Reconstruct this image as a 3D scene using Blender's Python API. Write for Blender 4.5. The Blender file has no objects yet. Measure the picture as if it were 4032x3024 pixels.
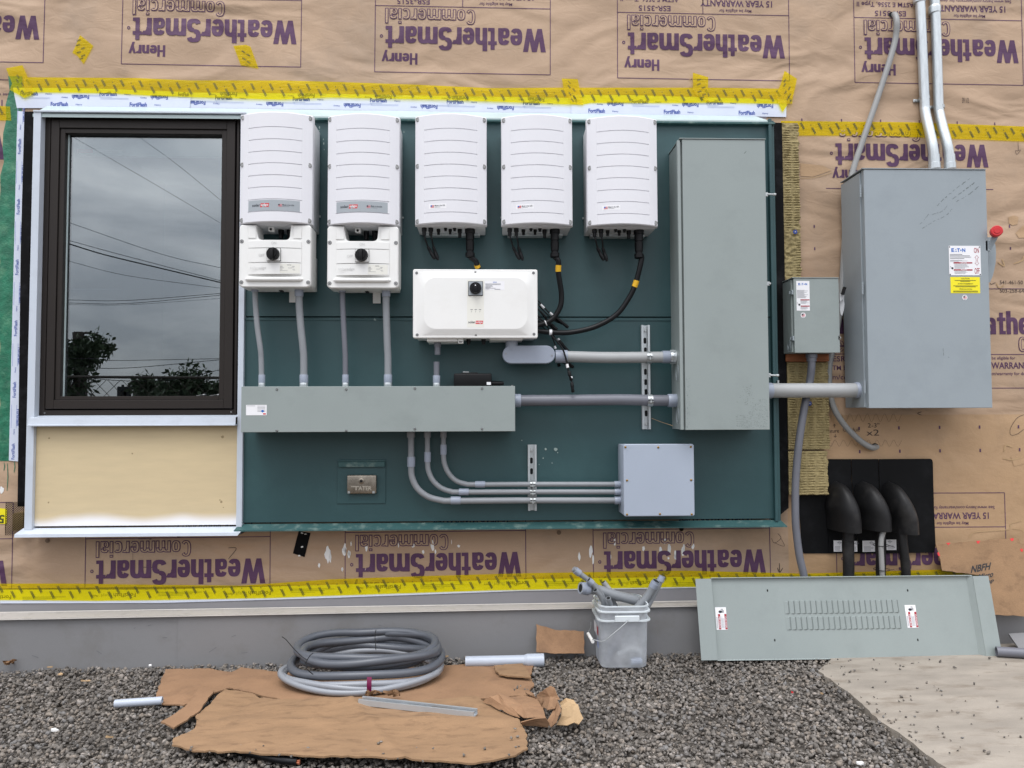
import bpy, bmesh, math, random
from math import radians, sin, cos, pi, tan
from mathutils import Vector, Matrix, noise
import numpy as np
random.seed(7)
scene = bpy.context.scene
COL = scene.collection

# ------------------------------------------------------------------ camera
CAM = Vector((0.0, -3.65, 1.14))
PITCH, YAW, ROLL = radians(2.367), radians(1.92), radians(-0.184)
FPX, CX, CY = 3028.0, 2016.0, 1512.0
FWD = Vector((sin(YAW) * cos(PITCH), cos(YAW) * cos(PITCH), sin(PITCH)))
_r0 = Vector((cos(YAW), -sin(YAW), 0))
_u0 = _r0.cross(FWD)
RT = _r0 * cos(ROLL) + _u0 * sin(ROLL)
UP = -_r0 * sin(ROLL) + _u0 * cos(ROLL)
cam_data = bpy.data.cameras.new("camera")
cam = bpy.data.objects.new("camera", cam_data)
COL.objects.link(cam)
cam_data.sensor_width = 36.0
cam_data.lens = 36.0 * FPX / 4032.0
cam_data.clip_start = 0.05
cam_data.clip_end = 500.0
cam.matrix_world = Matrix(((RT.x, UP.x, -FWD.x, CAM.x), (RT.y, UP.y, -FWD.y, CAM.y), (RT.z, UP.z, -FWD.z, CAM.z), (0, 0, 0, 1)))
scene.camera = cam

# ------------------------------------------------------------------ world: overcast sky
scene.view_settings.view_transform = 'Standard'
scene.view_settings.look = 'None'
scene.view_settings.gamma = 1.0
scene.view_settings.exposure = 0.0
scene.view_settings.use_curve_mapping = False
world = bpy.data.worlds.new("World")
scene.world = world
world.use_nodes = True
wn, wl = world.node_tree.nodes, world.node_tree.links
wn.clear()
SUN_EL, SUN_AZ = radians(62), radians(200)      # azimuth clockwise from +Y (the wall is to +Y)
sky = wn.new('ShaderNodeTexSky'); sky.sky_type = 'NISHITA'; sky.sun_disc = False
sky.sun_elevation = SUN_EL; sky.sun_rotation = SUN_AZ
bg = wn.new('ShaderNodeBackground'); bg.inputs[1].default_value = 0.10
wl.new(sky.outputs[0], bg.inputs[0])
tc = wn.new('ShaderNodeTexCoord')
mp = wn.new('ShaderNodeMapping'); mp.inputs['Scale'].default_value = (1.0, 1.0, 2.6)
wl.new(tc.outputs['Generated'], mp.inputs[0])
cn = wn.new('ShaderNodeTexNoise'); cn.inputs['Scale'].default_value = 4.2; cn.inputs['Detail'].default_value = 7; cn.inputs['Roughness'].default_value = 0.52
cn.inputs['Distortion'].default_value = 0.5
wl.new(mp.outputs[0], cn.inputs[0])
cr = wn.new('ShaderNodeValToRGB')
cr.color_ramp.elements[0].position = 0.38; cr.color_ramp.elements[0].color = (0.60, 0.62, 0.68, 1)
cr.color_ramp.elements[1].position = 0.68; cr.color_ramp.elements[1].color = (1.12, 1.11, 1.14, 1)
wl.new(cn.outputs[0], cr.inputs[0])
# overcast skies are brighter overhead than near the horizon
sx = wn.new('ShaderNodeSeparateXYZ'); wl.new(tc.outputs['Generated'], sx.inputs[0])
mr = wn.new('ShaderNodeMapRange'); mr.inputs[1].default_value = 0.0; mr.inputs[2].default_value = 0.9; mr.inputs[3].default_value = 0.85; mr.inputs[4].default_value = 3.5
wl.new(sx.outputs[2], mr.inputs[0])
bg2 = wn.new('ShaderNodeBackground')
wl.new(cr.outputs[0], bg2.inputs[0]); wl.new(mr.outputs[0], bg2.inputs[1])
mx = wn.new('ShaderNodeMixShader'); mx.inputs[0].default_value = 0.9
wl.new(bg.outputs[0], mx.inputs[1]); wl.new(bg2.outputs[0], mx.inputs[2])
wo = wn.new('ShaderNodeOutputWorld'); wl.new(mx.outputs[0], wo.inputs[0])

sl = bpy.data.lights.new("sun", 'SUN'); sl.energy = 1.35; sl.angle = radians(26); sl.color = (1.0, 0.985, 0.96)
sun = bpy.data.objects.new("sun", sl); COL.objects.link(sun)
sd = Vector((sin(SUN_AZ) * cos(SUN_EL), cos(SUN_AZ) * cos(SUN_EL), sin(SUN_EL)))
sun.rotation_euler = sd.to_track_quat('Z', 'Y').to_euler(); sun.location = sd * 30

# ------------------------------------------------------------------ photograph -> world
def crop(x0, y0, s):
    return lambda x, y: (x0 + x / s, y0 + y / s)
A = crop(0, 0, 1.58); B = crop(1300, 0, 1.58); C = crop(2632, 0, 1.58); D = crop(0, 1000, 1.3829)
E = crop(1300, 1000, 1.58); F = crop(2632, 1000, 1.58); G = crop(0, 2024, 1.58); H = crop(1300, 2024, 1.58); I = crop(2632, 2024, 1.58)
J = crop(900, 860, 2.962); K = crop(1580, 860, 2.962); L = crop(2000, 1150, 2.962); M = crop(900, 400, 2.962); N = crop(3050, 1050, 4.1475)
O = crop(3650, 850, 4.1475); PB = crop(2200, 2180, 3.4568); Q = crop(1100, 2440, 3.3515); R = crop(1900, 2560, 4.8795); T = crop(3240, 1780, 3.19)

def ray(p):
    return RT * ((p[0] - CX) / FPX) + UP * ((CY - p[1]) / FPX) + FWD
def S(p, Y):                       # the point seen at p that stands on the vertical plane y = Y
    d = ray(p); return CAM + d * ((Y - CAM.y) / d.y)
def gz(x):                         # the ground rises a little to the right
    return 0.012 * max(-3.0, min(3.0, x)) - 0.005
def SG(p, z=0.0):                  # the point seen at p on the ground (z above it)
    d = ray(p); g = z
    for _ in range(3):
        q = CAM + d * ((g - CAM.z) / d.z); g = gz(q.x) + z
    return q
def SP(p, o, n):
    d = ray(p); return CAM + d * ((o - CAM).dot(n) / d.dot(n))
def PX(L_, Y): return [S(p, Y) for p in L_]
def rect(p0, p1, Y):               # upper-left and lower-right corners in the photograph
    a, b = S(p0, Y), S(p1, Y); return min(a.x, b.x), max(a.x, b.x), min(a.z, b.z), max(a.z, b.z)
def srgb(r, g, b):
    f = lambda c: (c / 255 / 12.92) if c / 255 <= 0.04045 else ((c / 255 + 0.055) / 1.055) ** 2.4
    return (f(r), f(g), f(b), 1.0)

# ------------------------------------------------------------------ materials
MATS = {}
def mat(name, col, rough=0.6, metal=0.0, var=0.06, vscale=6.0, bump=0.0, bscale=60.0, fine=0.0, spec=0.5, dirt=None, dirt_amt=0.0, dscale=9.0, stretch=None, coat=0.0, wrinkle=0.0):
    if name in MATS: return MATS[name]
    m = bpy.data.materials.new(name); m.use_nodes = True
    nt = m.node_tree; n, l = nt.nodes, nt.links
    b = n['Principled BSDF']
    b.inputs['Roughness'].default_value = rough; b.inputs['Metallic'].default_value = metal
    b.inputs['Specular IOR Level'].default_value = spec; b.inputs['Coat Weight'].default_value = coat
    g = n.new('ShaderNodeNewGeometry'); src = g.outputs['Position']
    if stretch:
        mpp = n.new('ShaderNodeMapping'); mpp.inputs['Scale'].default_value = stretch; l.new(src, mpp.inputs[0]); src = mpp.outputs[0]
    def nz(sc, det=4, ro=0.55, vec=None):
        t = n.new('ShaderNodeTexNoise'); t.inputs['Scale'].default_value = sc; t.inputs['Detail'].default_value = det; t.inputs['Roughness'].default_value = ro
        l.new(vec or src, t.inputs[0]); return t.outputs[0]
    c1 = n.new('ShaderNodeMix'); c1.data_type = 'RGBA'
    c1.inputs['A'].default_value = tuple(c * (1 - var) for c in col[:3]) + (1,)
    c1.inputs['B'].default_value = tuple(min(1, c * (1 + var)) for c in col[:3]) + (1,)
    mrr = n.new('ShaderNodeMapRange'); mrr.inputs[1].default_value = 0.3; mrr.inputs[2].default_value = 0.7
    l.new(nz(vscale), mrr.inputs[0]); l.new(mrr.outputs[0], c1.inputs['Factor'])
    outc = c1.outputs['Result']
    if fine:
        c2 = n.new('ShaderNodeMix'); c2.data_type = 'RGBA'; c2.blend_type = 'MULTIPLY'
        c2.inputs['Factor'].default_value = 1.0
        r2 = n.new('ShaderNodeMapRange'); r2.inputs[1].default_value = 0.3; r2.inputs[2].default_value = 0.7; r2.inputs[3].default_value = 1 - fine; r2.inputs[4].default_value = 1 + fine
        l.new(nz(220, 2), r2.inputs[0])
        l.new(outc, c2.inputs['A']); l.new(r2.outputs[0], c2.inputs['B']); outc = c2.outputs['Result']
    if dirt:
        c3 = n.new('ShaderNodeMix'); c3.data_type = 'RGBA'; c3.inputs['B'].default_value = dirt
        r3 = n.new('ShaderNodeMapRange'); r3.inputs[1].default_value = 0.52; r3.inputs[2].default_value = 0.75; r3.inputs[3].default_value = 0; r3.inputs[4].default_value = dirt_amt
        l.new(nz(dscale, 8, 0.65), r3.inputs[0]); l.new(r3.outputs[0], c3.inputs['Factor'])
        l.new(outc, c3.inputs['A']); outc = c3.outputs['Result']
    l.new(outc, b.inputs['Base Color'])
    rr = n.new('ShaderNodeMapRange'); rr.inputs[3].default_value = max(0.02, rough - 0.07); rr.inputs[4].default_value = min(1, rough + 0.07)
    l.new(nz(vscale * 3), rr.inputs[0]); l.new(rr.outputs[0], b.inputs['Roughness'])
    nrm = None
    if wrinkle:
        # big soft folds of a sheet stapled to the wall
        mw = n.new('ShaderNodeMapping'); mw.inputs['Rotation'].default_value = (0, radians(-32), 0); mw.inputs['Scale'].default_value = (1.0, 1, 2.1)
        l.new(g.outputs['Position'], mw.inputs[0])
        t = n.new('ShaderNodeTexNoise'); t.inputs['Scale'].default_value = 1.7; t.inputs['Detail'].default_value = 2; t.inputs['Roughness'].default_value = 0.45; t.inputs['Distortion'].default_value = 0.9
        l.new(mw.outputs[0], t.inputs[0])
        bw = n.new('ShaderNodeBump'); bw.inputs['Strength'].default_value = 1.0; bw.inputs['Distance'].default_value = wrinkle
        l.new(t.outputs[0], bw.inputs['Height']); nrm = bw.outputs[0]
        t2 = n.new('ShaderNodeTexNoise'); t2.inputs['Scale'].default_value = 9; t2.inputs['Detail'].default_value = 2; t2.inputs['Distortion'].default_value = 1.5
        l.new(mw.outputs[0], t2.inputs[0])
        bw2 = n.new('ShaderNodeBump'); bw2.inputs['Strength'].default_value = 1.0; bw2.inputs['Distance'].default_value = wrinkle * 0.045
        l.new(t2.outputs[0], bw2.inputs['Height']); l.new(nrm, bw2.inputs['Normal']); nrm = bw2.outputs[0]
    if bump:
        bp = n.new('ShaderNodeBump'); bp.inputs['Strength'].default_value = 1.0; bp.inputs['Distance'].default_value = bump
        l.new(nz(bscale, 5, 0.6), bp.inputs['Height'])
        if nrm: l.new(nrm, bp.inputs['Normal'])
        nrm = bp.outputs[0]
    if nrm: l.new(nrm, b.inputs['Normal'])
    MATS[name] = m
    return m

WRK = 0.052
m_wrap = mat('wrap_paper', srgb(174, 148, 123), 0.62, var=0.09, vscale=2.2, fine=0.03, dirt=srgb(134, 122, 108), dirt_amt=0.55, dscale=1.6, wrinkle=WRK, spec=0.35)
m_wrapc = mat('wrap_paper_crinkled', srgb(172, 142, 109), 0.55, var=0.08, vscale=3.5, fine=0.03, dirt=srgb(146, 122, 96), dirt_amt=0.5, dscale=5.0, wrinkle=WRK * 0.55, bump=0.003, bscale=14, spec=0.4)
m_ink = mat('purple_ink', srgb(84, 56, 84), 0.6, var=0.12, fine=0.06, wrinkle=WRK, spec=0.3)
m_pen = mat('marker_pen', srgb(70, 58, 52), 0.7, var=0.2)
m_black_pen = mat('black_marker', srgb(25, 25, 28), 0.6)
m_fort = mat('flashing_tape_white', srgb(206, 213, 228), 0.35, var=0.03, bump=0.002, bscale=12)
m_blue = mat('blue_ink', srgb(62, 84, 160), 0.5)
m_blueL = mat('pale_blue_ink', srgb(150, 165, 205), 0.5)
m_teal = mat('teal_paint', srgb(40, 72, 75), 0.45, var=0.07, vscale=3, bump=0.0004, bscale=90, fine=0.03, dirt=srgb(58, 90, 92), dirt_amt=0.4, dscale=3)
m_teal_edge = mat('teal_trim_paint', srgb(48, 84, 84), 0.45, var=0.08, dirt=srgb(160, 175, 165), dirt_amt=0.5, dscale=22)
m_lip = mat('pale_flashing_metal', srgb(176, 192, 192), 0.4, var=0.04)
m_whitealu = mat('white_aluminium', srgb(190, 198, 208), 0.35, var=0.03, dirt=srgb(165, 170, 178), dirt_amt=0.3, dscale=14)
m_bronze = mat('bronze_aluminium', srgb(40, 35, 32), 0.45, spec=0.25, var=0.05, fine=0.03)
m_gap = mat('dark_gasket', srgb(10, 10, 10), 0.8, spec=0.1)
m_blackstrip = mat('black_membrane', srgb(9, 9, 11), 0.7, spec=0.12, var=0.2, dirt=srgb(60, 60, 64), dirt_amt=0.3, dscale=12)
m_inv = mat('white_powder_coat', srgb(219, 219, 223), 0.5, var=0.012, fine=0.012, dirt=srgb(185, 184, 182), dirt_amt=0.12, dscale=6)
m_invside = mat('pale_grey_casting', srgb(196, 198, 200), 0.5, var=0.03)
m_sw = mat('white_plastic', srgb(228, 228, 225), 0.38, var=0.012, dirt=srgb(200, 196, 188), dirt_amt=0.2, dscale=7)
m_blackp = mat('black_plastic', srgb(13, 13, 15), 0.42, spec=0.25, var=0.1)
m_blackr = mat('black_rubber_cable', srgb(12, 13, 16), 0.42, spec=0.3, var=0.1)
m_foam = mat('black_rubber_hood', srgb(24, 24, 25), 0.5, spec=0.3, var=0.12, dirt=srgb(70, 68, 66), dirt_amt=0.45, dscale=8)
m_foam2 = mat('black_sheet', srgb(10, 11, 13), 0.6, spec=0.15, var=0.15, dirt=srgb(46, 47, 50), dirt_amt=0.3, dscale=8)
m_label = mat('grey_label', srgb(156, 163, 168), 0.4, var=0.02)
m_paper = mat('white_label', srgb(232, 232, 234), 0.4, var=0.02)
m_cream = mat('cream_label', srgb(224, 223, 214), 0.4, var=0.02)
m_txt = mat('dark_lettering', srgb(38, 42, 52), 0.5)
m_txtg = mat('grey_lettering', srgb(120, 122, 128), 0.5)
m_red = mat('red_print', srgb(205, 40, 42), 0.45)
m_dred = mat('dark_red_print', srgb(160, 28, 44), 0.45)
m_pink = mat('pink_print', srgb(222, 130, 138), 0.45)
m_eblue = mat('bright_blue_print', srgb(20, 98, 185), 0.4)
m_ylab = mat('yellow_label', srgb(236, 222, 22), 0.45, var=0.02)
m_ytape = mat('yellow_marking_tape', srgb(226, 176, 34), 0.5)
m_grey = mat('grey_enamel', srgb(140, 149, 147), 0.45, var=0.02, fine=0.02, bump=0.0002, bscale=150, dirt=srgb(116, 125, 122), dirt_amt=0.3, dscale=5)
m_grey2 = mat('blue_grey_enamel', srgb(143, 152, 157), 0.42, var=0.02, fine=0.02, bump=0.0002, bscale=150, dirt=srgb(120, 129, 134), dirt_amt=0.3, dscale=5)
m_greyd = mat('grey_enamel_scuff', srgb(92, 100, 98), 0.6)
m_jbox = mat('pale_blue_plastic_box', srgb(160, 170, 184), 0.42, var=0.02, fine=0.02)
m_pvc = mat('grey_conduit', srgb(134, 138, 142), 0.42, var=0.05, dirt=srgb(108, 110, 112), dirt_amt=0.4, dscale=11)
m_pvcd = mat('dark_grey_conduit', srgb(106, 108, 116), 0.36, var=0.05, dirt=srgb(86, 88, 94), dirt_amt=0.3, dscale=11)
m_pvcl = mat('pale_grey_conduit', srgb(158, 160, 160), 0.42, var=0.05, dirt=srgb(128, 130, 130), dirt_amt=0.3, dscale=11)
m_coup = mat('blue_grey_coupling', srgb(146, 154, 168), 0.34, var=0.03)
m_zinc = mat('zinc_plated_steel', srgb(184, 188, 188), 0.36, 0.75, var=0.12, vscale=30, dirt=srgb(120, 122, 120), dirt_amt=0.4, dscale=20)
m_galv = mat('galvanised_steel', srgb(194, 200, 202), 0.36, 0.6, var=0.08, vscale=14, dirt=srgb(146, 152, 154), dirt_amt=0.4, dscale=16, stretch=(6, 6, 1))
m_hole = mat('dark_hole', srgb(14, 18, 20), 0.9)
m_screw = mat('screw_steel', srgb(150, 150, 150), 0.3, 0.9)
m_brass = mat('brass', srgb(150, 118, 60), 0.35, 0.9)
m_steel = mat('worn_nickel', srgb(150, 142, 130), 0.28, 0.9, var=0.2, vscale=25, dirt=srgb(84, 74, 62), dirt_amt=0.4, dscale=18)
m_red3 = mat('red_plastic', srgb(190, 30, 36), 0.4)
m_tan = mat('tan_primed_board', srgb(200, 182, 146), 0.7, var=0.04, fine=0.04, dirt=srgb(208, 190, 150), dirt_amt=0.4, dscale=2.5, stretch=(1, 1, 6))
m_found = mat('grey_foundation_sheet', srgb(124, 124, 125), 0.6, var=0.05, vscale=1.6, fine=0.02, dirt=srgb(106, 103, 98), dirt_amt=0.6, dscale=4.0, bump=0.0006, bscale=30)
m_found2 = mat('grey_membrane', srgb(132, 131, 134), 0.6, var=0.05, vscale=3, dirt=srgb(116, 118, 122), dirt_amt=0.3, dscale=5)
m_ledge = mat('beige_metal_ledge', srgb(172, 167, 162), 0.5, var=0.04, dirt=srgb(126, 118, 108), dirt_amt=0.4, dscale=18)
m_cream_edge = mat('cream_edge', srgb(214, 210, 202), 0.5)
m_whiteb = mat('white_edge', srgb(222, 228, 236), 0.45)
m_card = mat('cardboard', srgb(140, 111, 82), 0.88, var=0.10, vscale=9, fine=0.09, dirt=srgb(96, 72, 52), dirt_amt=0.75, dscale=12, bump=0.0028, bscale=16, stretch=(1, 2.6, 1))
m_card2 = mat('cardboard_dirty', srgb(142, 110, 82), 0.88, var=0.12, vscale=5, fine=0.06, dirt=srgb(96, 72, 54), dirt_amt=0.7, dscale=6, bump=0.006, bscale=10)
m_cardedge = mat('cardboard_pale', srgb(176, 148, 112), 0.85, var=0.12, vscale=9, dirt=srgb(120, 92, 62), dirt_amt=0.6, dscale=9, bump=0.0015, bscale=30)
m_wool = mat('mineral_wool', srgb(148, 134, 95), 0.95, var=0.16, vscale=30, fine=0.12, dirt=srgb(110, 98, 62), dirt_amt=0.5, dscale=22, bump=0.004, bscale=70)
m_wood = mat('pine_wood', srgb(168, 142, 96), 0.7, var=0.12, vscale=12, stretch=(1, 1, 9))
m_woodo = mat('cedar_wood', srgb(142, 84, 48), 0.7, var=0.2, vscale=12, stretch=(1, 1, 9))
m_green = mat('green_liquid_flashing', srgb(26, 106, 78), 0.4, var=0.3, vscale=18, bump=0.006, bscale=30, dirt=srgb(96, 150, 116), dirt_amt=0.7, dscale=16)
m_paint = mat('white_splatter', srgb(228, 228, 226), 0.5)
m_cloud = mat('dark_room_paint', srgb(70, 70, 70), 0.8)
m_shade = mat('pale_roller_shade', srgb(190, 198, 200), 0.8)
m_leaf = mat('dark_foliage', (0.05, 0.075, 0.04, 1), 0.7, var=0.5, vscale=2)
m_bark = mat('bark', (0.03, 0.025, 0.02, 1), 0.9)
m_maroon = mat('maroon_tape', srgb(112, 26, 70), 0.4)
m_copper = mat('copper_strands', srgb(190, 120, 90), 0.35, 0.8)
m_leafd = mat('dry_leaf', srgb(120, 90, 62), 0.8, var=0.3, vscale=40)

def mat_tape():
    m = bpy.data.materials.new('translucent_yellow_tape'); m.use_nodes = True
    n, l = m.node_tree.nodes, m.node_tree.links
    b = n['Principled BSDF']; b.inputs['Base Color'].default_value = srgb(238, 214, 36); b.inputs['Roughness'].default_value = 0.32
    g = n.new('ShaderNodeNewGeometry')
    t = n.new('ShaderNodeTexNoise'); t.inputs['Scale'].default_value = 16; t.inputs['Detail'].default_value = 3; t.inputs['Distortion'].default_value = 2
    mpp = n.new('ShaderNodeMapping'); mpp.inputs['Scale'].default_value = (0.5, 1, 2.6); l.new(g.outputs['Position'], mpp.inputs[0]); l.new(mpp.outputs[0], t.inputs[0])
    bp = n.new('ShaderNodeBump'); bp.inputs['Distance'].default_value = 0.0035; l.new(t.outputs[0], bp.inputs['Height']); l.new(bp.outputs[0], b.inputs['Normal'])
    tr = n.new('ShaderNodeBsdfTransparent'); tr.inputs[0].default_value = (1.0, 0.93, 0.05, 1)
    mxx = n.new('ShaderNodeMixShader'); mxx.inputs[0].default_value = 0.28
    l.new(tr.outputs[0], mxx.inputs[1]); l.new(b.outputs[0], mxx.inputs[2])
    l.new(mxx.outputs[0], n['Material Output'].inputs['Surface']); return m
m_ytr = mat_tape()
m_tapeink = mat('olive_tape_ink', srgb(66, 72, 26), 0.5)

def mat_bucket():
    m = bpy.data.materials.new('translucent_polythene'); m.use_nodes = True
    n, l = m.node_tree.nodes, m.node_tree.links
    b = n['Principled BSDF']; b.inputs['Base Color'].default_value = srgb(228, 232, 236); b.inputs['Roughness'].default_value = 0.4
    tl = n.new('ShaderNodeBsdfTranslucent'); tl.inputs[0].default_value = srgb(236, 240, 245)
    tr = n.new('ShaderNodeBsdfTransparent'); tr.inputs[0].default_value = (0.95, 0.97, 1.0, 1)
    a = n.new('ShaderNodeMixShader'); a.inputs[0].default_value = 0.45; l.new(b.outputs[0], a.inputs[1]); l.new(tl.outputs[0], a.inputs[2])
    c = n.new('ShaderNodeMixShader')
    g = n.new('ShaderNodeNewGeometry'); t = n.new('ShaderNodeTexNoise'); t.inputs['Scale'].default_value = 14; t.inputs['Detail'].default_value = 4; l.new(g.outputs['Position'], t.inputs[0])
    r_ = n.new('ShaderNodeMapRange'); r_.inputs[1].default_value = 0.3; r_.inputs[2].default_value = 0.7; r_.inputs[3].default_value = 0.36; r_.inputs[4].default_value = 0.6; l.new(t.outputs[0], r_.inputs[0])
    l.new(r_.outputs[0], c.inputs[0]); l.new(a.outputs[0], c.inputs[1]); l.new(tr.outputs[0], c.inputs[2])
    l.new(c.outputs[0], n['Material Output'].inputs['Surface']); return m
m_bucket = mat_bucket()

def mat_glass():
    m = bpy.data.materials.new('window_glass'); m.use_nodes = True
    n, l = m.node_tree.nodes, m.node_tree.links; n.remove(n['Principled BSDF'])
    gl = n.new('ShaderNodeBsdfGlossy'); gl.inputs['Color'].default_value = (0.92, 0.97, 1.0, 1); gl.inputs['Roughness'].default_value = 0.0
    tr = n.new('ShaderNodeBsdfTransparent'); tr.inputs[0].default_value = (0.62, 0.68, 0.68, 1)
    mxx = n.new('ShaderNodeMixShader'); mxx.inputs[0].default_value = 0.23
    l.new(tr.outputs[0], mxx.inputs[1]); l.new(gl.outputs[0], mxx.inputs[2]); l.new(mxx.outputs[0], n['Material Output'].inputs['Surface']); return m
m_glass = mat_glass()

def mat_gravel():
    m = bpy.data.materials.new('crushed_basalt'); m.use_nodes = True
    n, l = m.node_tree.nodes, m.node_tree.links; b = n['Principled BSDF']; b.inputs['Roughness'].default_value = 0.85
    g = n.new('ShaderNodeNewGeometry'); cr_ = n.new('ShaderNodeValToRGB'); e = cr_.color_ramp.elements
    e[0].position = 0; e[0].color = srgb(90, 85, 80); e[1].position = 1; e[1].color = srgb(156, 147, 138)
    for p_, c_ in ((0.25, srgb(107, 102, 96)), (0.5, srgb(121, 115, 108)), (0.72, srgb(130, 120, 109)), (0.86, srgb(117, 115, 113))):
        x = e.new(p_); x.color = c_
    l.new(g.outputs['Random Per Island'], cr_.inputs[0])
    t = n.new('ShaderNodeTexNoise'); t.inputs['Scale'].default_value = 130; t.inputs['Detail'].default_value = 4; l.new(g.outputs['Position'], t.inputs[0])
    r_ = n.new('ShaderNodeMapRange'); r_.inputs[1].default_value = 0.3; r_.inputs[2].default_value = 0.7; r_.inputs[3].default_value = 0.75; r_.inputs[4].default_value = 1.2; l.new(t.outputs[0], r_.inputs[0])
    t3 = n.new('ShaderNodeTexNoise'); t3.inputs['Scale'].default_value = 2.2; t3.inputs['Detail'].default_value = 3; l.new(g.outputs['Position'], t3.inputs[0])
    r3 = n.new('ShaderNodeMapRange'); r3.inputs[1].default_value = 0.35; r3.inputs[2].default_value = 0.6; r3.inputs[3].default_value = 0.7; r3.inputs[4].default_value = 1.06; l.new(t3.outputs[0], r3.inputs[0])
    mm = n.new('ShaderNodeMath'); mm.operation = 'MULTIPLY'; l.new(r_.outputs[0], mm.inputs[0]); l.new(r3.outputs[0], mm.inputs[1])
    c_ = n.new('ShaderNodeMix'); c_.data_type = 'RGBA'; c_.blend_type = 'MULTIPLY'; c_.inputs['Factor'].default_value = 1
    l.new(cr_.outputs[0], c_.inputs['A']); l.new(mm.outputs[0], c_.inputs['B']); l.new(c_.outputs['Result'], b.inputs['Base Color'])
    bp = n.new('ShaderNodeBump'); bp.inputs['Distance'].default_value = 0.002; l.new(t.outputs[0], bp.inputs['Height']); l.new(bp.outputs[0], b.inputs['Normal'])
    return m
m_gravel = mat_gravel()
m_dirt = mat('dark_grit', srgb(100, 94, 87), 0.95, var=0.3, vscale=40, bump=0.01, bscale=60)
m_conc = mat('dusty_concrete', srgb(146, 138, 127), 0.9, var=0.17, vscale=4, fine=0.08, dirt=srgb(112, 100, 86), dirt_amt=0.9, dscale=6, bump=0.001, bscale=40, stretch=(1, 2.6, 1))

# ------------------------------------------------------------------ mesh building
FONT = None
_tcache = {}
def text_geo(s, bold=0.0, outline=0.0, spacing=1.0):
    key = (s, bold, outline, spacing)
    if key in _tcache: return _tcache[key]
    cu = bpy.data.curves.new('t', 'FONT'); cu.body = s; cu.size = 1.0; cu.resolution_u = 3
    cu.space_character = spacing
    if outline:
        cu.fill_mode = 'NONE' if hasattr(cu, 'fill_mode') else 'FULL'
        cu.offset = bold; cu.bevel_depth = outline; cu.bevel_resolution = 0
    else:
        cu.offset = bold
    o = bpy.data.objects.new('t', cu); COL.objects.link(o)
    dg = bpy.context.evaluated_depsgraph_get(); dg.update()
    me = bpy.data.meshes.new_from_object(o.evaluated_get(dg))
    v = np.array([x.co[:] for x in me.vertices]) if len(me.vertices) else np.zeros((0, 3))
    f = [tuple(p.vertices) for p in me.polygons]
    bpy.data.objects.remove(o); bpy.data.meshes.remove(me); bpy.data.curves.remove(cu)
    if len(v):
        lo, hi = v.min(0), v.max(0); v[:, 0] = (v[:, 0] - lo[0]) / (hi[0] - lo[0]); v[:, 1] = (v[:, 1] - lo[1]) / (hi[1] - lo[1])
        v[:, 2] = v[:, 2] if outline else 0
    _tcache[key] = (v, f); return v, f

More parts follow.
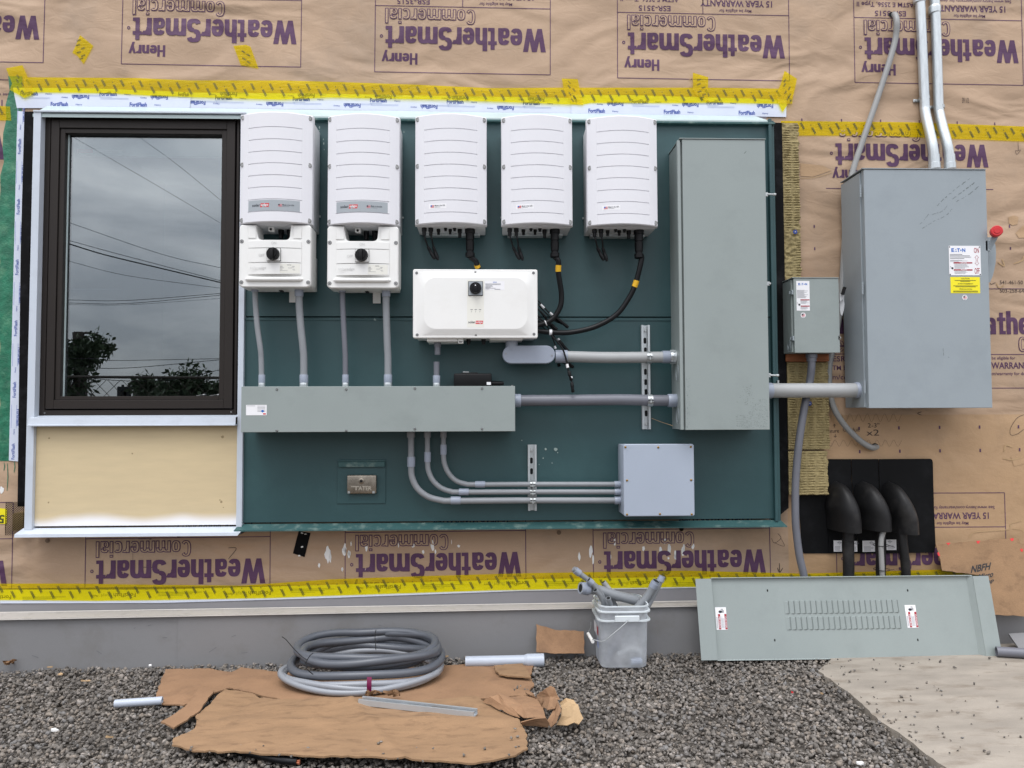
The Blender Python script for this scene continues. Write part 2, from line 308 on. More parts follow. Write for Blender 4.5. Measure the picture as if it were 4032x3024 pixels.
class MB:
    def __init__(s): s.v = []; s.f = []; s.mi = []; s.m = 0; s.flat = False
    def add(s, vs, fs):
        b = len(s.v); s.v.extend(Vector(p) for p in vs); s.f.extend(tuple(b + i for i in f) for f in fs); s.mi.extend([s.m] * len(fs)); return s
    def box(s, x0, x1, y0, y1, z0, z1, bev=0.0, seg=2, mtx=None):
        bm = bmesh.new(); bmesh.ops.create_cube(bm, size=1)
        for v in bm.verts: v.co = Vector(((x0 + x1) / 2 + v.co.x * (x1 - x0), (y0 + y1) / 2 + v.co.y * (y1 - y0), (z0 + z1) / 2 + v.co.z * (z1 - z0)))
        if bev: bmesh.ops.bevel(bm, geom=list(bm.edges), offset=bev, segments=seg, affect='EDGES', profile=0.5)
        s.addbm(bm, mtx); return s
    def addbm(s, bm, mtx=None):
        bm.verts.index_update()
        vs = [(mtx @ v.co) if mtx else v.co.copy() for v in bm.verts]
        s.add(vs, [[v.index for v in f.verts] for f in bm.faces]); bm.free()
    def tube(s, pts, r, n=14, cap=True, rad=None):
        pts = [Vector(p) for p in pts]; N_ = len(pts); vs = []; fs = []
        t = (pts[1] - pts[0]).normalized(); a = t.orthogonal().normalized(); prev = t
        for i, p in enumerate(pts):
            if i == 0: t = (pts[1] - p).normalized()
            elif i == N_ - 1: t = (p - pts[i - 1]).normalized()
            else:
                t = (pts[i + 1] - pts[i - 1])
                t = t.normalized() if t.length > 1e-9 else prev
            q = prev.rotation_difference(t); a = (q @ a); a = (a - t * a.dot(t)).normalized(); prev = t
            b = t.cross(a); rr = rad[i] if rad else r
            for k in range(n):
                th = 2 * pi * k / n; vs.append(p + (a * cos(th) + b * sin(th)) * rr)
        for i in range(N_ - 1):
            for k in range(n):
                k2 = (k + 1) % n; fs.append((i * n + k, i * n + k2, (i + 1) * n + k2, (i + 1) * n + k))
        if cap: fs.append(tuple(reversed(range(n)))); fs.append(tuple((N_ - 1) * n + k for k in range(n)))
        return s.add(vs, fs)
    def pipe(s, p0, p1, r, ri, n=20):         # open-ended pipe with a wall
        p0, p1 = Vector(p0), Vector(p1); t = (p1 - p0).normalized(); a = t.orthogonal().normalized(); b = t.cross(a); vs = []
        for p, q in ((p0, r), (p1, r), (p1, ri), (p0, ri)):
            for k in range(n):
                th = 2 * pi * k / n; vs.append(p + (a * cos(th) + b * sin(th)) * q)
        fs = [(j * n + k, j * n + (k + 1) % n, ((j + 1) % 4) * n + (k + 1) % n, ((j + 1) % 4) * n + k) for j in range(4) for k in range(n)]
        return s.add(vs, fs)
    def cyl(s, p0, p1, r, n=18): return s.tube([p0, p1], r, n)
    def prism(s, pts, y0, y1):                # outline in (x, z), y0 front, y1 back
        n = len(pts); vs = [Vector((p[0], y0, p[1])) for p in pts] + [Vector((p[0], y1, p[1])) for p in pts]
        fs = [tuple(range(n)), tuple(reversed(range(n, 2 * n)))] + [(i, i + n, (i + 1) % n + n, (i + 1) % n) for i in range(n)]
        return s.add(vs, fs)
    def pprism(s, ppx, Y, t):                 # outline in the photograph on plane Y, thickness t behind
        return s.prism([(q.x, q.z) for q in PX(ppx, Y)], Y, Y + t)
    def poly(s, pts): return s.add(pts, [tuple(range(len(pts)))])
    def plate(s, x0, x1, z0, z1, Y): return s.add([(x0, Y, z0), (x1, Y, z0), (x1, Y, z1), (x0, Y, z1)], [(0, 1, 2, 3)])
    def disc(s, c, r, Y, n=20): return s.add([(c[0] + r * cos(2 * pi * k / n), Y, c[1] + r * sin(2 * pi * k / n)) for k in range(n)], [tuple(range(n))])
    def stroke(s, pts, w, off=None):          # ribbon through 3-D points lying on a plane facing the camera side
        pts = [Vector(p) for p in pts]; vs = []
        for i, p in enumerate(pts):
            t = (pts[min(i + 1, len(pts) - 1)] - pts[max(i - 1, 0)]); t = t.normalized() if t.length > 0 else Vector((1, 0, 0))
            nn = Vector((-t.z, 0, t.x)); ww = w * (0.6 if i in (0, len(pts) - 1) else 1)
            vs += [p + nn * ww / 2, p - nn * ww / 2]
        return s.add(vs, [(2 * i, 2 * i + 1, 2 * i + 3, 2 * i + 2) for i in range(len(pts) - 1)])
    def glyphs(s, t, x0, x1, z0, z1, rot=0, inset=0.0, Y=0.0):
        """heavy condensed lettering made of bars and bands"""
        V, Hh, X = .235, .17, .73; prims = []; pen = 0.0
        def R_(a, c, d, e): prims.append([(pen + a + inset, d + inset), (pen + c - inset, d + inset), (pen + c - inset, e - inset), (pen + a + inset, e - inset)])
        def P_(*p): 
            cx = sum(q[0] for q in p) / 4; k = 1 - inset * 5.5; prims.append([(pen + cx + (q[0] - cx - (0)) * 1.0 + (inset if i in (0, 3) else -inset) * 1.1, q[1] * (1 - 2 * inset) + inset) for i, q in enumerate(p)])
        def A_(cx, cz, rx, rz, v, h, a0, a1):
            n = max(4, int(abs(a1 - a0) / 18)); ins = math.degrees(inset / max(rx, rz)) if abs(a1 - a0) < 359 else 0; a0 += ins; a1 -= ins
            def se(a, rx_, rz_):
                c, q = cos(radians(a)), sin(radians(a)); e = 2 / 2.7
                return pen + cx + rx_ * math.copysign(abs(c) ** e, c), cz + rz_ * math.copysign(abs(q) ** e, q)
            for k in range(n):
                b0, b1 = a0 + (a1 - a0) * k / n, a0 + (a1 - a0) * (k + 1) / n
                prims.append([se(b0, rx - inset, rz - inset), se(b1, rx - inset, rz - inset), se(b1, rx - v + inset, rz - h + inset), se(b0, rx - v + inset, rz - h + inset)])
        for ch in t:
            w = .6
            if ch == 'W': w = 1.15; P_((0, 1), (.42, 0), (.2, 0), (0, 1)) if 0 else [P_(*q) for q in (((.2, 0), (.43, 0), (.25, 1), (0, 1)), ((.2, 0), (.43, 0), (.70, 1), (.46, 1)), ((.72, 0), (.95, 0), (.70, 1), (.46, 1)), ((.72, 0), (.95, 0), (1.15, 1), (.90, 1)))]
            elif ch == 'o': A_(.3, .36, .3, .36, V, Hh, 0, 360)
            elif ch == 'e': A_(.3, .36, .3, .36, V, Hh, 0, 328); R_(.1, .58, .30, .43)
            elif ch == 'a': A_(.29, .45, .28, .27, V, Hh, 0, 165); R_(.37, .57, 0, .5); A_(.25, .21, .25, .22, V * .85, Hh * .8, 0, 360)
            elif ch == 't': w = .44; R_(.11, .31, .0, .93); R_(0, .44, .57, .72); R_(.2, .44, 0, .14)
            elif ch in 'hn': R_(0, V, 0, 1 if ch == 'h' else X); A_(.3, .42, .3, .31, V, Hh, 0, 180); R_(.6 - V, .6, 0, .47)
            elif ch == 'm': w = 1.0; R_(0, V, 0, X); A_(.3, .42, .3, .31, V, Hh, 0, 180); R_(.38, .61, 0, .47); A_(.69, .42, .31, .31, V, Hh, 0, 180); R_(1.0 - V, 1.0, 0, .47)
            elif ch == 'r': w = .44; R_(0, V, 0, X); A_(.36, .40, .34, .32, V, Hh, 72, 180)
            elif ch == 'S': w = .68; A_(.34, .72, .34, .28, V, Hh, 15, 270); A_(.34, .28, .34, .28, V, Hh, -165, 90)
            elif ch == 'C': w = .66; A_(.34, .5, .34, .5, V, Hh, 35, 325)
            elif ch == 'c': w = .56; A_(.3, .36, .3, .36, V, Hh, 42, 318)
            elif ch == 'i': w = V; R_(0, V, 0, X); R_(0, V, .83, 1)
            elif ch == 'l': w = V; R_(0, V, 0, 1)
            elif ch == 'H': w = .66; R_(0, .2, 0, 1); R_(.46, .66, 0, 1); R_(.1, .56, .43, .58)
            elif ch == 'y': w = .6; P_((.2, .0), (.4, .0), (.2, X), (0, X)); P_((.10, -.25), (.30, -.25), (.6, X), (.4, X))
            pen += w + .04
        pen -= .04; lo = -.25 if 'y' in t else 0.0
        for i, p in enumerate(prims):
            q = []
            for a, c in p:
                a, c = a / pen, (c - lo) / (1 - lo)
                if rot: a, c = 1 - a, 1 - c
                q.append(Vector((x0 + a * (x1 - x0), Y - .000008 * i, z0 + c * (z1 - z0))))
            s.add(q, [(0, 1, 2, 3)])
        return s
    def text(s, t, x0, x1, z0, z1, Y, rot=0, bold=0.0, outline=0.0, tilt=0.0, origin=None, spacing=1.0, frame=None):
        v, f = text_geo(t, bold, outline, spacing)
        if not len(v): return s
        out = []
        for p in v:
            a, b = p[0], p[1]
            if rot: a, b = 1 - a, 1 - b
            x = x0 + a * (x1 - x0); z = z0 + b * (z1 - z0)
            if frame: out.append(frame(x, z, -0.0008 + p[2] * 0.0))
            else: out.append(Vector((x, Y - p[2] * 0.05, z)))
        return s.add(out, f)
    def build(s, name, mats, parent=None, angle=35, smooth=True):
        if not isinstance(mats, (list, tuple)): mats = [mats]
        me = bpy.data.meshes.new(name); off = ROOT.get(parent.name, Vector((0, 0, 0))) if parent else Vector((0, 0, 0))
        me.from_pydata([tuple(v - off) for v in s.v], [], s.f)
        for m_ in mats: me.materials.append(m_)
        me.polygons.foreach_set('material_index', s.mi)
        bm = bmesh.new(); bm.from_mesh(me); bmesh.ops.recalc_face_normals(bm, faces=list(bm.faces)) if not s.flat else None; bm.to_mesh(me); bm.free()
        if smooth:
            me.polygons.foreach_set('use_smooth', [True] * len(me.polygons)); me.set_sharp_from_angle(angle=radians(angle))
        me.update()
        o = bpy.data.objects.new(name, me); COL.objects.link(o)
        if parent: o.parent = parent; ROOT[o.name] = off
        else: ROOT[o.name] = Vector((0, 0, 0))
        return o

ROOT = {}
def tag(o, label, cat, group=None, kind=None):
    if label: o['label'] = label
    if cat: o['category'] = cat
    if group: o['group'] = group
    if kind: o['kind'] = kind
    return o
def thing(name, label, cat, loc=(0, 0, 0), group=None):
    o = bpy.data.objects.new(name, None); o.empty_display_size = 0.1; COL.objects.link(o); o.location = loc; ROOT[o.name] = Vector(loc)
    return tag(o, label, cat, group)
def solo(mb, name, mats, label, cat, group=None, kind=None, **k):
    """A thing that is one mesh: its origin is put at the foot of its shape."""
    vs = mb.v; c = Vector((sum(v.x for v in vs) / len(vs), sum(v.y for v in vs) / len(vs), min(v.z for v in vs)))
    mb.v = [v - c for v in vs]; o = mb.build(name, mats, **k); o.location = c; ROOT[o.name] = c
    return tag(o, label, cat, group, kind)
def copy_tree(o, parent=None, delta=(0, 0, 0)):
    c = o.copy(); COL.objects.link(c); c.parent = parent
    if parent is None: c.location = o.location + Vector(delta); ROOT[c.name] = Vector(c.location)
    for ch in list(o.children): copy_tree(ch, c)
    return c
def smoothpath(pts, n=10):
    pts = [Vector(p) for p in pts]; P = [pts[0] * 2 - pts[1]] + pts + [pts[-1] * 2 - pts[-2]]; out = []
    for i in range(1, len(P) - 2):
        p0, p1, p2, p3 = P[i - 1:i + 3]
        for k in range(n):
            t = k / n; out.append(0.5 * ((2 * p1) + (p2 - p0) * t + (2 * p0 - 5 * p1 + 4 * p2 - p3) * t * t + (3 * p1 - p0 - 3 * p2 + p3) * t ** 3))
    out.append(pts[-1]); return out
def resample(pts, step):
    out = [pts[0].copy()]; acc = 0.0
    for a, b in zip(pts, pts[1:]):
        d = (b - a).length; pos = step - acc
        while pos <= d and d > 0: out.append(a + (b - a) * (pos / d)); pos += step
        acc = (acc + d) % step if d > 0 else acc
    out.append(pts[-1].copy()); return out
def ribbed(mb, pts, r, step=0.005, n=12, amp=0.03):
    p = resample(pts, step); return mb.tube(p, r, n, rad=[r * (1 + amp * (1 if i % 2 else -1)) for i in range(len(p))])
def ring_screw(mb, x, z, Y, r=0.006, dark=1, metal=2):
    """round socket screw, its rim and dark centre"""
    mb.m = metal; mb.cyl((x, Y + 0.001, z), (x, Y - 0.003, z), r, 14); mb.m = dark; mb.cyl((x, Y - 0.0025, z), (x, Y - 0.0036, z), r * 0.45, 8)
def lines(mb, x0, x1, z0, z1, Y, rows, h=0.35, seed=1, frame=None):
    """small print too fine to read: thin bars"""
    rr = random.Random(seed); dz = (z1 - z0) / rows
    for i in range(rows):
        e = x0 + (x1 - x0) * rr.uniform(0.6, 1.0); zc = z1 - dz * (i + 0.5)
        if frame: mb.add([frame(x0, zc - dz * h / 2, -.0008), frame(e, zc - dz * h / 2, -.0008), frame(e, zc + dz * h / 2, -.0008), frame(x0, zc + dz * h / 2, -.0008)], [(0, 1, 2, 3)])
        else: mb.plate(x0, e, zc - dz * h / 2, zc + dz * h / 2, Y)

# ================================================================== GROUND
YW = 0.11            # house wrap plane
YF = 0.03            # face of the grey foundation sheet
m_far = mat('far_asphalt', (0.09, 0.09, 0.092, 1), 0.9, var=0.15)
g = MB(); n_ = 60
xs = np.linspace(-3.6, 3.8, n_); ys = np.linspace(-5.2, 0.2, n_)
for y in ys:
    for x in xs: g.v.append(Vector((x, y, gz(x) - 0.02 + 0.012 * noise.noise(Vector((x * 2, y * 2, 0))))))
g.f = [(j * n_ + i, j * n_ + i + 1, (j + 1) * n_ + i + 1, (j + 1) * n_ + i) for j in range(n_ - 1) for i in range(n_ - 1)]; g.mi = [0] * len(g.f)
tag(g.build('ground', m_dirt), None, None, kind='structure')
g = MB(); g.add([(-90, -140, -0.09), (90, -140, -0.09), (90, 3, -0.09), (-90, 3, -0.09)], [(0, 1, 2, 3)])
tag(g.build('road', m_far), None, None, kind='structure')

# concrete slab at the right
def slab_h(q): return gz(q.x) + 0.012
edge = [I(1010, 905), I(935, 978), I(1130, 1120), I(1290, 1265), I(1450, 1375), I(1600, 1490), I(1760, 1600), I(1900, 1720)]
poly = [SG(p, 0.012) for p in edge]
poly = [poly[0] + Vector((0.02, 0.35, 0))] + poly + [Vector((3.4, poly[-1].y, 0)), Vector((3.4, poly[0].y + 0.4, 0))]
g = MB(); bm = bmesh.new()
rs = random.Random(3); dense = []
for i, a in enumerate(poly):
    b = poly[(i + 1) % len(poly)]; k = max(1, int((b - a).length / 0.03)) if i < 9 else 6
    for j in range(k):
        p = a.lerp(b, j / k); w = 0.006 if 0 < i < 9 else 0
        dense.append(Vector((p.x + rs.uniform(-w, w), p.y + rs.uniform(-w, w), gz(p.x) + 0.012)))
n = len(dense); g.add(dense + [d - Vector((0, 0, 0.06)) for d in dense], [tuple(range(n))] + [(i, (i + 1) % n, (i + 1) % n + n, i + n) for i in range(n)])
tag(g.build('pavement', m_conc, smooth=False), None, None, kind='structure')
SLAB = [(p.x, p.y) for p in poly]
def in_slab(x, y):
    c = False; j = len(SLAB) - 1
    for i in range(len(SLAB)):
        if (SLAB[i][1] > y) != (SLAB[j][1] > y) and x < (SLAB[j][0] - SLAB[i][0]) * (y - SLAB[i][1]) / (SLAB[j][1] - SLAB[i][1]) + SLAB[i][0]: c = not c
        j = i
    return c

# gravel: angular crushed stones, one mesh
def rock_protos(k=26):
    out = []; rr = random.Random(11)
    for _ in range(k):
        bm = bmesh.new(); sc_ = (rr.uniform(0.75, 1.25), rr.uniform(0.6, 1.0), rr.uniform(0.42, 0.8))
        for _i in range(13):
            d = Vector((rr.gauss(0, 1), rr.gauss(0, 1), rr.gauss(0, 1))).normalized() * rr.uniform(0.8, 1.05); bm.verts.new((d.x * sc_[0], d.y * sc_[1], d.z * sc_[2]))
        r_ = bmesh.ops.convex_hull(bm, input=bm.verts)
        bmesh.ops.delete(bm, geom=[e for e in r_['geom_interior'] if isinstance(e, bmesh.types.BMVert)], context='VERTS')
        bmesh.ops.triangulate(bm, faces=bm.faces); bm.verts.index_update()
        out.append((np.array([v.co[:] for v in bm.verts]), np.array([[v.index for v in f.verts] for f in bm.faces]))); bm.free()
    return out
PROTO = rock_protos()
def rocks(name, spots, mat_):
    V, Fc, off = [], [], 0; rng = np.random.default_rng(5)
    for x, y, z, sc_ in spots:
        pv, pf = PROTO[rng.integers(len(PROTO))]
        q = rng.normal(size=4); q /= np.linalg.norm(q); w, a, b, c = q
        if rng.random() < 0.5:
            th = rng.uniform(0, 2 * pi); ti = rng.normal(0, 0.35); w, a, b, c = cos(th / 2), ti * 0.5, ti * 0.3, sin(th / 2); nn = math.sqrt(w * w + a * a + b * b + c * c); w, a, b, c = w / nn, a / nn, b / nn, c / nn
        Rm = np.array([[1 - 2 * (b * b + c * c), 2 * (a * b - c * w), 2 * (a * c + b * w)], [2 * (a * b + c * w), 1 - 2 * (a * a + c * c), 2 * (b * c - a * w)], [2 * (a * c - b * w), 2 * (b * c + a * w), 1 - 2 * (a * a + b * b)]])
        V.append(pv @ Rm.T * sc_ + np.array([x, y, z])); Fc.append(pf + off); off += len(pv)
    V = np.concatenate(V); Fc = np.concatenate(Fc)
    me = bpy.data.meshes.new(name); me.vertices.add(len(V)); me.vertices.foreach_set('co', V.ravel()); me.loops.add(Fc.size); me.loops.foreach_set('vertex_index', Fc.ravel().astype(np.int32))
    me.polygons.add(len(Fc)); me.polygons.foreach_set('loop_start', np.arange(0, Fc.size, 3, dtype=np.int32)); me.polygons.foreach_set('loop_total', np.full(len(Fc), 3, dtype=np.int32))
    me.materials.append(mat_); me.update(); me.validate(); o = bpy.data.objects.new(name, me); COL.objects.link(o); return o
rng = np.random.default_rng(2); spots = []
def dens(x, y):
    return noise.noise(Vector((x * 1.3, y * 1.7, 5)))
for (N_, smin, smax, zo) in ((19000, 0.007, 0.0145, -0.012), (21000, 0.007, 0.0155, 0.0), (17000, 0.0025, 0.007, 0.003)):
    for _ in range(N_):
        y = rng.uniform(-1.75, 0.05); hw = 2.45 + 0.1
        x = rng.uniform(-hw, hw)
        if abs(x) > (y + 3.65) * 0.72 + 0.15: continue
        if in_slab(x, y): continue
        s_ = rng.uniform(smin, smax) * (1.25 if rng.random() < 0.06 else 1)
        spots.append((x, y, gz(x) + zo + rng.uniform(-0.004, 0.006) + 0.008 * dens(x * 3, y * 3), s_))
for _ in range(60):
    p = SG((random.uniform(700, 2080), 2960 + random.gauss(0, 22)), .045) if _ < 34 else SG((random.gauss(2070, 30), random.uniform(2700, 2950)), .045)
    spots.append((p.x, p.y, p.z, rng.uniform(.003, .008)))
tag(rocks('gravel', spots, m_gravel), 'grey crushed stone gravel covering the ground in front of the wall', 'gravel', kind='stuff')
# stones spilled on the slab
spill = []
for _ in range(75):
    t_ = rng.random() ** 2.2; k = rng.integers(1, 6); a, b = poly[k], poly[k + 1]; p = a.lerp(b, rng.random())
    x, y = p.x + 0.02 + t_ * 0.5, p.y + rng.uniform(-0.02, 0.05)
    if in_slab(x, y): spill.append((x, y, gz(x) + 0.016, rng.uniform(0.003, 0.008)))
for px in ((1780, 960, .014), (1690, 920, .013), (1905, 1060, .013), (1450, 1140, .012), (1270, 965, .009), (1295, 972, .010), (1125, 1045, .013), (1800, 1240, .010), (1765, 1228, .008), (2045, 1165, .009), (1655, 1075, .008), (1680, 1090, .009), (1670, 1098, .007), (1435, 1168, .008), (1462, 1160, .007), (1990, 1490, .012), (1965, 1478, .009), (1650, 1482, .007), (1750, 1490, .007), (2195, 1272, .009), (2100, 937, .007), (1998, 900, .012), (1280, 1140, .006), (1700, 1128, .007), (1848, 1165, .007), (2048, 1203, .008), (1180, 1032, .007), (1130, 985, .012), (1090, 1000, .009), (1155, 978, .011), (1350, 1245, .006), (1885, 1308, .005), (1180, 1305, .006), (2120, 1480, .004), (1060, 1060, .008), (1930, 1005, .004)):
    q = SG(I(px[0], px[1]), 0.015); spill.append((q.x, q.y, q.z + px[2] * 0.3, px[2] * 0.72))
tag(rocks('scattered_stones', spill, m_gravel), 'loose grey stones spilled from the gravel onto the concrete slab', 'stones', kind='stuff')

# ================================================================== BUILDING WALL
wall = thing('building_wall', 'long building wall covered in tan printed house wrap, behind all the boxes', 'wall', (0, YW, 0))
WX0, WX1, WZ0, WZ1 = -3.3, 3.5, 0.33, 3.9
win_x0, win_x1, win_z0, win_z1 = rect(A(210, 700), D(1290, 900), YW)
b = MB()
def wgrid(b, x0, x1, z0, z1):
    k = max(1, int((x1 - x0) / .4)); l_ = max(1, int((z1 - z0) / .4)); base = len(b.v)
    for j in range(l_ + 1):
        for i in range(k + 1): b.v.append(Vector((x0 + (x1 - x0) * i / k, YW, z0 + (z1 - z0) * j / l_)))
    for j in range(l_):
        for i in range(k): b.f.append((base + j * (k + 1) + i, base + j * (k + 1) + i + 1, base + (j + 1) * (k + 1) + i + 1, base + (j + 1) * (k + 1) + i)); b.mi.append(b.m)
xa = S(C(700, 800), YW).x
for r_, mm in (((WX0, win_x0, WZ0, WZ1), 0), ((win_x0, win_x1, win_z1, WZ1), 0), ((win_x0, win_x1, WZ0, win_z0), 0), ((win_x1, xa, WZ0, WZ1), 0)):
    b.m = mm; wgrid(b, *r_)
zt = S(C(1500, 800), YW).z; zm = S(F(1500, 1000), YW).z
b.m = 0; wgrid(b, xa, WX1, zt, WZ1); b.m = 1; wgrid(b, xa, WX1, WZ0, zm); b.m = 0; wgrid(b, xa, WX1, zm, zt)
b.flat = True
wr = b.build('house_wrap', [m_wrap, m_wrapc], wall, smooth=False)
for p_ in wr.data.polygons: pass
core = MB()
for r_ in ((WX0, win_x0, -0.1, WZ1), (win_x0, win_x1, win_z1, WZ1), (win_x0, win_x1, -0.1, win_z0), (win_x1, WX1, -0.1, WZ1)):
    core.box(r_[0], r_[1], YW + 0.01, YW + 0.2, r_[2], r_[3])
core.build('sheathing', m_cloud, wall)

U = 0.000786          # metres per pixel of crop B on the wrap
LW, LD, LH = 1108, 427, 645
def logo(px, rot=True, tilt=-0.006, parts='whcfge', name='printed_logo', scale=1.0, clip=9.0):
    """the maker's print on the wrap; px is its lower left corner in the photograph"""
    o = S(px, YW); b = MB(); Y = YW - 0.0012; k = U * scale
    def put(x0, x1, z0, z1, t, **kw):
        st = len(b.v)
        if not rot: x0, x1, z0, z1 = LW - x1, LW - x0, LH - z1, LH - z0
        b.text(t, x0 * k, x1 * k, z0 * k, z1 * k, 0, rot=rot, **kw)
    def ln(x0, z0, x1, z1, w=7.5):
        if not rot: x0, x1, z0, z1 = LW - x0, LW - x1, LH - z0, LH - z1
        b.stroke([((x0 * k), 0, z0 * k), ((x1 * k), 0, z1 * k)], w * k)
    ln(0, 0, LW, 0); ln(0, 0, 0, LH); ln(LW, 0, LW, LH); ln(0, LD, LW, LD); ln(0, LH, LW, LH); ln(551, LD, 551, LH)
    def gput(x0, x1, z0, z1, t, inset=0.0, Y_=0.0):
        if not rot: x0, x1, z0, z1 = LW - x1, LW - x0, LH - z1, LH - z0
        b.glyphs(t, x0 * k, x1 * k, z0 * k, z1 * k, rot=rot, inset=inset, Y=Y_)
    gput(66, 1080, 145, 296, 'WeatherSmart')
    put(30, 50, 220, 242, 'o', bold=0.03)
    gput(43, 268, 50, 142, 'Henry')
    gput(62, 632, 312, 412, 'Commercial'); b.m = 1; gput(62, 632, 312, 412, 'Commercial', .055, -.0012); b.m = 0
    put(137, 342, 440, 475, 'ESR-3515', bold=0.012); put(20, 395, 500, 540, 'ASTM E 2556, Type II', bold=0.012); put(200, 520, 560, 600, 'henry.com/code', bold=0.01)
    put(655, 865, 440, 466, 'May be eligible for', bold=0.008); put(535, 1000, 478, 520, '15 YEAR WARRANTY', bold=0.02); put(545, 1040, 540, 568, 'See www.henry.com/warranty for details', bold=0.008)
    c, s_ = cos(tilt), sin(tilt)
    b.v = [Vector((o.x + v.x * c - v.z * s_, Y + v.y, o.z + v.x * s_ + v.z * c)) for v in b.v]
    keep = [i for i, f in enumerate(b.f) if not (win_x0 < sum(b.v[j].x for j in f) / len(f) < win_x1 and win_z0 < sum(b.v[j].z for j in f) / len(f) < win_z1) and max(b.v[j].z for j in f) < clip]
    b.f = [b.f[i] for i in keep]; b.mi = [b.mi[i] for i in keep]
    return b.build(name, [m_ink, m_wrap], wall, smooth=False)
for px in (A(-872, 370), A(755, 398), B(277, 447), B(1788, 485), C(1160, 513)): logo(px, scale=1.0)
logo(C(980, 1172), scale=0.985, tilt=0.0, clip=S(C(1500, 815), YW).z)
logo(F(290, 835), rot=False, tilt=0.0, scale=0.985); logo(F(1735, 835), rot=False, tilt=0.0, scale=0.985)
logo((-262, 1553), rot=False, tilt=0.0)
logo(A(-1035, 1130), tilt=0.0)
for px in (G(-1108, 615), G(527, 597), H(93, 553), H(1640, 533)): logo(px, tilt=0.004, scale=1.0)
logo(I(1050, 505), tilt=-0.002, scale=0.98)

# staple-line dashes, pencil and marker notes
b = MB(); Y = YW - 0.0013
for x, y in ((830, 745), (1077, 748), (1320, 752), (1560, 757), (1797, 763), (2030, 770)):
    q = S(C(x, y), Y); b.plate(q.x - .003, q.x + .003, q.z - .007, q.z + .007, Y)
for x, y in ((907, 1408), (910, 1547), (2122, 1408), (2128, 1545)):
    q = S(C(x, y), Y); b.plate(q.x - .0035, q.x + .0035, q.z - .007, q.z + .007, Y)
for x, y in ((1186, 1085), (1434, 1082), (1687, 1079), (1936, 1077), (2178, 1075), (1190, 1230), (1440, 1227), (1690, 1225), (1940, 1222), (2185, 1218)):
    q = S(F(x, y), Y); b.plate(q.x - .004, q.x + .004, q.z - .008, q.z + .008, Y)
b.build('printed_dash', m_ink, wall, smooth=False)
b = MB(); Y = YW - 0.0016
def note(t, c, x0, x1, y0, y1):
    a_, b_ = S(c(x0, y1), Y), S(c(x1, y0), Y); b.text(t, a_.x, b_.x, a_.z, b_.z, Y)
note('541-461-50', F, 2062, 2205, 165, 188); note('503-258-64', F, 2062, 2212, 217, 240)
note('2-3"', F, 1240, 1312, 1052, 1080); note('x2', F, 1232, 1310, 1092, 1130); note('Future', F, 985, 1060, 1088, 1112); note('Conduit', F, 1085, 1190, 1080, 1105)
note('39 1/2', C, 1828, 1868, 608, 640)
def scr(pts, w=0.0022): b.stroke(smoothpath([S(p, Y) for p in pts], 5), w)
scr([F(985 + i * 26, 1175 + (22 if i % 2 else -18)) for i in range(19)], .0010)
scr([F(1075 + i * 27, 1020 + (24 if i % 2 else -26)) for i in range(15)], .0010)
for (x, y0, y1) in ((1033, 1060, 1080), (1038, 1140, 1120)): scr([F(x, y0), F(x, y1)]); scr([F(x - 8, y0 + (8 if y1 > y0 else -8)), F(x, y0), F(x + 8, y0 + (8 if y1 > y0 else -8))])
scr([F(1575, 982), F(1550, 992), F(1575, 1003)], .003); scr([F(2000, 180), F(2010, 188), F(2035, 178)], .003)
scr([F(2212, 1000), F(2170, 1020), F(2130, 1080), F(2130, 1125), F(2170, 1120), F(2212, 1090)], .002)
scr([C(2175, 880), C(2176, 935), C(2160, 937), C(2168, 960), C(2190, 935), C(2176, 935)], .002)
scr([I(690, 305), I(692, 360)], .004); scr([I(678, 335), I(692, 362), I(712, 335)], .004)
scr([I(640, 150), I(660, 180), I(700, 150), I(680, 120)], .002); scr([I(650, 175), I(720, 200), I(700, 150)], .0015)
scr([G(860, 155), G(940, 154)], .002); scr([G(925, 148), G(942, 154), G(925, 162)], .002); scr([G(870, 330), G(960, 332)], .003); scr([G(825, 150), G(826, 310)], .001); scr([G(1420, 210), G(1470, 215), G(1420, 280)], .003)
b.build('handwritten_note', m_pen, wall, smooth=False)
# white splatter under the green panel
b = MB(); Y = YW - 0.0014; rs = random.Random(9)
def blot(cx, cy, w, h, fn):
    pts = []
    for k in range(12):
        th = 2 * pi * k / 12; rr = rs.uniform(0.7, 1.15); pts.append(S(fn(cx + w * cos(th) * rr / 2, cy + h * sin(th) * rr / 2), Y))
    b.poly(pts)
for x, y, w, h in ((2040, 250, 42, 110), (2140, 235, 26, 60), (2170, 250, 22, 50), (1985, 320, 14, 34), (2130, 345, 14, 30)): blot(x, y, w, h, G)
for x, y, w, h in ((90, 215, 24, 60), (118, 245, 18, 40), (225, 210, 18, 45), (225, 350, 20, 18), (515, 195, 22, 30), (635, 195, 26, 70), (655, 235, 12, 30), (578, 235, 16, 26), (800, 200, 20, 18), (130, 185, 8, 30), (330, 250, 16, 10), (75, 345, 16, 20), (425, 195, 8, 30), (755, 175, 5, 30), (1550, 265, 18, 55), (1620, 235, 26, 75), (1635, 280, 12, 60), (1738, 270, 24, 60), (1770, 175, 14, 50), (1950, 215, 18, 35), (2055, 225, 22, 40), (2082, 170, 24, 35), (2110, 205, 12, 45), (2148, 265, 18, 40), (2200, 220, 14, 60), (1, 270, 14, 70)): blot(x, y, w, h, H)
for x, y, w, h in ((5, 215, 20, 60), (42, 255, 16, 60), (90, 235, 20, 60), (152, 200, 18, 46), (0, 275, 12, 20)): blot(x, y, w, h, I)
b.m = 0
blot(10, 1285, 26, 40, D)
b.build('paint_splatter', m_paint, wall, smooth=False)
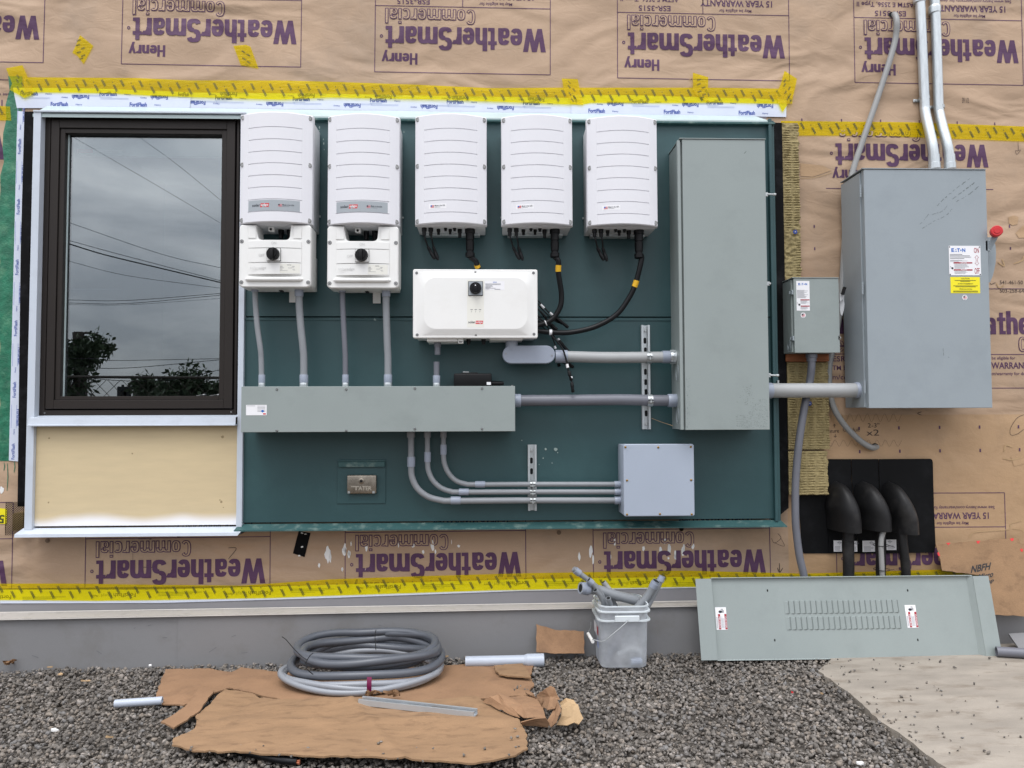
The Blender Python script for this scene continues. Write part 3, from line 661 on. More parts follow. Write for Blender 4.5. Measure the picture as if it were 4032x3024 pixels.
# torn wrap patches at the far right
b = MB(); Y = YW - 0.002
for pts in (((2115, 1350), (2150, 1340), (2178, 1350), (2172, 1395), (2140, 1402), (2118, 1390)), ((2190, 1420), (2212, 1400), (2230, 1480), (2180, 1480), (2160, 1450))): b.poly([S(C(*p), Y) for p in pts])
b.poly([S(C(*p), Y) for p in ((820, 1015), (960, 1030), (1015, 1060), (900, 1100), (820, 1095))])
b.poly([S(F(*p), Y) for p in ((2130, 1260), (2200, 1240), (2240, 1300), (2150, 1320))])
b.build('torn_patch', m_wrapc, wall, smooth=False)
b = MB()
for pts in (((2050, 50), (2090, 75), (2075, 30)), ((2150, 60), (2200, 40), (2212, 10)), ((2040, 180), (2060, 210), (2090, 190)), ((2140, 1200), (2100, 1190), (2090, 1230)), ((2080, 1270), (2140, 1280), (2212, 1260))): b.stroke(smoothpath([S(F(*p), YW - .003) for p in pts], 5), .006)
for pts in (((1870, 150), (1900, 115), (2000, 105), (2120, 95), (2130, 60), (2200, 40)), ((2140, 90), (2190, 95), (2212, 110))): b.stroke(smoothpath([S(I(*p), YW - .003) for p in pts], 5), .004)
for pts in (((820, 1108), (900, 1106), (980, 1085), (1020, 1070)), ((125, 500), (150, 490), (160, 560)),): b.stroke(smoothpath([S(C(*p), YW - .003) for p in pts], 5), .0035)
b.build('peeled_edge', m_cardedge, wall, smooth=False)
# washers
b = MB()
for p in (G(297, 165), G(1113, 130), H(1423, 115), H(658, 97), H(2185, 92), I(80, 93)):
    q = S(p, YW); b.cyl((q.x, YW, q.z), (q.x, YW - .003, q.z), .011, 18); b.cyl((q.x, YW - .003, q.z), (q.x, YW - .006, q.z), .004, 8)
b.build('fastener_washer', mat('dull_washer', srgb(118, 96, 76), .6), wall)

# ---- foundation
fd = thing('foundation_wall', 'grey sheet covered foundation wall with a beige metal ledge, above the gravel', 'foundation', (0, YF, 0))
def edgez(fn, pts, Y): return [S(fn(*p), Y) for p in pts]
def zline(ppx, Y, x):      # height of a traced, nearly level line at x
    q = [S(p, Y) for p in ppx]; a, b_ = q[0], q[-1]; return a.z + (b_.z - a.z) * (x - a.x) / (b_.x - a.x)
LT = [(G(0, 556)), (H(2212, 462))]; L1 = [G(0, 615), H(2212, 545)]; L2 = [G(0, 662), H(2212, 578)]
def xz(ppx, Y, xs_): return [(x, zline(ppx, Y, x)) for x in xs_]
b = MB(); xe = 3.4
tl, l1, l2 = xz(LT, YW - .02, (WX0, xe)), xz(L1, YW - .02, (WX0, xe)), xz(L2, YF - .02, (WX0, xe))
b.add([(WX0, YW - .012, l1[0][1] - .02), (xe, YW - .012, l1[1][1] - .02), (xe, YW - .012, tl[1][1] + .05), (WX0, YW - .012, tl[0][1] + .05)], [(0, 1, 2, 3)]); b.build('upper_membrane', m_found2, fd, smooth=False)
b = MB(); b.add([(WX0, YW - .014, l1[0][1]), (xe, YW - .014, l1[1][1]), (xe, YF - .018, l2[1][1] + .006), (WX0, YF - .018, l2[0][1] + .006), (WX0, YF - .018, l2[0][1]), (xe, YF - .018, l2[1][1]), (xe, YF + .01, l2[1][1] - .002), (WX0, YF + .01, l2[0][1] - .002)], [(0, 1, 2, 3), (3, 2, 5, 4), (4, 5, 6, 7)])
b.m = 1
for ll, Y, w in ((l1, YW - .0145, .004),): b.add([(WX0, Y - .002, ll[0][1]), (xe, Y - .002, ll[1][1]), (xe, Y - .002, ll[1][1] + w), (WX0, Y - .002, ll[0][1] + w)], [(0, 1, 2, 3)])
b.add([(WX0, YF - .0186, l2[0][1] + .001), (xe, YF - .0186, l2[1][1] + .001), (xe, YF - .0186, l2[1][1] + .0045), (WX0, YF - .0186, l2[0][1] + .0045)], [(0, 1, 2, 3)])
b.build('metal_ledge', [m_ledge, m_cream_edge], fd, smooth=False)
b = MB(); xj = S(G(1122, 700), YF).x
b.box(WX0, xj, YF, YW, -.12, l2[0][1] - .0), 
b.v = []; b.f = []; b.mi = []
for x0, x1, dy in ((WX0, xj, 0.0), (xj - .01, 3.4, -.004)):
    zA, zB = [zline(L2, YF - .02, x) - .001 for x in (x0, x1)]
    b.add([(x0, YF + dy, -.12), (x1, YF + dy, -.12), (x1, YF + dy, zB), (x0, YF + dy, zA), (x0, YW, -.12), (x1, YW, -.12), (x1, YW, zB), (x0, YW, zA)], [(0, 1, 2, 3), (4, 7, 6, 5), (0, 3, 7, 4), (1, 5, 6, 2), (3, 2, 6, 7)])
b.build('lower_sheet', m_found, fd, smooth=False)
b = MB(); b.m = 0; rs = random.Random(4)
for fn, x, y, l_ in ((G, 920, 695, 25), (G, 832, 712, 18), (G, 1010, 770, 30), (G, 1440, 765, 40), (G, 1300, 860, 90), (G, 1500, 865, 40), (G, 600, 850, 60), (G, 200, 880, 50), (H, 300, 690, 30)):
    a_ = rs.uniform(-1.2, 1.2); b.stroke([S(fn(x, y), YF - .0045), S(fn(x + l_ * cos(a_), y + l_ * sin(a_) * .4), YF - .0045)], .003)
b.build('scuff_mark', mat('scuff_grey', srgb(96, 98, 102), .7), fd, smooth=False)

# ================================================================== TAPES
def fort_text(b, w, ang_px0, px1, Y, flip): pass
def strip_print(b, quad, rows, Y, seed=1, big=True):
    """blue lettering repeated along a strip; quad = start, end, width vector"""
    p0, p1, wv = quad; ax = (p1 - p0); Ln = ax.length; ax = ax / Ln; wu = wv; W = wv.length; wu = wv / W
    rr = random.Random(seed)
    def place(t, s0, s1, h0, h1, rot, bold, mi, real=True):
        b.m = mi
        v, f = text_geo(t, bold, 0, 1.0)
        out = []
        for p in v:
            a_, c_ = (1 - p[0], 1 - p[1]) if rot else (p[0], p[1]); q = p0 + ax * (s0 + a_ * (s1 - s0)) + wu * (h0 + c_ * (h1 - h0)); out.append(Vector((q.x, Y, q.z)))
        b.add(out, f)
    def bar(s0, s1, h, t_, mi):
        b.m = mi; pts = [p0 + ax * s + wu * hh for s, hh in ((s0, h), (s1, h), (s1, h + t_), (s0, h + t_))]; b.add([Vector((q.x, Y, q.z)) for q in pts], [(0, 1, 2, 3)])
    for r_, (h0, rot, ph) in enumerate(rows):
        s = ph / 1264.0; s -= .378 * int(s / .378)
        while s < Ln - 0.02:
            e = min(s + 0.083, Ln - .004)
            if s > 0 and e - s > .05:
                place('FortiFlash', s, e, h0, h0 + .021, rot, .04, 1)
                bar(s, min(s + .06, Ln), h0 - .006 if not rot else h0 + .02, .0018, 2)
            if s + .15 < Ln and s + .12 > 0: place('Henry', s + .12 if not rot else s - .05 if s > .06 else s + .12, s + .15 if not rot else (s - .02 if s > .06 else s + .15), h0 + .003, h0 + .013, rot, .015, 1)
            for dh in (-.010, .006):
                if s + .15 < Ln: bar(s + .005, s + .14, h0 - .013 + (.03 if rot else 0) + dh * .3, .0012, 2)
            s += 0.378

def tape(name, ppx_top, ppx_bot, Y, label, mats, printer, thick=.0007, cat='tape', group=None):
    b = MB(); top = PX(ppx_top, Y); bot = PX(ppx_bot, Y)
    n = len(top) + len(bot); pts = top + list(reversed(bot))
    b.add(pts, [tuple(range(len(pts)))])
    if printer: printer(b, top, bot)
    return b, label
# yellow tape printed with small slanted marks
def marks(b, top, bot, Y, pitch=.045, ang=-62, sz=.040):
    x0, x1 = min(p.x for p in top + bot), max(p.x for p in top + bot)
    def zt_(L_, x):
        for a_, c_ in zip(L_, L_[1:]):
            if min(a_.x, c_.x) <= x <= max(a_.x, c_.x) and abs(c_.x - a_.x) > 1e-6: return a_.z + (c_.z - a_.z) * (x - a_.x) / (c_.x - a_.x)
        return L_[0].z if abs(x - L_[0].x) < abs(x - L_[-1].x) else L_[-1].z
    b.m = 1; i = 0; x = x0 + .02; c, s_ = cos(radians(ang)), sin(radians(ang))
    while x < x1 - .02:
        for fr in ((.66,) if i % 2 == 0 else (.34,)):
            zt0, zb0 = zt_(top, x), zt_(bot, x); z = zb0 + (zt0 - zb0) * fr; xx = x + (.0 if fr > .5 else .012)
            for off, l_, w in ((-.0034, sz, .0026), (.0, sz * .8, .0018), (.0036, sz * .9, .0026)):
                cx_, cz_ = xx - s_ * off, z + c * off
                p = [(-l_ / 2, -w / 2), (l_ / 2, -w / 2), (l_ / 2, w / 2), (-l_ / 2, w / 2)]
                q = [Vector((cx_ + a_ * c - d_ * s_, Y, cz_ + a_ * s_ + d_ * c)) for a_, d_ in p]
                if max(v.z for v in q) < zt0 - .001 and min(v.z for v in q) > zb0 + .001: b.add(q, [(0, 1, 2, 3)])
            tx, tz = xx - c * sz * .75, z - s_ * sz * .75
            if zb0 + .006 < tz < zt0 - .006: b.add([(tx - .003, Y, tz + .003), (tx + .003, Y, tz + .003), (tx, Y, tz - .003)], [(0, 1, 2)])
        x += pitch; i += 1
def ytape(name, tp, bt, Y, label, group=None, pitch=.045, ang=-62, sz=.040):
    b = MB(); top, bot = PX(tp, Y), PX(bt, Y); pts = top + list(reversed(bot)); b.add(pts, [tuple(range(len(pts)))])
    marks(b, top, bot, Y - .0006, pitch, ang, sz); b.flat = True
    return solo(b, name, [m_ytr, m_tapeink], label, 'tape', group, smooth=False)
YG = 'yellow printed tape stuck to the wrap'
# white flashing strips first (they lie under the yellow tape)
YS = YW - .004
def wstrip(name, tp, bt, Y, label, rows):
    b = MB(); top, bot = PX(tp, Y), PX(bt, Y); b.add(top + list(reversed(bot)), [tuple(range(len(top) + len(bot)))])
    p0 = bot[0]; p1 = bot[-1]; wv = Vector((0, 0, top[0].z - bot[0].z)); strip_print(b, (p0, p1, wv), rows, Y - .0006); b.flat = True
    return solo(b, name, [m_fort, m_blue, m_blueL], label, 'tape', 'white flashing tape strips round the opening', smooth=False)
wstrip('flashing_tape', [B(-885, 575), B(0, 583), B(600, 595), B(1560, 610)], [B(-885, 672), B(0, 683), B(700, 697), B(1500, 712)], YS + .001, 'white flashing tape with blue lettering above the first four white boxes', ((.044, 0, 165), (.016, 1, 2), (.062, 1, 195)))
wstrip('flashing_tape', [A(80, 545), A(600, 550), A(1190, 575)], [A(105, 672), A(700, 674), A(1180, 678)], YS - .002, 'white flashing tape with blue lettering over the window, torn at its left end', ((.010, 0, 203), (.046, 1, 330), (.062, 0, 497)))
wstrip('flashing_tape', [B(1500, 590), B(1900, 592), C(735, 620)], [B(1500, 710), B(2212, 717), C(733, 728)], YS - .002, 'white flashing tape with blue lettering above the rightmost white box, ending at the panel corner', ((.008, 0, 108), (.044, 1, 225), (.058, 0, 382)))
# vertical strip at the left
b = MB(); Y = YS - .001; top = PX([A(108, 690), A(160, 695)], Y); bot = PX([D(48, 1125), D(100, 1130)], Y); b.add([top[0], top[1], bot[1], bot[0]], [(0, 1, 2, 3)])
ax0 = (bot[1] - top[1]); wv = (top[0] - top[1])
# letters run upward: axis from the bottom to the top
p0 = bot[1] + Vector((0, 0, 0)); Ln = (top[1] - bot[1]).length
axu = (top[1] - bot[1]).normalized(); wl_ = Vector((-1, 0, 0))
def vput(t, s0, s1, h0, h1, rot, bold, mi):
    b.m = mi; v, f = text_geo(t, bold, 0, 1.0); out = []
    for p in v:
        a_, c_ = (1 - p[0], 1 - p[1]) if rot else (p[0], p[1]); q = p0 + axu * (s0 + a_ * (s1 - s0)) + wl_ * (h0 + c_ * (h1 - h0)); out.append(Vector((q.x, Y - .0006, q.z)))
    b.add(out, f)
s = .0
while s < Ln - .1:
    vput('FortiFlash', s + .01, s + .085, .018, .033, 0, .02, 1); vput('Henry', s + .13, s + .155, .018, .027, 0, .01, 1)
    vput('FortiFlash', s + .17, s + .25, .0, .012, 1, .02, 1)
    for h in (.012, .036): b.m = 2; q0, q1 = p0 + axu * (s + .16) + wl_ * h, p0 + axu * (s + .27) + wl_ * h; b.add([Vector((q.x, Y - .0006, q.z)) for q in (q0, q1, q1 + wl_ * .002, q0 + wl_ * .002)], [(0, 1, 2, 3)])
    s += .295
b.flat = True
solo(b, 'flashing_tape', [m_fort, m_blue, m_blueL], 'white flashing tape running down the left side of the window opening', 'tape', 'white flashing tape strips round the opening', smooth=False)
# butyl strip under the bottom yellow tape
b = MB(); Y = YW - .016; tp = PX([G(0, 470), G(1000, 470), H(0, 440), H(1200, 405), I(160, 390), I(1030, 400), I(2212, 420)], Y); bt = PX([G(0, 556), G(1000, 553), H(0, 522), H(1200, 478), I(160, 460), I(1030, 462), I(2212, 470)], Y)
b.add(tp + list(reversed(bt)), [tuple(range(len(tp) + len(bt)))])
b.flat = True
def bline(fn, x0, x1, y0, y1, t, rot, mi, bold=.02):
    b.m = mi; a_, c_ = S(fn(x0, y1), Y - .0006), S(fn(x1, y0), Y - .0006); b.text(t, a_.x, c_.x, a_.z, c_.z, Y - .0006, rot=rot, bold=bold)
for fn, x0, y in ((G, 705, 490), (G, 1545, 478), (H, 300, 440), (H, 1095, 418), (H, 1865, 415), (G, -70, 505)):
    bline(fn, x0, x0 + 140, y, y + 27, 'FortiFlash', 1, 1); bline(fn, x0 - 140, x0 - 95, y + 8, y + 28, 'Henry', 1, 1, .01); bline(fn, x0 - 75, x0 - 10, y, y + 27, 'Butyl', 1, 2)
for fn, x0, y in ((G, 985, 485), (G, 140, 515), (G, 1810, 465), (H, 560, 438), (H, 1340, 420), (I, 25, 425)):
    b.m = 2
    for k in range(3): a_, c_ = S(fn(x0, y + 10 * k), Y - .0006), S(fn(x0 + 270 - 60 * k, y + 10 * k + 3), Y - .0006); b.plate(a_.x, c_.x, c_.z, a_.z, Y - .0006)
solo(b, 'flashing_tape', [m_fort, m_blue, m_blueL], 'long white butyl flashing tape along the foot of the wrap, under the yellow tape', 'tape', smooth=False)

ytape('yellow_tape', [A(150, 480), A(850, 485), A(1190, 500), A(1760, 500), B(0, 508), B(500, 525), B(1000, 548), B(1400, 545), B(2212, 545), C(300, 546), C(780, 552)],
      [A(150, 572), A(700, 580), A(1000, 598), A(1740, 620), B(0, 606), B(700, 620), B(1560, 652), B(1620, 640), B(2212, 640), C(300, 638), C(770, 645)], YS - .006, 'long yellow tape across the top, over the white flashing tape')
ytape('yellow_tape', [C(700, 752), C(1500, 760), C(2300, 790)], [C(700, 842), C(1300, 843), C(1700, 860), C(2300, 882)], YW - .003, 'yellow tape running right from the green panel behind the two steel pipes')
ytape('yellow_tape', [A(-20, 658), A(62, 662)], [A(-20, 746), A(70, 750)], YW - .003, 'short end of yellow tape at the left edge beside the green strip')
ytape('yellow_tape', [G(-20, 433), G(400, 432), G(1000, 440), G(1500, 445), H(0, 406), H(600, 385), H(1200, 368), H(2212, 352), I(850, 370), I(1700, 345), I(2250, 350)],
      [G(-20, 535), G(600, 540), G(1000, 535), G(1700, 522), H(0, 508), H(1000, 475), H(2212, 453), I(850, 447), I(1700, 440), I(2250, 445)], YW - .019, 'long yellow tape along the foot of the wrap above the grey foundation')
def piece(pp, Y, label, ang): 
    b = MB(); q = PX(pp, Y); b.add(q, [tuple(range(len(q)))]); b.flat = True
    cx_ = sum(v.x for v in q) / len(q); cz_ = sum(v.z for v in q) / len(q); b.m = 1; c, s_ = cos(radians(ang)), sin(radians(ang))
    for dx, dz in ((-.012, .022), (.012, .006), (-.008, -.014), (.014, -.03), (-.01, .045), (.004, -.045)):
        for off in (-.0024, 0, .0026):
            p = [(-.01, off - .0007), (.01, off - .0007), (.01, off + .0007), (-.01, off + .0007)]; bx, bz = cx_ + dx, cz_ + dz
            vs = [Vector((bx + a_ * c - d_ * s_, Y - .0006, bz + a_ * s_ + d_ * c)) for a_, d_ in p]
            if all(min(v.x for v in q) + .01 < w.x < max(v.x for v in q) - .01 and min(v.z for v in q) + .01 < w.z < max(v.z for v in q) - .01 for w in vs): b.add(vs, [(0, 1, 2, 3)])
    return solo(b, 'yellow_tape_patch', [m_ytr, m_tapeink], label, 'tape patch', 'small patches of yellow tape', smooth=False)
piece([A(498, 218), A(580, 285), A(520, 398), A(480, 345), A(450, 328), A(475, 275)], YW - .003, 'diamond shaped yellow tape patch alone on the wrap, upper left', 20)
piece([A(1452, 285), A(1530, 278), A(1558, 290), A(1608, 425), A(1530, 412), A(1498, 405)], YW - .003, 'slanting yellow tape patch on the frame line of the printed logo above the window', -30)
piece([A(37, 425), A(140, 405), A(210, 570), A(205, 585), A(150, 610), A(110, 585), A(60, 560), A(75, 520)], YS - .009, 'crumpled yellow tape patch at the top left corner over the green strip', -60)
piece([B(1440, 488), B(1540, 492), B(1575, 655), B(1500, 640), B(1455, 560)], YS - .009, 'yellow tape patch above the gap between the fourth and fifth white boxes', -50)
piece([C(152, 452), C(248, 480), C(245, 590), C(255, 640), C(170, 590), C(153, 560)], YS - .009, 'ragged yellow tape patch sticking up above the tall grey box', 20)
piece([C(722, 440), C(800, 490), C(785, 560), C(778, 590), C(710, 698), C(665, 600), C(700, 520)], YS - .009, 'pointed yellow tape patch over the right end of the white flashing tape', 60)
b = MB(); q = PX([D(-30, 1382), D(38, 1388), D(36, 1470), D(-30, 1468)], YW - .003); b.add(q, [(0, 1, 2, 3)]); b.m = 1; r5 = (S(D(-4, 1465), YW).x, S(D(26, 1465), YW).x, S(D(0, 1465), YW).z, S(D(0, 1420), YW).z); b.text('5', r5[0], r5[1], r5[2], r5[3], YW - .0036, rot=1, bold=.03); b.flat = True
solo(b, 'yellow_sticker', [m_ylab, m_tapeink], 'yellow sticker with an upside-down figure at the lower left edge', 'sticker', smooth=False)
# green liquid flashing at the left
b = MB(); rs = random.Random(8); Lf, Rt_ = [], []
for k in range(28):
    t_ = k / 27; y = 470 + (2185 - 470) / 1.0 * t_ * 1.0
    yy = 300 + t_ * (1815 - 300)
    Lf.append(S((36 - 38 * min(1, t_ * 3.2) + rs.uniform(-5, 5) * 1.3 if t_ < .35 else -2 + rs.uniform(-4, 4), yy), YW - .002)); Rt_.append(S((88 - 30 * t_, yy), YW - .002))
b.add(Lf + list(reversed(Rt_)), [tuple(range(56))]); b.flat = True
for x, y0, y1 in ((78, 1130, 1190), (40, 1140, 1290), (22, 1135, 1180)): b.stroke([S(D(x, y0), YW - .002), S(D(x + 3, (y0 + y1) / 2), YW - .002), S(D(x - 2, y1), YW - .002)], .004)
solo(b, 'liquid_flashing', [m_green], 'brushed green liquid flashing strip with drips, down the left edge of the opening', 'flashing', smooth=False)

# ================================================================== GREEN PANEL
pan = thing('wall_panel', 'dark green metal clad wall panel that carries the white boxes and conduits', 'wall panel', (1.0, 0, .6))
px0 = S(D(1323, 700), 0).x; px1 = S(C(655, 900), 0).x - .020; zt0 = S(C(0, 757), 0).z; zb0 = S(H(600, 48), 0).z; zs = S((2000, 1250), 0).z
b = MB(); b.box(px0, px1, 0, .05, zs + .0045, zt0, .001, 1); b.build('upper_cladding', m_teal, pan)
b = MB(); b.box(px0, px1, 0.0, .05, zb0 + .002, zs - .001, .001, 1); b.box(px0, px1 - .025, -.0035, .0, zs - .0165, zs - .006, .0015, 1); b.build('lower_cladding', m_teal, pan)
b = MB(); b.box(px0, px1, .03, YW, zb0, zt0 - .004); b.build('backing', m_gap, pan)
# right-hand trim
tx0, tx1 = S(C(628, 900), -.012).x, S(C(660, 900), -.012).x
b = MB(); b.box(px1 - .012, px1 + .004, -.022, .05, zb0 - .01, zt0 + .012, .002, 1); b.box(px1 + .0045, px1 + .02, -.008, .05, zb0 - .01, zt0 + .008, .002, 1); b.build('side_trim', m_teal, pan)
# top flashing: sloping pale sheet from the wrap to a green lip
za, zb = S(C(0, 715), YW - .01).z, S(C(0, 745), -.012).z
b = MB(); xx0 = S(A(208, 690), -.01).x; xx1 = S(C(605, 740), -.01).x; xw = S(A(1495, 700), -.01).x
zl = S(A(208, 686), -.02).z; zr = S(C(600, 742), -.02).z
b.add([(xx0, -.012, zt0 + .004), (xx1 + .02, -.012, zt0 + .004), (xx1 - .01, YW - .008, zt0 + .072), (xx0, YW - .008, zt0 + .088)], [(0, 1, 2, 3)])
b.add([(xx0, -.014, zt0 - .012), (xx1 + .02, -.014, zt0 - .012), (xx1 + .02, -.0145, zt0 + .004), (xx0, -.0145, zt0 + .004)], [(0, 1, 2, 3)])
b.build('top_flashing', m_lip, pan, smooth=False)
b = MB(); b.box(px0, px1 + .020, -.024, .0, zt0 - .016, zt0 - .006, .001, 1); b.build('green_lip', m_teal_edge, pan)
# bottom flashing projecting
b = MB(); zf0 = S(H(600, 60), -.035).z; zf1 = S(H(600, 92), -.045).z
b.add([(px0 - .01, -.001, zb0 - .004), (px1 + .02, -.001, zb0 - .004), (px1 + .035, -.045, zf1), (px0 - .02, -.045, zf1), (px0 - .02, -.045, zf1 - .006), (px1 + .035, -.045, zf1 - .006), (px1 + .02, YW - .01, zf1 - .004), (px0 - .01, YW - .01, zf1 - .004)],
      [(0, 1, 2, 3), (3, 2, 5, 4), (4, 5, 6, 7), (1, 6, 5, 2)])
b.build('bottom_flashing', m_teal_edge, pan, smooth=False)
# specks, screw holes and filler spots on the cladding
b = MB(); rs = random.Random(6)
for fn, x, y, r_ in ((K, 1, 1, .0),): pass
for x, y, r_ in ((1340, 1214, .006), (1402, 1216, .009), (1192, 1160, .003), (1325, 1270, .0035), (1415, 1236, .003), (1380, 1300, .003), (1300, 1310, .002), (278, 408, .005), (285, 411, .003)):
    q = S(E(x, y), -.0006); b.poly([(q.x + r_ * rs.uniform(.6, 1.2) * cos(2 * pi * k / 9), -.0042, q.z + r_ * rs.uniform(.6, 1.2) * sin(2 * pi * k / 9)) for k in range(9)])
for x, y, r_ in ((1110, 490, .005), (1105, 440, .0035), (1115, 560, .003), (1060, 300, .006), (1055, 340, .004), (2045, 355, .004)):
    q = S(M(x, y), -.0006); b.poly([(q.x + .5 * r_ * cos(2 * pi * k / 9), -.0006, q.z + 1.3 * r_ * rs.uniform(.6, 1.2) * sin(2 * pi * k / 9)) for k in range(9)])
for v in b.v: pass
b.build('paint_speck', mat('filler_spot', srgb(140, 156, 152), .7), pan, smooth=False)

# black edge strips and mineral wool
def pstrip(name, pp, Y, t, m, label, cat): b = MB(); b.pprism(pp, Y, t); return solo(b, name, m, label, cat)
pstrip('edge_strip', [C(630, 762), C(706, 764), F(722, 0), F(748, 1580), I(690, 10), I(690, -5), F(690, 1580), F(665, 0), C(650, 1580)], .05, .03, m_blackstrip, 'black membrane strip along the right edge of the green panel', 'strip')
pstrip('edge_strip', [A(152, 693), A(212, 693), D(160, 0), D(135, 1375), D(95, 1375), D(112, 0)], .04, .03, m_blackstrip, 'black membrane strip left of the white window surround', 'strip')
def wool(px_pts, Y, seed, label, ridges='h'):
    q = PX(px_pts, Y); x0, x1, z0, z1 = min(v.x for v in q), max(v.x for v in q), min(v.z for v in q), max(v.z for v in q)
    nx, nz = max(6, int((x1 - x0) / .004)), max(8, int((z1 - z0) / .004)); b = MB(); off = Vector((seed * 3.1, 0, seed))
    for j in range(nz + 1):
        for i in range(nx + 1):
            u, w = i / nx, j / nz; x, z = x0 + (x1 - x0) * u, z0 + (z1 - z0) * w
            col = 0.5 + 0.5 * sin(x * 2 * pi / .045 + .6 * noise.noise(Vector((x * 20, z * 9, seed))))
            rg = abs(sin(z * pi / .0125 + .5 * noise.noise(Vector((x * 30, z * 12, seed)))))
            ruin = max(0, min(1, noise.noise(Vector((x * 9, z * 5, seed + 2))) * 3 + .1)) * (1 if seed == 1 else .25)
            d = .0075 * rg * (1 - ruin) * (.35 + .65 * min(1, col * 1.6)) + ruin * .010 * noise.noise(Vector((x * 45, z * 60, 1))) + .003 * noise.noise(Vector((x * 90, z * 110, 4)))
            ex = (.006 + .010 * ruin) * noise.noise(Vector((z * 38, seed, 7))) * (1 if u > .5 else .15) * abs(2 * u - 1) ** 6
            b.v.append(Vector((x + ex, Y - d, z)))
    b.f = [(j * (nx + 1) + i, j * (nx + 1) + i + 1, (j + 1) * (nx + 1) + i + 1, (j + 1) * (nx + 1) + i) for j in range(nz) for i in range(nx)]
    # skirt to the wall
    bo = [i for i in range(nx + 1)] + [(j + 1) * (nx + 1) - 1 for j in range(1, nz + 1)] + [nz * (nx + 1) + i for i in range(nx - 1, -1, -1)] + [j * (nx + 1) for j in range(nz - 1, 0, -1)]
    base = len(b.v); b.v += [Vector((b.v[i].x, YW - .004, b.v[i].z)) for i in bo]; m_ = len(bo)
    b.f += [(bo[i], bo[(i + 1) % m_], base + (i + 1) % m_, base + i) for i in range(m_)]; b.mi = [0] * len(b.f)
    return solo(b, 'mineral_wool', m_wool, label, 'insulation', 'mineral wool insulation pieces', angle=50)
wool([C(706, 766), C(806, 768), F(822, 0), F(820, 160), F(722, 160)], .07, 1, 'tall narrow strip of olive mineral wool above the small switch box')
wool([F(737, 675), F(990, 672), F(990, 1214), F(750, 1214)], .062, 2, 'wide olive mineral wool slab under the small switch box')
wool([F(748, 1228), F(988, 1226), F(990, 1498), F(750, 1498)], .062, 3, 'short olive mineral wool slab directly above the black sheet')
b = MB(); x0, x1, z0, z1 = rect(F(733, 622), F(1000, 668), .035); b.box(x0, x1, .035, YW, z0, z1, .002); b.box(x0, x1 - .02, .04, YW, z1 + .01, z1 + .36); solo(b, 'wood_blocking', m_woodo, 'reddish wood blocking behind the foot of the small switch box', 'wood block')
b = MB(); x0, x1, z0, z1 = rect(D(68, 1412), D(128, 1508), .04); b.box(x0, x1, .04, YW, z0, z1, .002); solo(b, 'wood_blocking', m_wood, 'pale wood block at the lower left corner, in front of the black plastic mesh', 'wood block')
b = MB(); Y = .036
c0, c1 = S(D(28, 1350), Y), S(D(132, 1532), Y); k = 0
for i in range(-14, 30):
    for s_ in (1, -1):
        pts = []
        for j in range(16):
            z = c0.z + (c1.z - c0.z) * j / 15; x = c0.x + i * .0075 + s_ * (.00375 * (1 if j % 2 else -1))
            if c0.x <= x <= c1.x: pts.append(Vector((x, Y, z)))
        if len(pts) > 3: b.stroke(pts, .0026)
solo(b, 'plastic_mesh', m_gap, 'scrap of black plastic mesh behind the wood block at the lower left corner', 'mesh', smooth=False)

# ================================================================== WINDOW AND ITS SURROUND
YSF = -.02
sur = thing('window_surround', 'white aluminium surround framing the window and the tan board below it', 'frame', (-1.6, 0, .6))
jl = [S(A(208, 690), YSF).x, S(A(246, 700), YSF).x]
def vbar(name, pt, pb, Y, dpt, m, parent, w):   # a vertical bar traced at its top and bottom, averaged
    a_, c_ = S(pt, Y), S(pb, Y); x = (a_.x + c_.x) / 2; b = MB(); b.box(x, x + w, Y, Y + dpt, min(a_.z, c_.z), max(a_.z, c_.z), .001, 1); return b.build(name, m, parent), x
zlo = S(D(600, 1500), YSF).z; zhi = S(A(800, 700), YSF).z
xl = (S(A(208, 690), YSF).x + S(D(132, 1500), YSF).x) / 2; xr = (S(A(1497, 700), YSF).x + S(D(1286, 1470), YSF).x) / 2
xr2 = (S(D(1325, 300), YSF).x + S(D(1320, 1470), YSF).x) / 2
b = MB(); b.box(xl, xl + .034, YSF, YW, zlo, zhi, .001, 1); b.build('jamb', m_whitealu, sur)
b = MB(); b.box(xr, xr2, YSF, .06, zlo, zhi + .0, .001, 1); b.build('mullion_post', m_whitealu, sur)
zs0, zs1 = S(D(700, 932), -.045).z, S(D(700, 895), -.045).z
b = MB(); b.add([(xl + .03, .05, zs1 + .02), (xr, .05, zs1 + .02), (xr, -.04, zs1 + .003), (xl + .02, -.04, zs1 + .003), (xl + .02, -.045, zs0), (xr, -.045, zs0), (xr, -.036, zs0 + .002), (xl + .02, -.036, zs0 + .002)], [(0, 1, 2, 3), (3, 2, 5, 4), (4, 5, 6, 7)])
b.box(xl + .02, xr, -.048, -.02, zs0 - .004, zs0 + .003, .001, 1); b.build('sill', m_whitealu, sur, smooth=False)
b = MB(); zq = S(D(700, 1535), -.06).z
b.add([(xl - .015, -.0, zlo + .006), (xr2 + .0, -.0, zlo + .006), (xr2 + .004, -.055, zq + .010), (xl - .022, -.055, zq + .010), (xl - .022, -.057, zq - .004), (xr2 - .008, -.057, zq - .004), (xr2, YW - .01, zq), (xl - .01, YW - .01, zq)], [(0, 1, 2, 3), (3, 2, 5, 4), (4, 5, 6, 7), (0, 3, 4, 7)])
b.build('bottom_flashing', m_whitealu, sur, smooth=False)
b = MB(); b.box(xl, xr2, -.025, YW - .01, zhi - .002, zhi + .006, .001, 1); b.build('head_flashing', m_whitealu, sur)

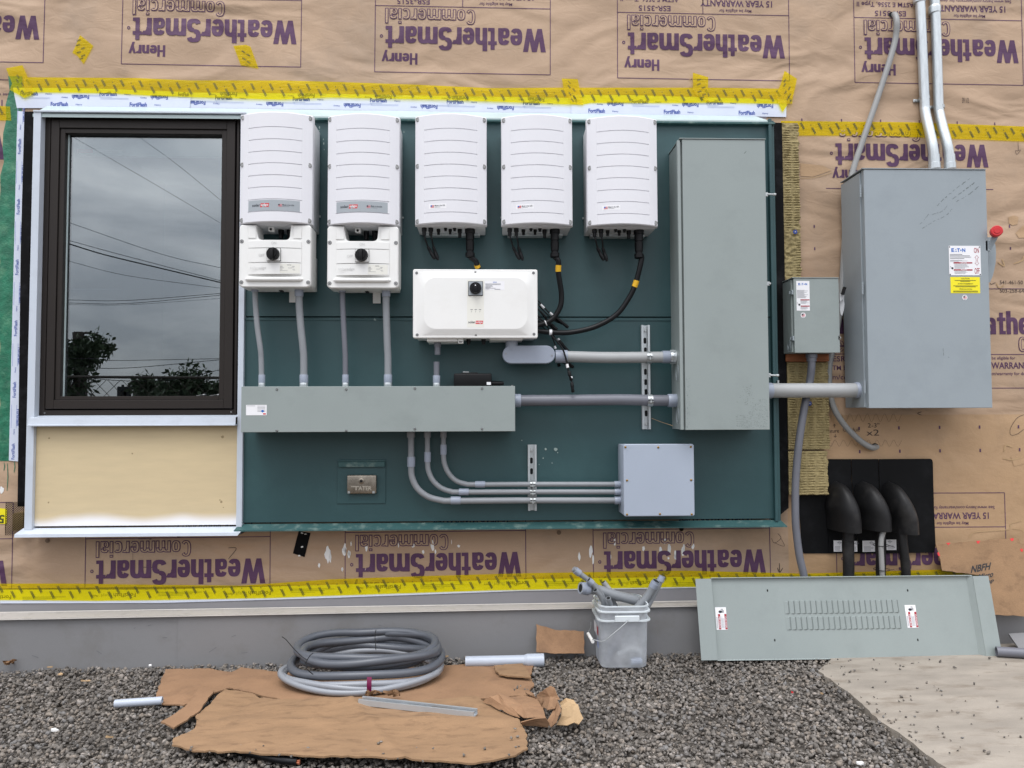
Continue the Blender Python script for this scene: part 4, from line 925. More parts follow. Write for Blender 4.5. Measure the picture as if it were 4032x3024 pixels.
# tan board with a white sprayed foot (over-spray has its own edge)
def mat_board():
    m = m_tan.copy(); m.name = 'tan_board_sprayed'; n, l = m.node_tree.nodes, m.node_tree.links; bs = n['Principled BSDF']
    src = bs.inputs['Base Color'].links[0].from_socket; gg = n.new('ShaderNodeNewGeometry'); sp = n.new('ShaderNodeSeparateXYZ'); l.new(gg.outputs['Position'], sp.inputs[0])
    nz = n.new('ShaderNodeTexNoise'); nz.inputs['Scale'].default_value = 2.6; nz.inputs['Detail'].default_value = 2; mp_ = n.new('ShaderNodeMapping'); mp_.inputs['Scale'].default_value = (1, 1, .1); l.new(gg.outputs['Position'], mp_.inputs[0]); l.new(mp_.outputs[0], nz.inputs[0])
    ad = n.new('ShaderNodeMath'); ad.operation = 'MULTIPLY_ADD'; ad.inputs[1].default_value = -.09; l.new(nz.outputs[0], ad.inputs[0]); l.new(sp.outputs[2], ad.inputs[2])
    r_ = n.new('ShaderNodeMapRange'); r_.interpolation_type = 'SMOOTHSTEP'; z0 = S(D(700, 1470), .0).z; r_.inputs[1].default_value = z0 - .052 + .004; r_.inputs[2].default_value = z0 - .052 + .060; r_.inputs[3].default_value = 1; r_.inputs[4].default_value = 0
    l.new(ad.outputs[0], r_.inputs[0]); c = n.new('ShaderNodeMix'); c.data_type = 'RGBA'; c.inputs['B'].default_value = srgb(232, 232, 234); l.new(r_.outputs[0], c.inputs['Factor']); l.new(src, c.inputs['A']); l.new(c.outputs['Result'], bs.inputs['Base Color'])
    return m
b = MB(); b.box(xl + .034, xr, .0, .03, zlo + .014, zs0 - .0, .001, 1); 
bp_ = solo(b, 'spandrel_board', mat_board(), 'tan board under the window, its foot sprayed white', 'board')
rs = random.Random(3); ms_ = mat('board_stain', srgb(150, 132, 100), .8)
for x, y, r_ in ((268, 1003, .005), (1212, 995, .007), (720, 1086, .004), (264, 1353, .004), (1198, 1340, .004), (1205, 1350, .006), (1216, 1380, .003)):
    q = S(D(x, y), -.0006); b = MB(); b.poly([(q.x + r_ * rs.uniform(.6, 1.2) * cos(2 * pi * k / 9), -.0006, q.z + r_ * rs.uniform(.6, 1.2) * sin(2 * pi * k / 9)) for k in range(9)]); b.build('stain', ms_, bp_, smooth=False)

win = thing('window', 'dark bronze framed window reflecting cloudy sky, trees and power lines', 'window', (-1.6, .03, 1.1))
def avgrect(tl, tr, bl, br, Y):
    a_, c_, d_, e_ = [S(p, Y) for p in (tl, tr, bl, br)]; return (a_.x + d_.x) / 2, (c_.x + e_.x) / 2, (d_.z + e_.z) / 2, (a_.z + c_.z) / 2
def framebars(b, o, i, y0, y1, bev=.0015):
    (ox0, ox1, oz0, oz1), (ix0, ix1, iz0, iz1) = o, i
    for x0, x1, z0, z1 in ((ox0, ix0, oz0, oz1), (ix1, ox1, oz0, oz1), (ix0, ix1, oz0, iz0), (ix0, ix1, iz1, oz1)): b.box(x0, x1, y0, y1, z0, z1, bev, 1)
Yf = .02
r0 = avgrect(A(276, 704), A(1492, 706), D(205, 880), D(1286, 878), Yf); r1 = avgrect(A(318, 742), A(1474, 742), D(243, 850), D(1275, 848), Yf)
r2 = avgrect(A(380, 800), A(1412, 806), D(292, 795), D(1222, 795), Yf); r3 = avgrect(A(420, 838), A(1388, 848), D(345, 775), D(1205, 775), .045)
r2b = avgrect(A(400, 820), A(1390, 828), D(318, 782), D(1212, 780), .02)
b = MB(); framebars(b, r0, r1, .018, .1); b.build('frame', m_bronze, win)
b = MB(); q_ = lambda r_, d: (r_[0] + d, r_[1] - d, r_[2] + d, r_[3] - d)
framebars(b, q_(r1, .006), r2, .012, .08); framebars(b, r2, r3, .020, .075, .001); b.build('sash', m_bronze, win)
b = MB(); framebars(b, r1, q_(r1, .006), .03, .08, 0); framebars(b, q_(r2, -.001), q_(r2, .002), .0185, .03, 0); b.build('gasket', m_gap, win)
b = MB(); b.box(r3[0] - .01, r3[1] + .01, .05, .056, r3[2] - .01, r3[3] + .01); b.build('pane', m_glass, win)
b = MB(); b.box(r3[0], r3[0] + .006, .046, .05, r3[2], r3[3]); b.build('glazing_bead', m_lip, win)
b = MB()
for x0, x1 in ((1070, 1110), (1142, 1188)): b.tube([S(D(x0, 772), .045), S(D(x1, 766), .045)], .0015, 6); b.cyl(S(D(x1 - 4, 768), .045), S(D(x1 + 5, 766), .045), .004, 8)
for p in (D(243, 866), D(1258, 860)): q = S(p, .017); b.cyl((q.x, .018, q.z), (q.x, .0165, q.z), .004, 8)
b.build('fixing', m_screw, win)
# the dark room behind the glass and its roller shade
rm = MB(); x0, x1, z0, z1 = win_x0 - .4, win_x1 + .3, win_z0 - .7, win_z1 + .4
for f_ in ([(x0, 2.6, z0), (x1, 2.6, z0), (x1, 2.6, z1), (x0, 2.6, z1)], [(x0, .32, z0), (x0, 2.6, z0), (x0, 2.6, z1), (x0, .32, z1)], [(x1, .32, z0), (x1, 2.6, z0), (x1, 2.6, z1), (x1, .32, z1)], [(x0, .32, z1), (x1, .32, z1), (x1, 2.6, z1), (x0, 2.6, z1)], [(x0, .32, z0), (x1, .32, z0), (x1, 2.6, z0), (x0, 2.6, z0)]): rm.add(f_, [(0, 1, 2, 3)])
rm.build('interior_room', mat('dark_interior', srgb(52, 54, 56), .9), wall, smooth=False)
b = MB(); z_a, z_b = S(A(800, 850), .15).z, S(A(800, 975), .15).z; b.box(r3[0] + .0, r3[1], .14, .16, z_b, z_a + .05, .004, 2); sh = b.build('shade_cassette', m_shade, None)
tag(sh, 'pale roller shade cassette seen behind the top of the window glass', 'roller shade')
b = MB(); q0, q1 = S(A(478, 925), .135), S(A(575, 950), .135); b.box(q0.x, q1.x, .138, .1398, q1.z, q0.z); b.m = 1; q0, q1 = S(A(580, 928), .135), S(A(755, 948), .135); b.box(q0.x, q1.x, .138, .1398, q1.z, q0.z); b.build('shade_sticker', [m_pink, m_paper], sh)

# ================================================================== WHITE INVERTERS
IW = .163            # half width of a cover
YB, YE, BUL = -.01, -.185, .05   # back, edge of cover, bulge of its front
ztop = S(B(750, 700), YE - BUL).z; zbot = S(B(750, 1385), YE - BUL).z
inv_c = [(S((l_, 700), YE).x + S((r_, 700), YE).x) / 2 for l_, r_ in ((946, 1231), (1293.5, 1570), (1638.6, 1912.5), (1978.5, 2249.5), (2316, 2583))]
print('inverter centres', inv_c, [S((r_, 700), YE).x - S((l_, 700), YE).x for l_, r_ in ((946, 1231), (1293.5, 1570), (1638.6, 1912.5), (1978.5, 2249.5), (2316, 2583))], 'h', ztop - zbot)
def yfront(u):       # u = x offset from the centre
    a_ = min(1.0, abs(u) / IW); return YE - BUL * (1 - a_ ** 2.0)
def cover(cx, z0, z1, grooves, uc=.119):
    b = MB(); us = [-IW, -IW + .002]
    us += [-uc - .001, -uc + .001] + [(-uc + .001) + (2 * uc - .002) * k / 16 for k in range(1, 16)] + [uc - .001, uc + .001]
    us += [IW - .002, IW]; us = sorted(set(us + [-.15, -.135, .135, .15]))
    zz = [z0, z0 + .004]
    for g_ in grooves: zz += [g_ - .0016, g_ - .0007, g_ + .0007, g_ + .0016]
    zz += [z1 - .004, z1]; zz = sorted(zz)
    def y(u, z):
        d = yfront(u)
        if abs(u) < uc:
            d += .0012
            for g_ in grooves:
                if abs(z - g_) < .001: d += .004
        if abs(abs(u) - IW) < .0005: d += .010
        if z in (z0, z1): d += .004
        return d
    nu, nz = len(us), len(zz)
    for z in zz:
        for u in us: b.v.append(Vector((cx + u, y(u, z), z)))
    b.f = [(j * nu + i, j * nu + i + 1, (j + 1) * nu + i + 1, (j + 1) * nu + i) for j in range(nz - 1) for i in range(nu - 1)]
    # closing skirt back to the cover's rear edge
    yr = YE + .03; bo = [i for i in range(nu)] + [(j + 1) * nu - 1 for j in range(1, nz)] + [(nz - 1) * nu + i for i in range(nu - 2, -1, -1)] + [j * nu for j in range(nz - 2, 0, -1)]
    base = len(b.v); b.v += [Vector((b.v[i].x, yr, b.v[i].z)) for i in bo]; m_ = len(bo)
    b.f += [(bo[i], bo[(i + 1) % m_], base + (i + 1) % m_, base + i) for i in range(m_)]; b.f.append(tuple(base + i for i in range(m_))); b.mi = [0] * len(b.f); return b
def curved_frame(cx):      # map (x, z, depth) onto the bulged front
    return lambda x, z, d: Vector((x, yfront(x - cx) + .0012 + d, z))
grooves = [S(B(750, y), YE - BUL).z for y in (797, 872, 946, 1020, 1094, 1168, 1243, 1318)]
def cplate(b, cx, x0, x1, z0, z1, d=-.0004, n=10):
    fr = curved_frame(cx); vs = []
    for k in range(n + 1): x = x0 + (x1 - x0) * k / n; vs += [fr(x, z0, d), fr(x, z1, d)]
    b.add(vs, [(2 * k, 2 * k + 2, 2 * k + 3, 2 * k + 1) for k in range(n)])
def flag(b, cx, x0, x1, z0, z1, mi, fr=None, Y=None):
    """stars-and-stripes sticker: blue corner, red and white bars"""
    h = (z1 - z0); w = x1 - x0
    def pl(a0, a1, c0, c1, m_, d):
        b.m = m_
        if fr: b.add([fr(x0 + w * a0, z0 + h * c0, d), fr(x0 + w * a1, z0 + h * c0, d), fr(x0 + w * a1, z0 + h * c1, d), fr(x0 + w * a0, z0 + h * c1, d)], [(0, 1, 2, 3)])
        else: b.plate(x0 + w * a0, x0 + w * a1, z0 + h * c0, z0 + h * c1, Y + d)
    for k in range(4): pl(0, 1, k * 2 / 7, (k * 2 + 1) / 7, mi[0], -.0009)
    pl(0, .42, .45, 1, mi[1], -.0012)
def logo_solar(b, x0, x1, z0, z1, fr, Y, mt, mr, mw, Yo=0):
    """the maker's two-tone word: dark 'solar', white 'edge' on a slanted red bar"""
    w = x1 - x0; h = z1 - z0; xm = x0 + w * .49
    b.m = mt; b.text('solar', x0, xm - .001, z0 + h * .2, z0 + h * .95, Y, bold=.015, frame=(lambda x, z, d: fr(x, z, -.0009)) if fr else None)
    q = [(xm, z0 - h * .02), (x1 - w * .03, z0 - h * .02), (x1, z1), (xm + w * .03, z1)]; b.m = mr
    b.add([fr(x, z, -.0009) if fr else Vector((x, Y, z)) for x, z in q], [(0, 1, 2, 3)])
    b.m = mw; b.text('edge', xm + w * .045, x1 - w * .045, z0 + h * .08, z0 + h * .92, Y - .0004, bold=.01, frame=(lambda x, z, d: fr(x, z, -.0013)) if fr else None)

def inverter(cx, switch, label, group):
    t = thing('inverter', label, 'inverter', (cx, 0, zbot), group)
    # rear casting
    b = MB(); b.box(cx - .156, cx + .156, YE + .02, YB, zbot - .004, ztop - .014, .004, 2); b.box(cx - .12, cx + .12, YB - .001, -.0005, zbot + .05, ztop - .08)
    b.build('rear_casting', m_invside, t)
    cv = cover(cx, zbot, ztop - .002, grooves).build('cover', m_inv, t, angle=28)
    fr = curved_frame(cx)
    for sx_ in (-1, 1):
        for fz in (.965, .535, .03):
            z = zbot + (ztop - zbot) * fz; x = cx + sx_ * (IW - .014); y = yfront(IW - .014) - .0
            b = MB(); b.m = 0; b.cyl((x, y + .004, z), (x, y - .0016, z), .0105, 18); b.m = 1; b.cyl((x, y, z - .002), (x, y - .0024, z - .002), .006, 12); b.m = 0; b.cyl((x, y, z - .002), (x, y - .0030, z - .002), .0022, 6)
            b.build('screw', [m_label if False else mat('recess_grey', srgb(128, 128, 126), .5), m_screw], cv)
    b = MB()
    if switch:
        z1, z0 = grooves[6] - .004, grooves[7] + .002
        b.m = 0; cplate(b, cx, cx - .117, cx + .112, z0, z1)
        zc = (z0 + z1) / 2; logo_solar(b, cx - .098, cx - .018, zc - .008, zc + .009, fr, 0, 1, 2, 3)
        flag(b, cx, cx + .022, cx + .038, zc - .006, zc + .005, (4, 5), fr); b.m = 1
        b.text('Made in the USA', cx + .040, cx + .089, zc - .001, zc + .006, 0, bold=.01, frame=lambda x, z, d: fr(x, z, -.0009)); b.m = 6
        b.add([fr(x, z, -.0009) for x, z in ((cx + .04, zc - .0055), (cx + .069, zc - .0055), (cx + .069, zc - .004), (cx + .04, zc - .004))], [(0, 1, 2, 3)])
        b.flat = True; b.build('label', [m_label, m_txt, m_red, m_paper, m_pink, m_txt, m_txtg], t, smooth=False)
    else:
        zc = grooves[6] - .0265; b.m = 0; cplate(b, cx, cx - .098, cx - .018, zc - .011, zc + .011, -.0003, 5); flag(b, cx, cx - .09, cx - .074, zc - .006, zc + .005, (4, 5), fr); b.m = 1
        b.text('Made in the USA', cx - .071, cx - .024, zc - .001, zc + .006, 0, bold=.01, frame=lambda x, z, d: fr(x, z, -.0009)); b.m = 6
        b.add([fr(x, z, -.0009) for x, z in ((cx - .071, zc - .0055), (cx - .045, zc - .0055), (cx - .045, zc - .004), (cx - .071, zc - .004))], [(0, 1, 2, 3)])
        b.flat = True; b.build('label', [m_paper, m_txt, m_red, m_paper, m_red, m_eblue, m_txtg], t, smooth=False)
    b = MB(); b.cyl((cx + (.156 if switch else -.156), -.02, zbot + .08), (cx + (.163 if switch else -.163), -.02, zbot + .08), .005, 10); b.build('side_bolt', m_zinc, t)
    zb = zbot - .004
    if not switch:
        b = MB(); b.box(cx - .13, cx + .13, -.06, YB, zb - .012, zb, .001, 1); b.build('mounting_bracket', m_galv, t)
        def gl(u, y, r_, l_, r2=None):
            b = MB(); b.tube([(cx + u, y, zb + .002), (cx + u, y, zb - l_ * .45), (cx + u, y, zb - l_ * .5), (cx + u, y, zb - l_)], r_, 12, rad=[r_, r_, (r2 or r_ * .75), (r2 or r_ * .75)]); b.build('cable_gland', m_blackp, t)
        for u, y, r_, l_ in ((-.066 - .058, -.15, .0115, .035), (-.064 - .03, -.15, .0115, .035), (-.06, -.13, .009, .026), (-.026, -.15, .008, .013), (-.006, -.13, .0085, .024), (.015, -.15, .0085, .014), (.038, -.13, .0105, .038)): gl(u, y, r_, l_)
        # the big strain relief at the right
        u, y = .085, -.13; b = MB(); zs_ = [0, -.018, -.02, -.05, -.052, -.056, -.058, -.098, -.100, -.108, -.110, -.128, -.132]; rr_ = [.024, .024, .020, .020, .017, .017, .020, .0185, .016, .016, .0215, .0215, .015]
        b.tube([(cx + u, y, zb + z) for z in zs_], .02, 18, rad=rr_); b.build('strain_relief', m_blackp, t)
        for k, (u0, y0, du) in enumerate(((-.124, -.15, .034), (-.094, -.15, .022))):
            b = MB(); p = smoothpath([(cx + u0, y0, zb - .03), (cx + u0 + .006, y0, zb - .055), (cx + u0 + du * .5, y0 + .02, zb - .085)], 5); b.tube(p, .0042, 10)
            e = p[-1]; d = Vector((du * .9, .01, -.055)).normalized(); b.tube([e - d * .004, e + d * .012, e + d * .014, e + d * .03, e + d * .032, e + d * .055, e + d * .056, e + d * .062], .008, 12, rad=[.0065, .0085, .0075, .0085, .0095, .0085, .006, .006]); b.build('connector_cable', m_blackr, t)
    else:
        # things behind the opening
        for u, r_, l_ in ((.0, .013, .04), (.04, .014, .045)):
            b = MB(); b.tube([(cx + u, -.1, zb + .002), (cx + u, -.1, zb - .018), (cx + u, -.1, zb - .02), (cx + u, -.1, zb - l_)], r_, 12, rad=[r_, r_, r_ * .8, r_ * .8]); b.build('cable_gland', m_blackp, t)
        b = MB(); b.box(cx - .042, cx - .018, -.16, -.13, zb - .02, zb, .003, 2); b.m = 1; b.cyl((cx - .030, -.1604, zb - .012), (cx - .030, -.162, zb - .012), .006, 10); b.build('pull_switch', [m_sw, m_blackp], t)
        # lower safety-switch box with a U-shaped opening
        z1 = zbot - .004; z0 = S(J(540, 795), YE - .03).z; w = IW - .003; ox0, ox1 = cx - .078, cx + .066; oz = S(J(540, 240), YE - .03).z; cr_ = .02
        def arc(x, z, r_, a0, a1, n=5): return [(x + r_ * cos(radians(a0 + (a1 - a0) * k / n)), z + r_ * sin(radians(a0 + (a1 - a0) * k / n))) for k in range(n + 1)]
        def outline(d, dz=0):
            o = arc(cx - w + .018 + d, z0 + .018 + d, .018, 180, 270) + arc(cx + w - .018 - d, z0 + .018 + d, .018, 270, 360)
            o += [(cx + w - d, z1 - .012), (cx + w - d - .008, z1 - .001 - d)] + [(ox1 + .004, z1 - d)] + [(p_[0], p_[1]) for p_ in reversed(arc(ox1 - cr_, oz + cr_, cr_, 270, 360))][0:6] + [(p_[0], p_[1]) for p_ in reversed(arc(ox0 + cr_, oz + cr_, cr_, 180, 270))] + [(ox0 - .008, z1 - d), (cx - w + d + .008, z1 - .001 - d), (cx - w + d, z1 - .012)]
            return o
        b = MB(); yF = YE - .012
        o1 = outline(.0); n = len(o1); o2 = outline(.004)
        b.add([(x, yF + .006, z) for x, z in o1] + [(x, YE + .09, z) for x, z in o1] + [(x, yF, z) for x, z in o2], [(i, (i + 1) % n, (i + 1) % n + n, i + n) for i in range(n)] + [(i, 2 * n + i, 2 * n + (i + 1) % n, (i + 1) % n) for i in range(n)] + [tuple(2 * n + i for i in range(n)), tuple(reversed(range(n, 2 * n)))])
        sb = b.build('switch_housing', m_sw, t, angle=30)
        # raised front field in the lower part and bands
        b = MB(); pz = [S(J(540, y), yF).z for y in (205, 348, 355, 516, 524, 655)]
        cy = lambda u: yF - .016 * (1 - (u / .13) ** 2) - .001
        def band(za, zb_, x0=-.118, x1=.118):
            vs = []; n_b = 14
            for k in range(n_b + 1):
                u = x0 + (x1 - x0) * k / n_b; vs += [(cx + u, cy(u), za), (cx + u, cy(u), zb_), (cx + u, yF + .004, za), (cx + u, yF + .004, zb_)]
            fs = []
            for k in range(n_b): a_ = 4 * k; c_ = a_ + 4; fs += [(a_, c_, c_ + 1, a_ + 1), (a_ + 2, c_ + 2, c_, a_), (a_ + 1, c_ + 1, c_ + 3, a_ + 3)]
            fs += [(0, 1, 3, 2), (4 * n_b, 4 * n_b + 2, 4 * n_b + 3, 4 * n_b + 1)]; b.add(vs, fs)
        band(oz - .008, pz[1]); band(pz[3], pz[2]); band(pz[5], pz[4])
        b.box(cx - .12, cx - .084, yF - .003, yF, oz + .006, z1 - .012, .002, 1); b.box(cx + .080, cx + .118, yF - .003, yF, oz + .006, z1 - .012, .002, 1)
        # rounded ridge at the foot
        b.tube([(cx - .13, yF + .001, z0 + .036), (cx - .118, yF - .004, z0 + .036), (cx + .112, yF - .004, z0 + .036), (cx + .125, yF + .001, z0 + .036)], .017, 14, rad=[.004, .0105, .0105, .004])
        b.m = 0; b.build('front_panel', [m_sw], sb, angle=30)
        zc = (pz[2] + pz[3]) / 2; zl_ = (pz[4] + pz[5]) / 2
        for t_, a_, c_, d_, e_, y_ in (('ON', cx - .012, cx + .010, pz[1] + .014, pz[1] + .026, cy(0) - .0014), ('OFF', cx - .068, cx - .042, zc - .006, zc + .006, cy(.055) - .0018), ('solaredge', cx - .106, cx - .034, zl_ - .008, zl_ + .009, cy(.08) - .0052)):
            b = MB(); b.text(t_, a_, c_, d_, e_, y_, bold=.011); b.flat = True; b.build('raised_lettering', mat('shaded_white_letter', srgb(206, 206, 204), .4), sb, smooth=False)
        # knob
        b = MB(); yk = cy(0) - .0022; b.m = 0; b.box(cx - .031, cx + .031, yk - .002, yk, zc - .028, zc + .030, .001, 1); b.m = 1; b.box(cx - .0295, cx + .0295, yk - .0042, yk - .0022, zc - .0265, zc + .0285, .001, 1)
        kn = b.build('switch_plate', [m_blackp, m_sw], sb)
        b = MB(); b.tube([(cx - .002, yk - .003, zc + .003), (cx - .002, yk - .012, zc + .003), (cx - .002, yk - .018, zc + .003)], .028, 28, rad=[.029, .029, .027]); b.tube([(cx - .002, yk - .018, zc + .003), (cx - .002, yk - .022, zc + .003)], .018, 20, rad=[.019, .017]); b.box(cx - .0085, cx + .0045, yk - .036, yk - .02, zc - .026, zc + .026, .002, 2); b.build('switch_knob', m_blackp, sb)
        b = MB(); b.m = 0; yl = cy(.07) - .0048; x0, x1 = cx + .026, cx + .112; zz0, zz1 = pz[5] + .004, pz[4] - .004
        def fr2(x, z, d): return Vector((x, cy(x - cx) - .0006 + d * .5, z))
        vs = []; 
        for k in range(9): x = x0 + (x1 - x0) * k / 8; vs += [fr2(x, zz0, 0), fr2(x, zz1, 0)]
        b.add(vs, [(2 * k, 2 * k + 2, 2 * k + 3, 2 * k + 1) for k in range(8)]); b.m = 1
        b.text('NOTICE', cx + .058, cx + .075, zz1 - .008, zz1 - .0035, 0, bold=.02, frame=lambda x, z, d: fr2(x, z, -.001))
        for k, e in enumerate((.1, .098, .088)): b.m = 1 if k < 2 else 2; z = zz1 - .012 - k * .004; b.add([fr2(x, zq, -.001) for x, zq in ((cx + .028, z), (cx + e - .01, z), (cx + e - .01, z + .0015), (cx + .028, z + .0015))], [(0, 1, 2, 3)])
        for k, e in enumerate((.09, .093, .06)): b.m = 2; z = zz1 - .0245 - k * .004; b.add([fr2(x, zq, -.001) for x, zq in ((cx + .028, z), (cx + e, z), (cx + e, z + .0012), (cx + .028, z + .0012))], [(0, 1, 2, 3)])
        b.flat = True; b.build('notice_label', [m_cream, m_txtg, m_txtg], sb, smooth=False)
        for sx_ in (-1, 1):
            for z in (z0 + .022, S(J(540, 270), yF).z):
                b = MB(); x = cx + sx_ * (w - .012); b.m = 0; b.cyl((x, yF + .003, z), (x, yF - .0012, z), .009, 16); b.m = 1; b.cyl((x, yF, z), (x, yF - .002, z), .0055, 12); b.m = 2; b.cyl((x, yF, z), (x, yF - .0026, z), .0022, 6); b.build('screw', [MATS['recess_grey'], m_screw, m_hole], sb)
        b = MB(); b.box(cx - .145, cx + .148, YE + .085, YB, z0 + .008, zbot - .12, .004, 2); b.build('rear_box', m_sw, t)
        zt_ = z0 + .01; b = MB(); b.box(cx + .028, cx + .052, -.1, -.02, zt_ - .004, zt_, .0005, 1); b.box(cx + .02, cx + .056, -.022, -.0185, zt_ - .052, zt_, .0005, 1); b.build('hanger_bracket', m_sw, t)
        b = MB(); b.box(cx - .002, cx + .014, -.12, -.09, zt_ - .016, zt_ - .001, .002, 1); b.build('drain_plug', m_blackp, t)
        INFO['zsw'] = z0 + .01; INFO['yF'] = yF
    return t
INFO = {}
i1 = inverter(inv_c[0], True, 'white string inverter with a black switch knob, nearest the window', 'white inverters with switch boxes')
i2 = copy_tree(i1, None, (inv_c[1] - inv_c[0], 0, S(M(1580, 115), YE - BUL).z - S(M(525, 95), YE - BUL).z)); i2['label'] = 'white string inverter with a black switch knob, second from the window'
i3 = inverter(inv_c[2], False, 'plain white inverter without a switch box, directly above the wide white combiner box', 'plain white inverters')
i4 = copy_tree(i3, None, (inv_c[3] - inv_c[2], 0, 0)); i4['label'] = 'plain white inverter whose thick black cable hangs straight down, fourth from the window'
i5 = copy_tree(i3, None, (inv_c[4] - inv_c[2], 0, -.002)); i5['label'] = 'plain white inverter nearest the tall grey box, its black cable sweeping left'

# ================================================================== WHITE COMBINER BOX
YC = -.19
x0, x1, z0, z1 = avgrect(K(132, 592), K(1588, 595), K(140, 1398), K(1592, 1394), YC)
cb = thing('combiner_box', 'wide white box with a black rotary switch, hung below the third inverter', 'electrical box', ((x0 + x1) / 2, 0, z0))
b = MB(); b.box(x0 + .008, x1 - .008, YC + .04, -.002, z0 + .006, z1 - .006, .004, 2); b.build('body', m_sw, cb)
def rr_outline(x0, x1, z0, z1, r_, n=6):
    o = []
    for cx_, cz_, a0 in ((x1 - r_, z1 - r_, 0), (x0 + r_, z1 - r_, 90), (x0 + r_, z0 + r_, 180), (x1 - r_, z0 + r_, 270)):
        for k in range(n + 1): a_ = radians(a0 + 90 * k / n); o.append((cx_ + r_ * cos(a_), cz_ + r_ * sin(a_)))
    return o
b = MB(); oA = rr_outline(x0, x1, z0, z1, .008); oB = rr_outline(x0, x1, z0, z1, .008)
fx0, fx1, fz0, fz1 = avgrect(K(255, 690), K(1475, 686), K(262, 1304), K(1478, 1300), YC)
def oct_(d, r_): return rr_outline(fx0 + d, fx1 - d, fz0 + d, fz1 - d, r_)
seqs = [([(x, z) for x, z in oA], YC + .04), (oA, YC + .003), (rr_outline(x0 + .003, x1 - .003, z0 + .003, z1 - .003, .006), YC), (rr_outline(x0 + .016, x1 - .016, z0 + .012, z1 - .012, .03), YC - .0005), (oct_(-.004, .055), YC - .010), (oct_(.004, .052), YC - .0125)]
n = len(oA)
for o_, y in seqs: b.v += [Vector((x, y, z)) for x, z in o_]
for j in range(len(seqs) - 1): b.f += [(j * n + i, j * n + (i + 1) % n, (j + 1) * n + (i + 1) % n, (j + 1) * n + i) for i in range(n)]
b.f.append(tuple((len(seqs) - 1) * n + i for i in range(n))); b.f.append(tuple(range(n))); b.mi = [0] * len(b.f); b.build('lid', m_sw, cb, angle=14)
for p in (K(179, 636), K(864, 634), K(1542, 636), K(186, 1358), K(870, 1354), K(1548, 1350)):
    q = S(p, YC); b = MB(); b.m = 0; b.cyl((q.x, YC + .001, q.z), (q.x, YC - .0016, q.z), .0062, 16); b.m = 1; b.cyl((q.x, YC, q.z), (q.x, YC - .0024, q.z), .0048, 12); b.m = 0; b.cyl((q.x, YC, q.z), (q.x, YC - .003, q.z), .002, 6); b.build('screw', [m_hole, m_screw], cb)
YL = YC - .0128
def R4(fn, x0, y0, x1, y1, Y): a_, c_ = S(fn(x0, y0), Y), S(fn(x1, y1), Y); return a_.x, c_.x, c_.z, a_.z
b = MB(); b.m = 0; b.plate(*R4(K, 768, 716, 966, 1270, YL), YL); lg = R4(K, 782, 1193, 955, 1230, YL); logo_solar(b, lg[0], lg[1], lg[2], lg[3], None, YL - .0006, 1, 2, 3)
for x in (820, 869, 918):
    b.m = 1; r_ = R4(K, x - 14, 1060, x + 14, 1065, YL - .0006); b.plate(*r_, YL - .0006); b.stroke([S(K(x + 2, 1074), YL - .0006), S(K(x - 4, 1096), YL - .0006)], .0015)
b.flat = True; b.build('centre_label', [m_cream, m_txt, m_red, m_paper], cb, smooth=False)
b = MB(); b.m = 0; b.plate(*R4(K, 976, 732, 1204, 834, YL), YL); b.m = 2; r_ = R4(K, 1070, 738, 1112, 750, YL - .0006); b.text('NOTICE', r_[0], r_[1], r_[2], r_[3], YL - .0006, bold=.02)
b.m = 1
for y, e in ((760, 1160), (770, 1160), (781, 1062), (793, 1070), (801, 1042), (811, 1100), (821, 1028)): b.plate(*R4(K, 981, y, e, y + 4, YL - .0006), YL - .0006)
b.plate(*R4(K, 1087, 823, 1155, 828, YL - .0006), YL - .0006)
b.flat = True; b.build('notice_label', [m_paper, m_txtg, m_eblue], cb, smooth=False)
b = MB(); r_ = R4(K, 780, 733, 953, 903, YL); b.m = 0; b.box(r_[0], r_[1], YL - .003, YL - .0005, r_[2], r_[3], .001, 1); b.m = 1; b.box(r_[0] + .002, r_[1] - .002, YL - .0045, YL - .0031, r_[2] + .002, r_[3] - .002, .001, 1); b.build('switch_plate', [m_blackp, m_label], cb)
xc, zc = (r_[0] + r_[1]) / 2, (r_[2] + r_[3]) / 2 + .0005; b = MB(); b.tube([(xc, YL - .004, zc), (xc, YL - .014, zc), (xc, YL - .019, zc)], .027, 28, rad=[.027, .027, .025]); b.tube([(xc, YL - .019, zc), (xc, YL - .023, zc)], .017, 20, rad=[.018, .016]); b.box(xc - .0065, xc + .0065, YL - .037, YL - .02, zc - .024, zc + .016, .002, 2); b.m = 1; b.cyl((xc, YL - .037, zc + .008), (xc, YL - .0378, zc + .008), .0025, 10); b.build('switch_knob', [m_blackp, m_paper], cb)
b = MB(); r_ = R4(K, 300, 1400, 660, 1440, -.15); b.box(r_[0], r_[1], -.17, -.03, r_[2], z0 + .01, .003, 2); b.build('gland_plate', m_sw, cb); b = MB(); r_ = R4(K, 1030, 1400, 1415, 1420, -.15); b.box(r_[0], r_[1], -.17, -.03, r_[2], z0 + .01, .003, 2); b.build('gland_plate', m_sw, cb)
b = MB(); r_ = R4(K, 662, 1405, 725, 1462, -.16); b.box(r_[0], r_[1], -.17, -.15, r_[2], z0 + .008, .004, 3); b.m = 1; xc = (r_[0] + r_[1]) / 2; b.box(xc - .008, xc + .008, -.1712, -.17, r_[2] + .005, r_[2] + .010, .0005, 1); b.build('pull_switch', [m_sw, m_blackp], cb)
for x in (785, 960):
    q = S(K(x, 1440), -.13); b = MB(); b.tube([(q.x, -.13, z0 + .01), (q.x, -.13, z0 - .012), (q.x, -.13, z0 - .014), (q.x, -.13, z0 - .024)], .01, 12, rad=[.0105, .0105, .008, .008]); b.build('cable_gland', m_blackp, cb)
CBZ = z0

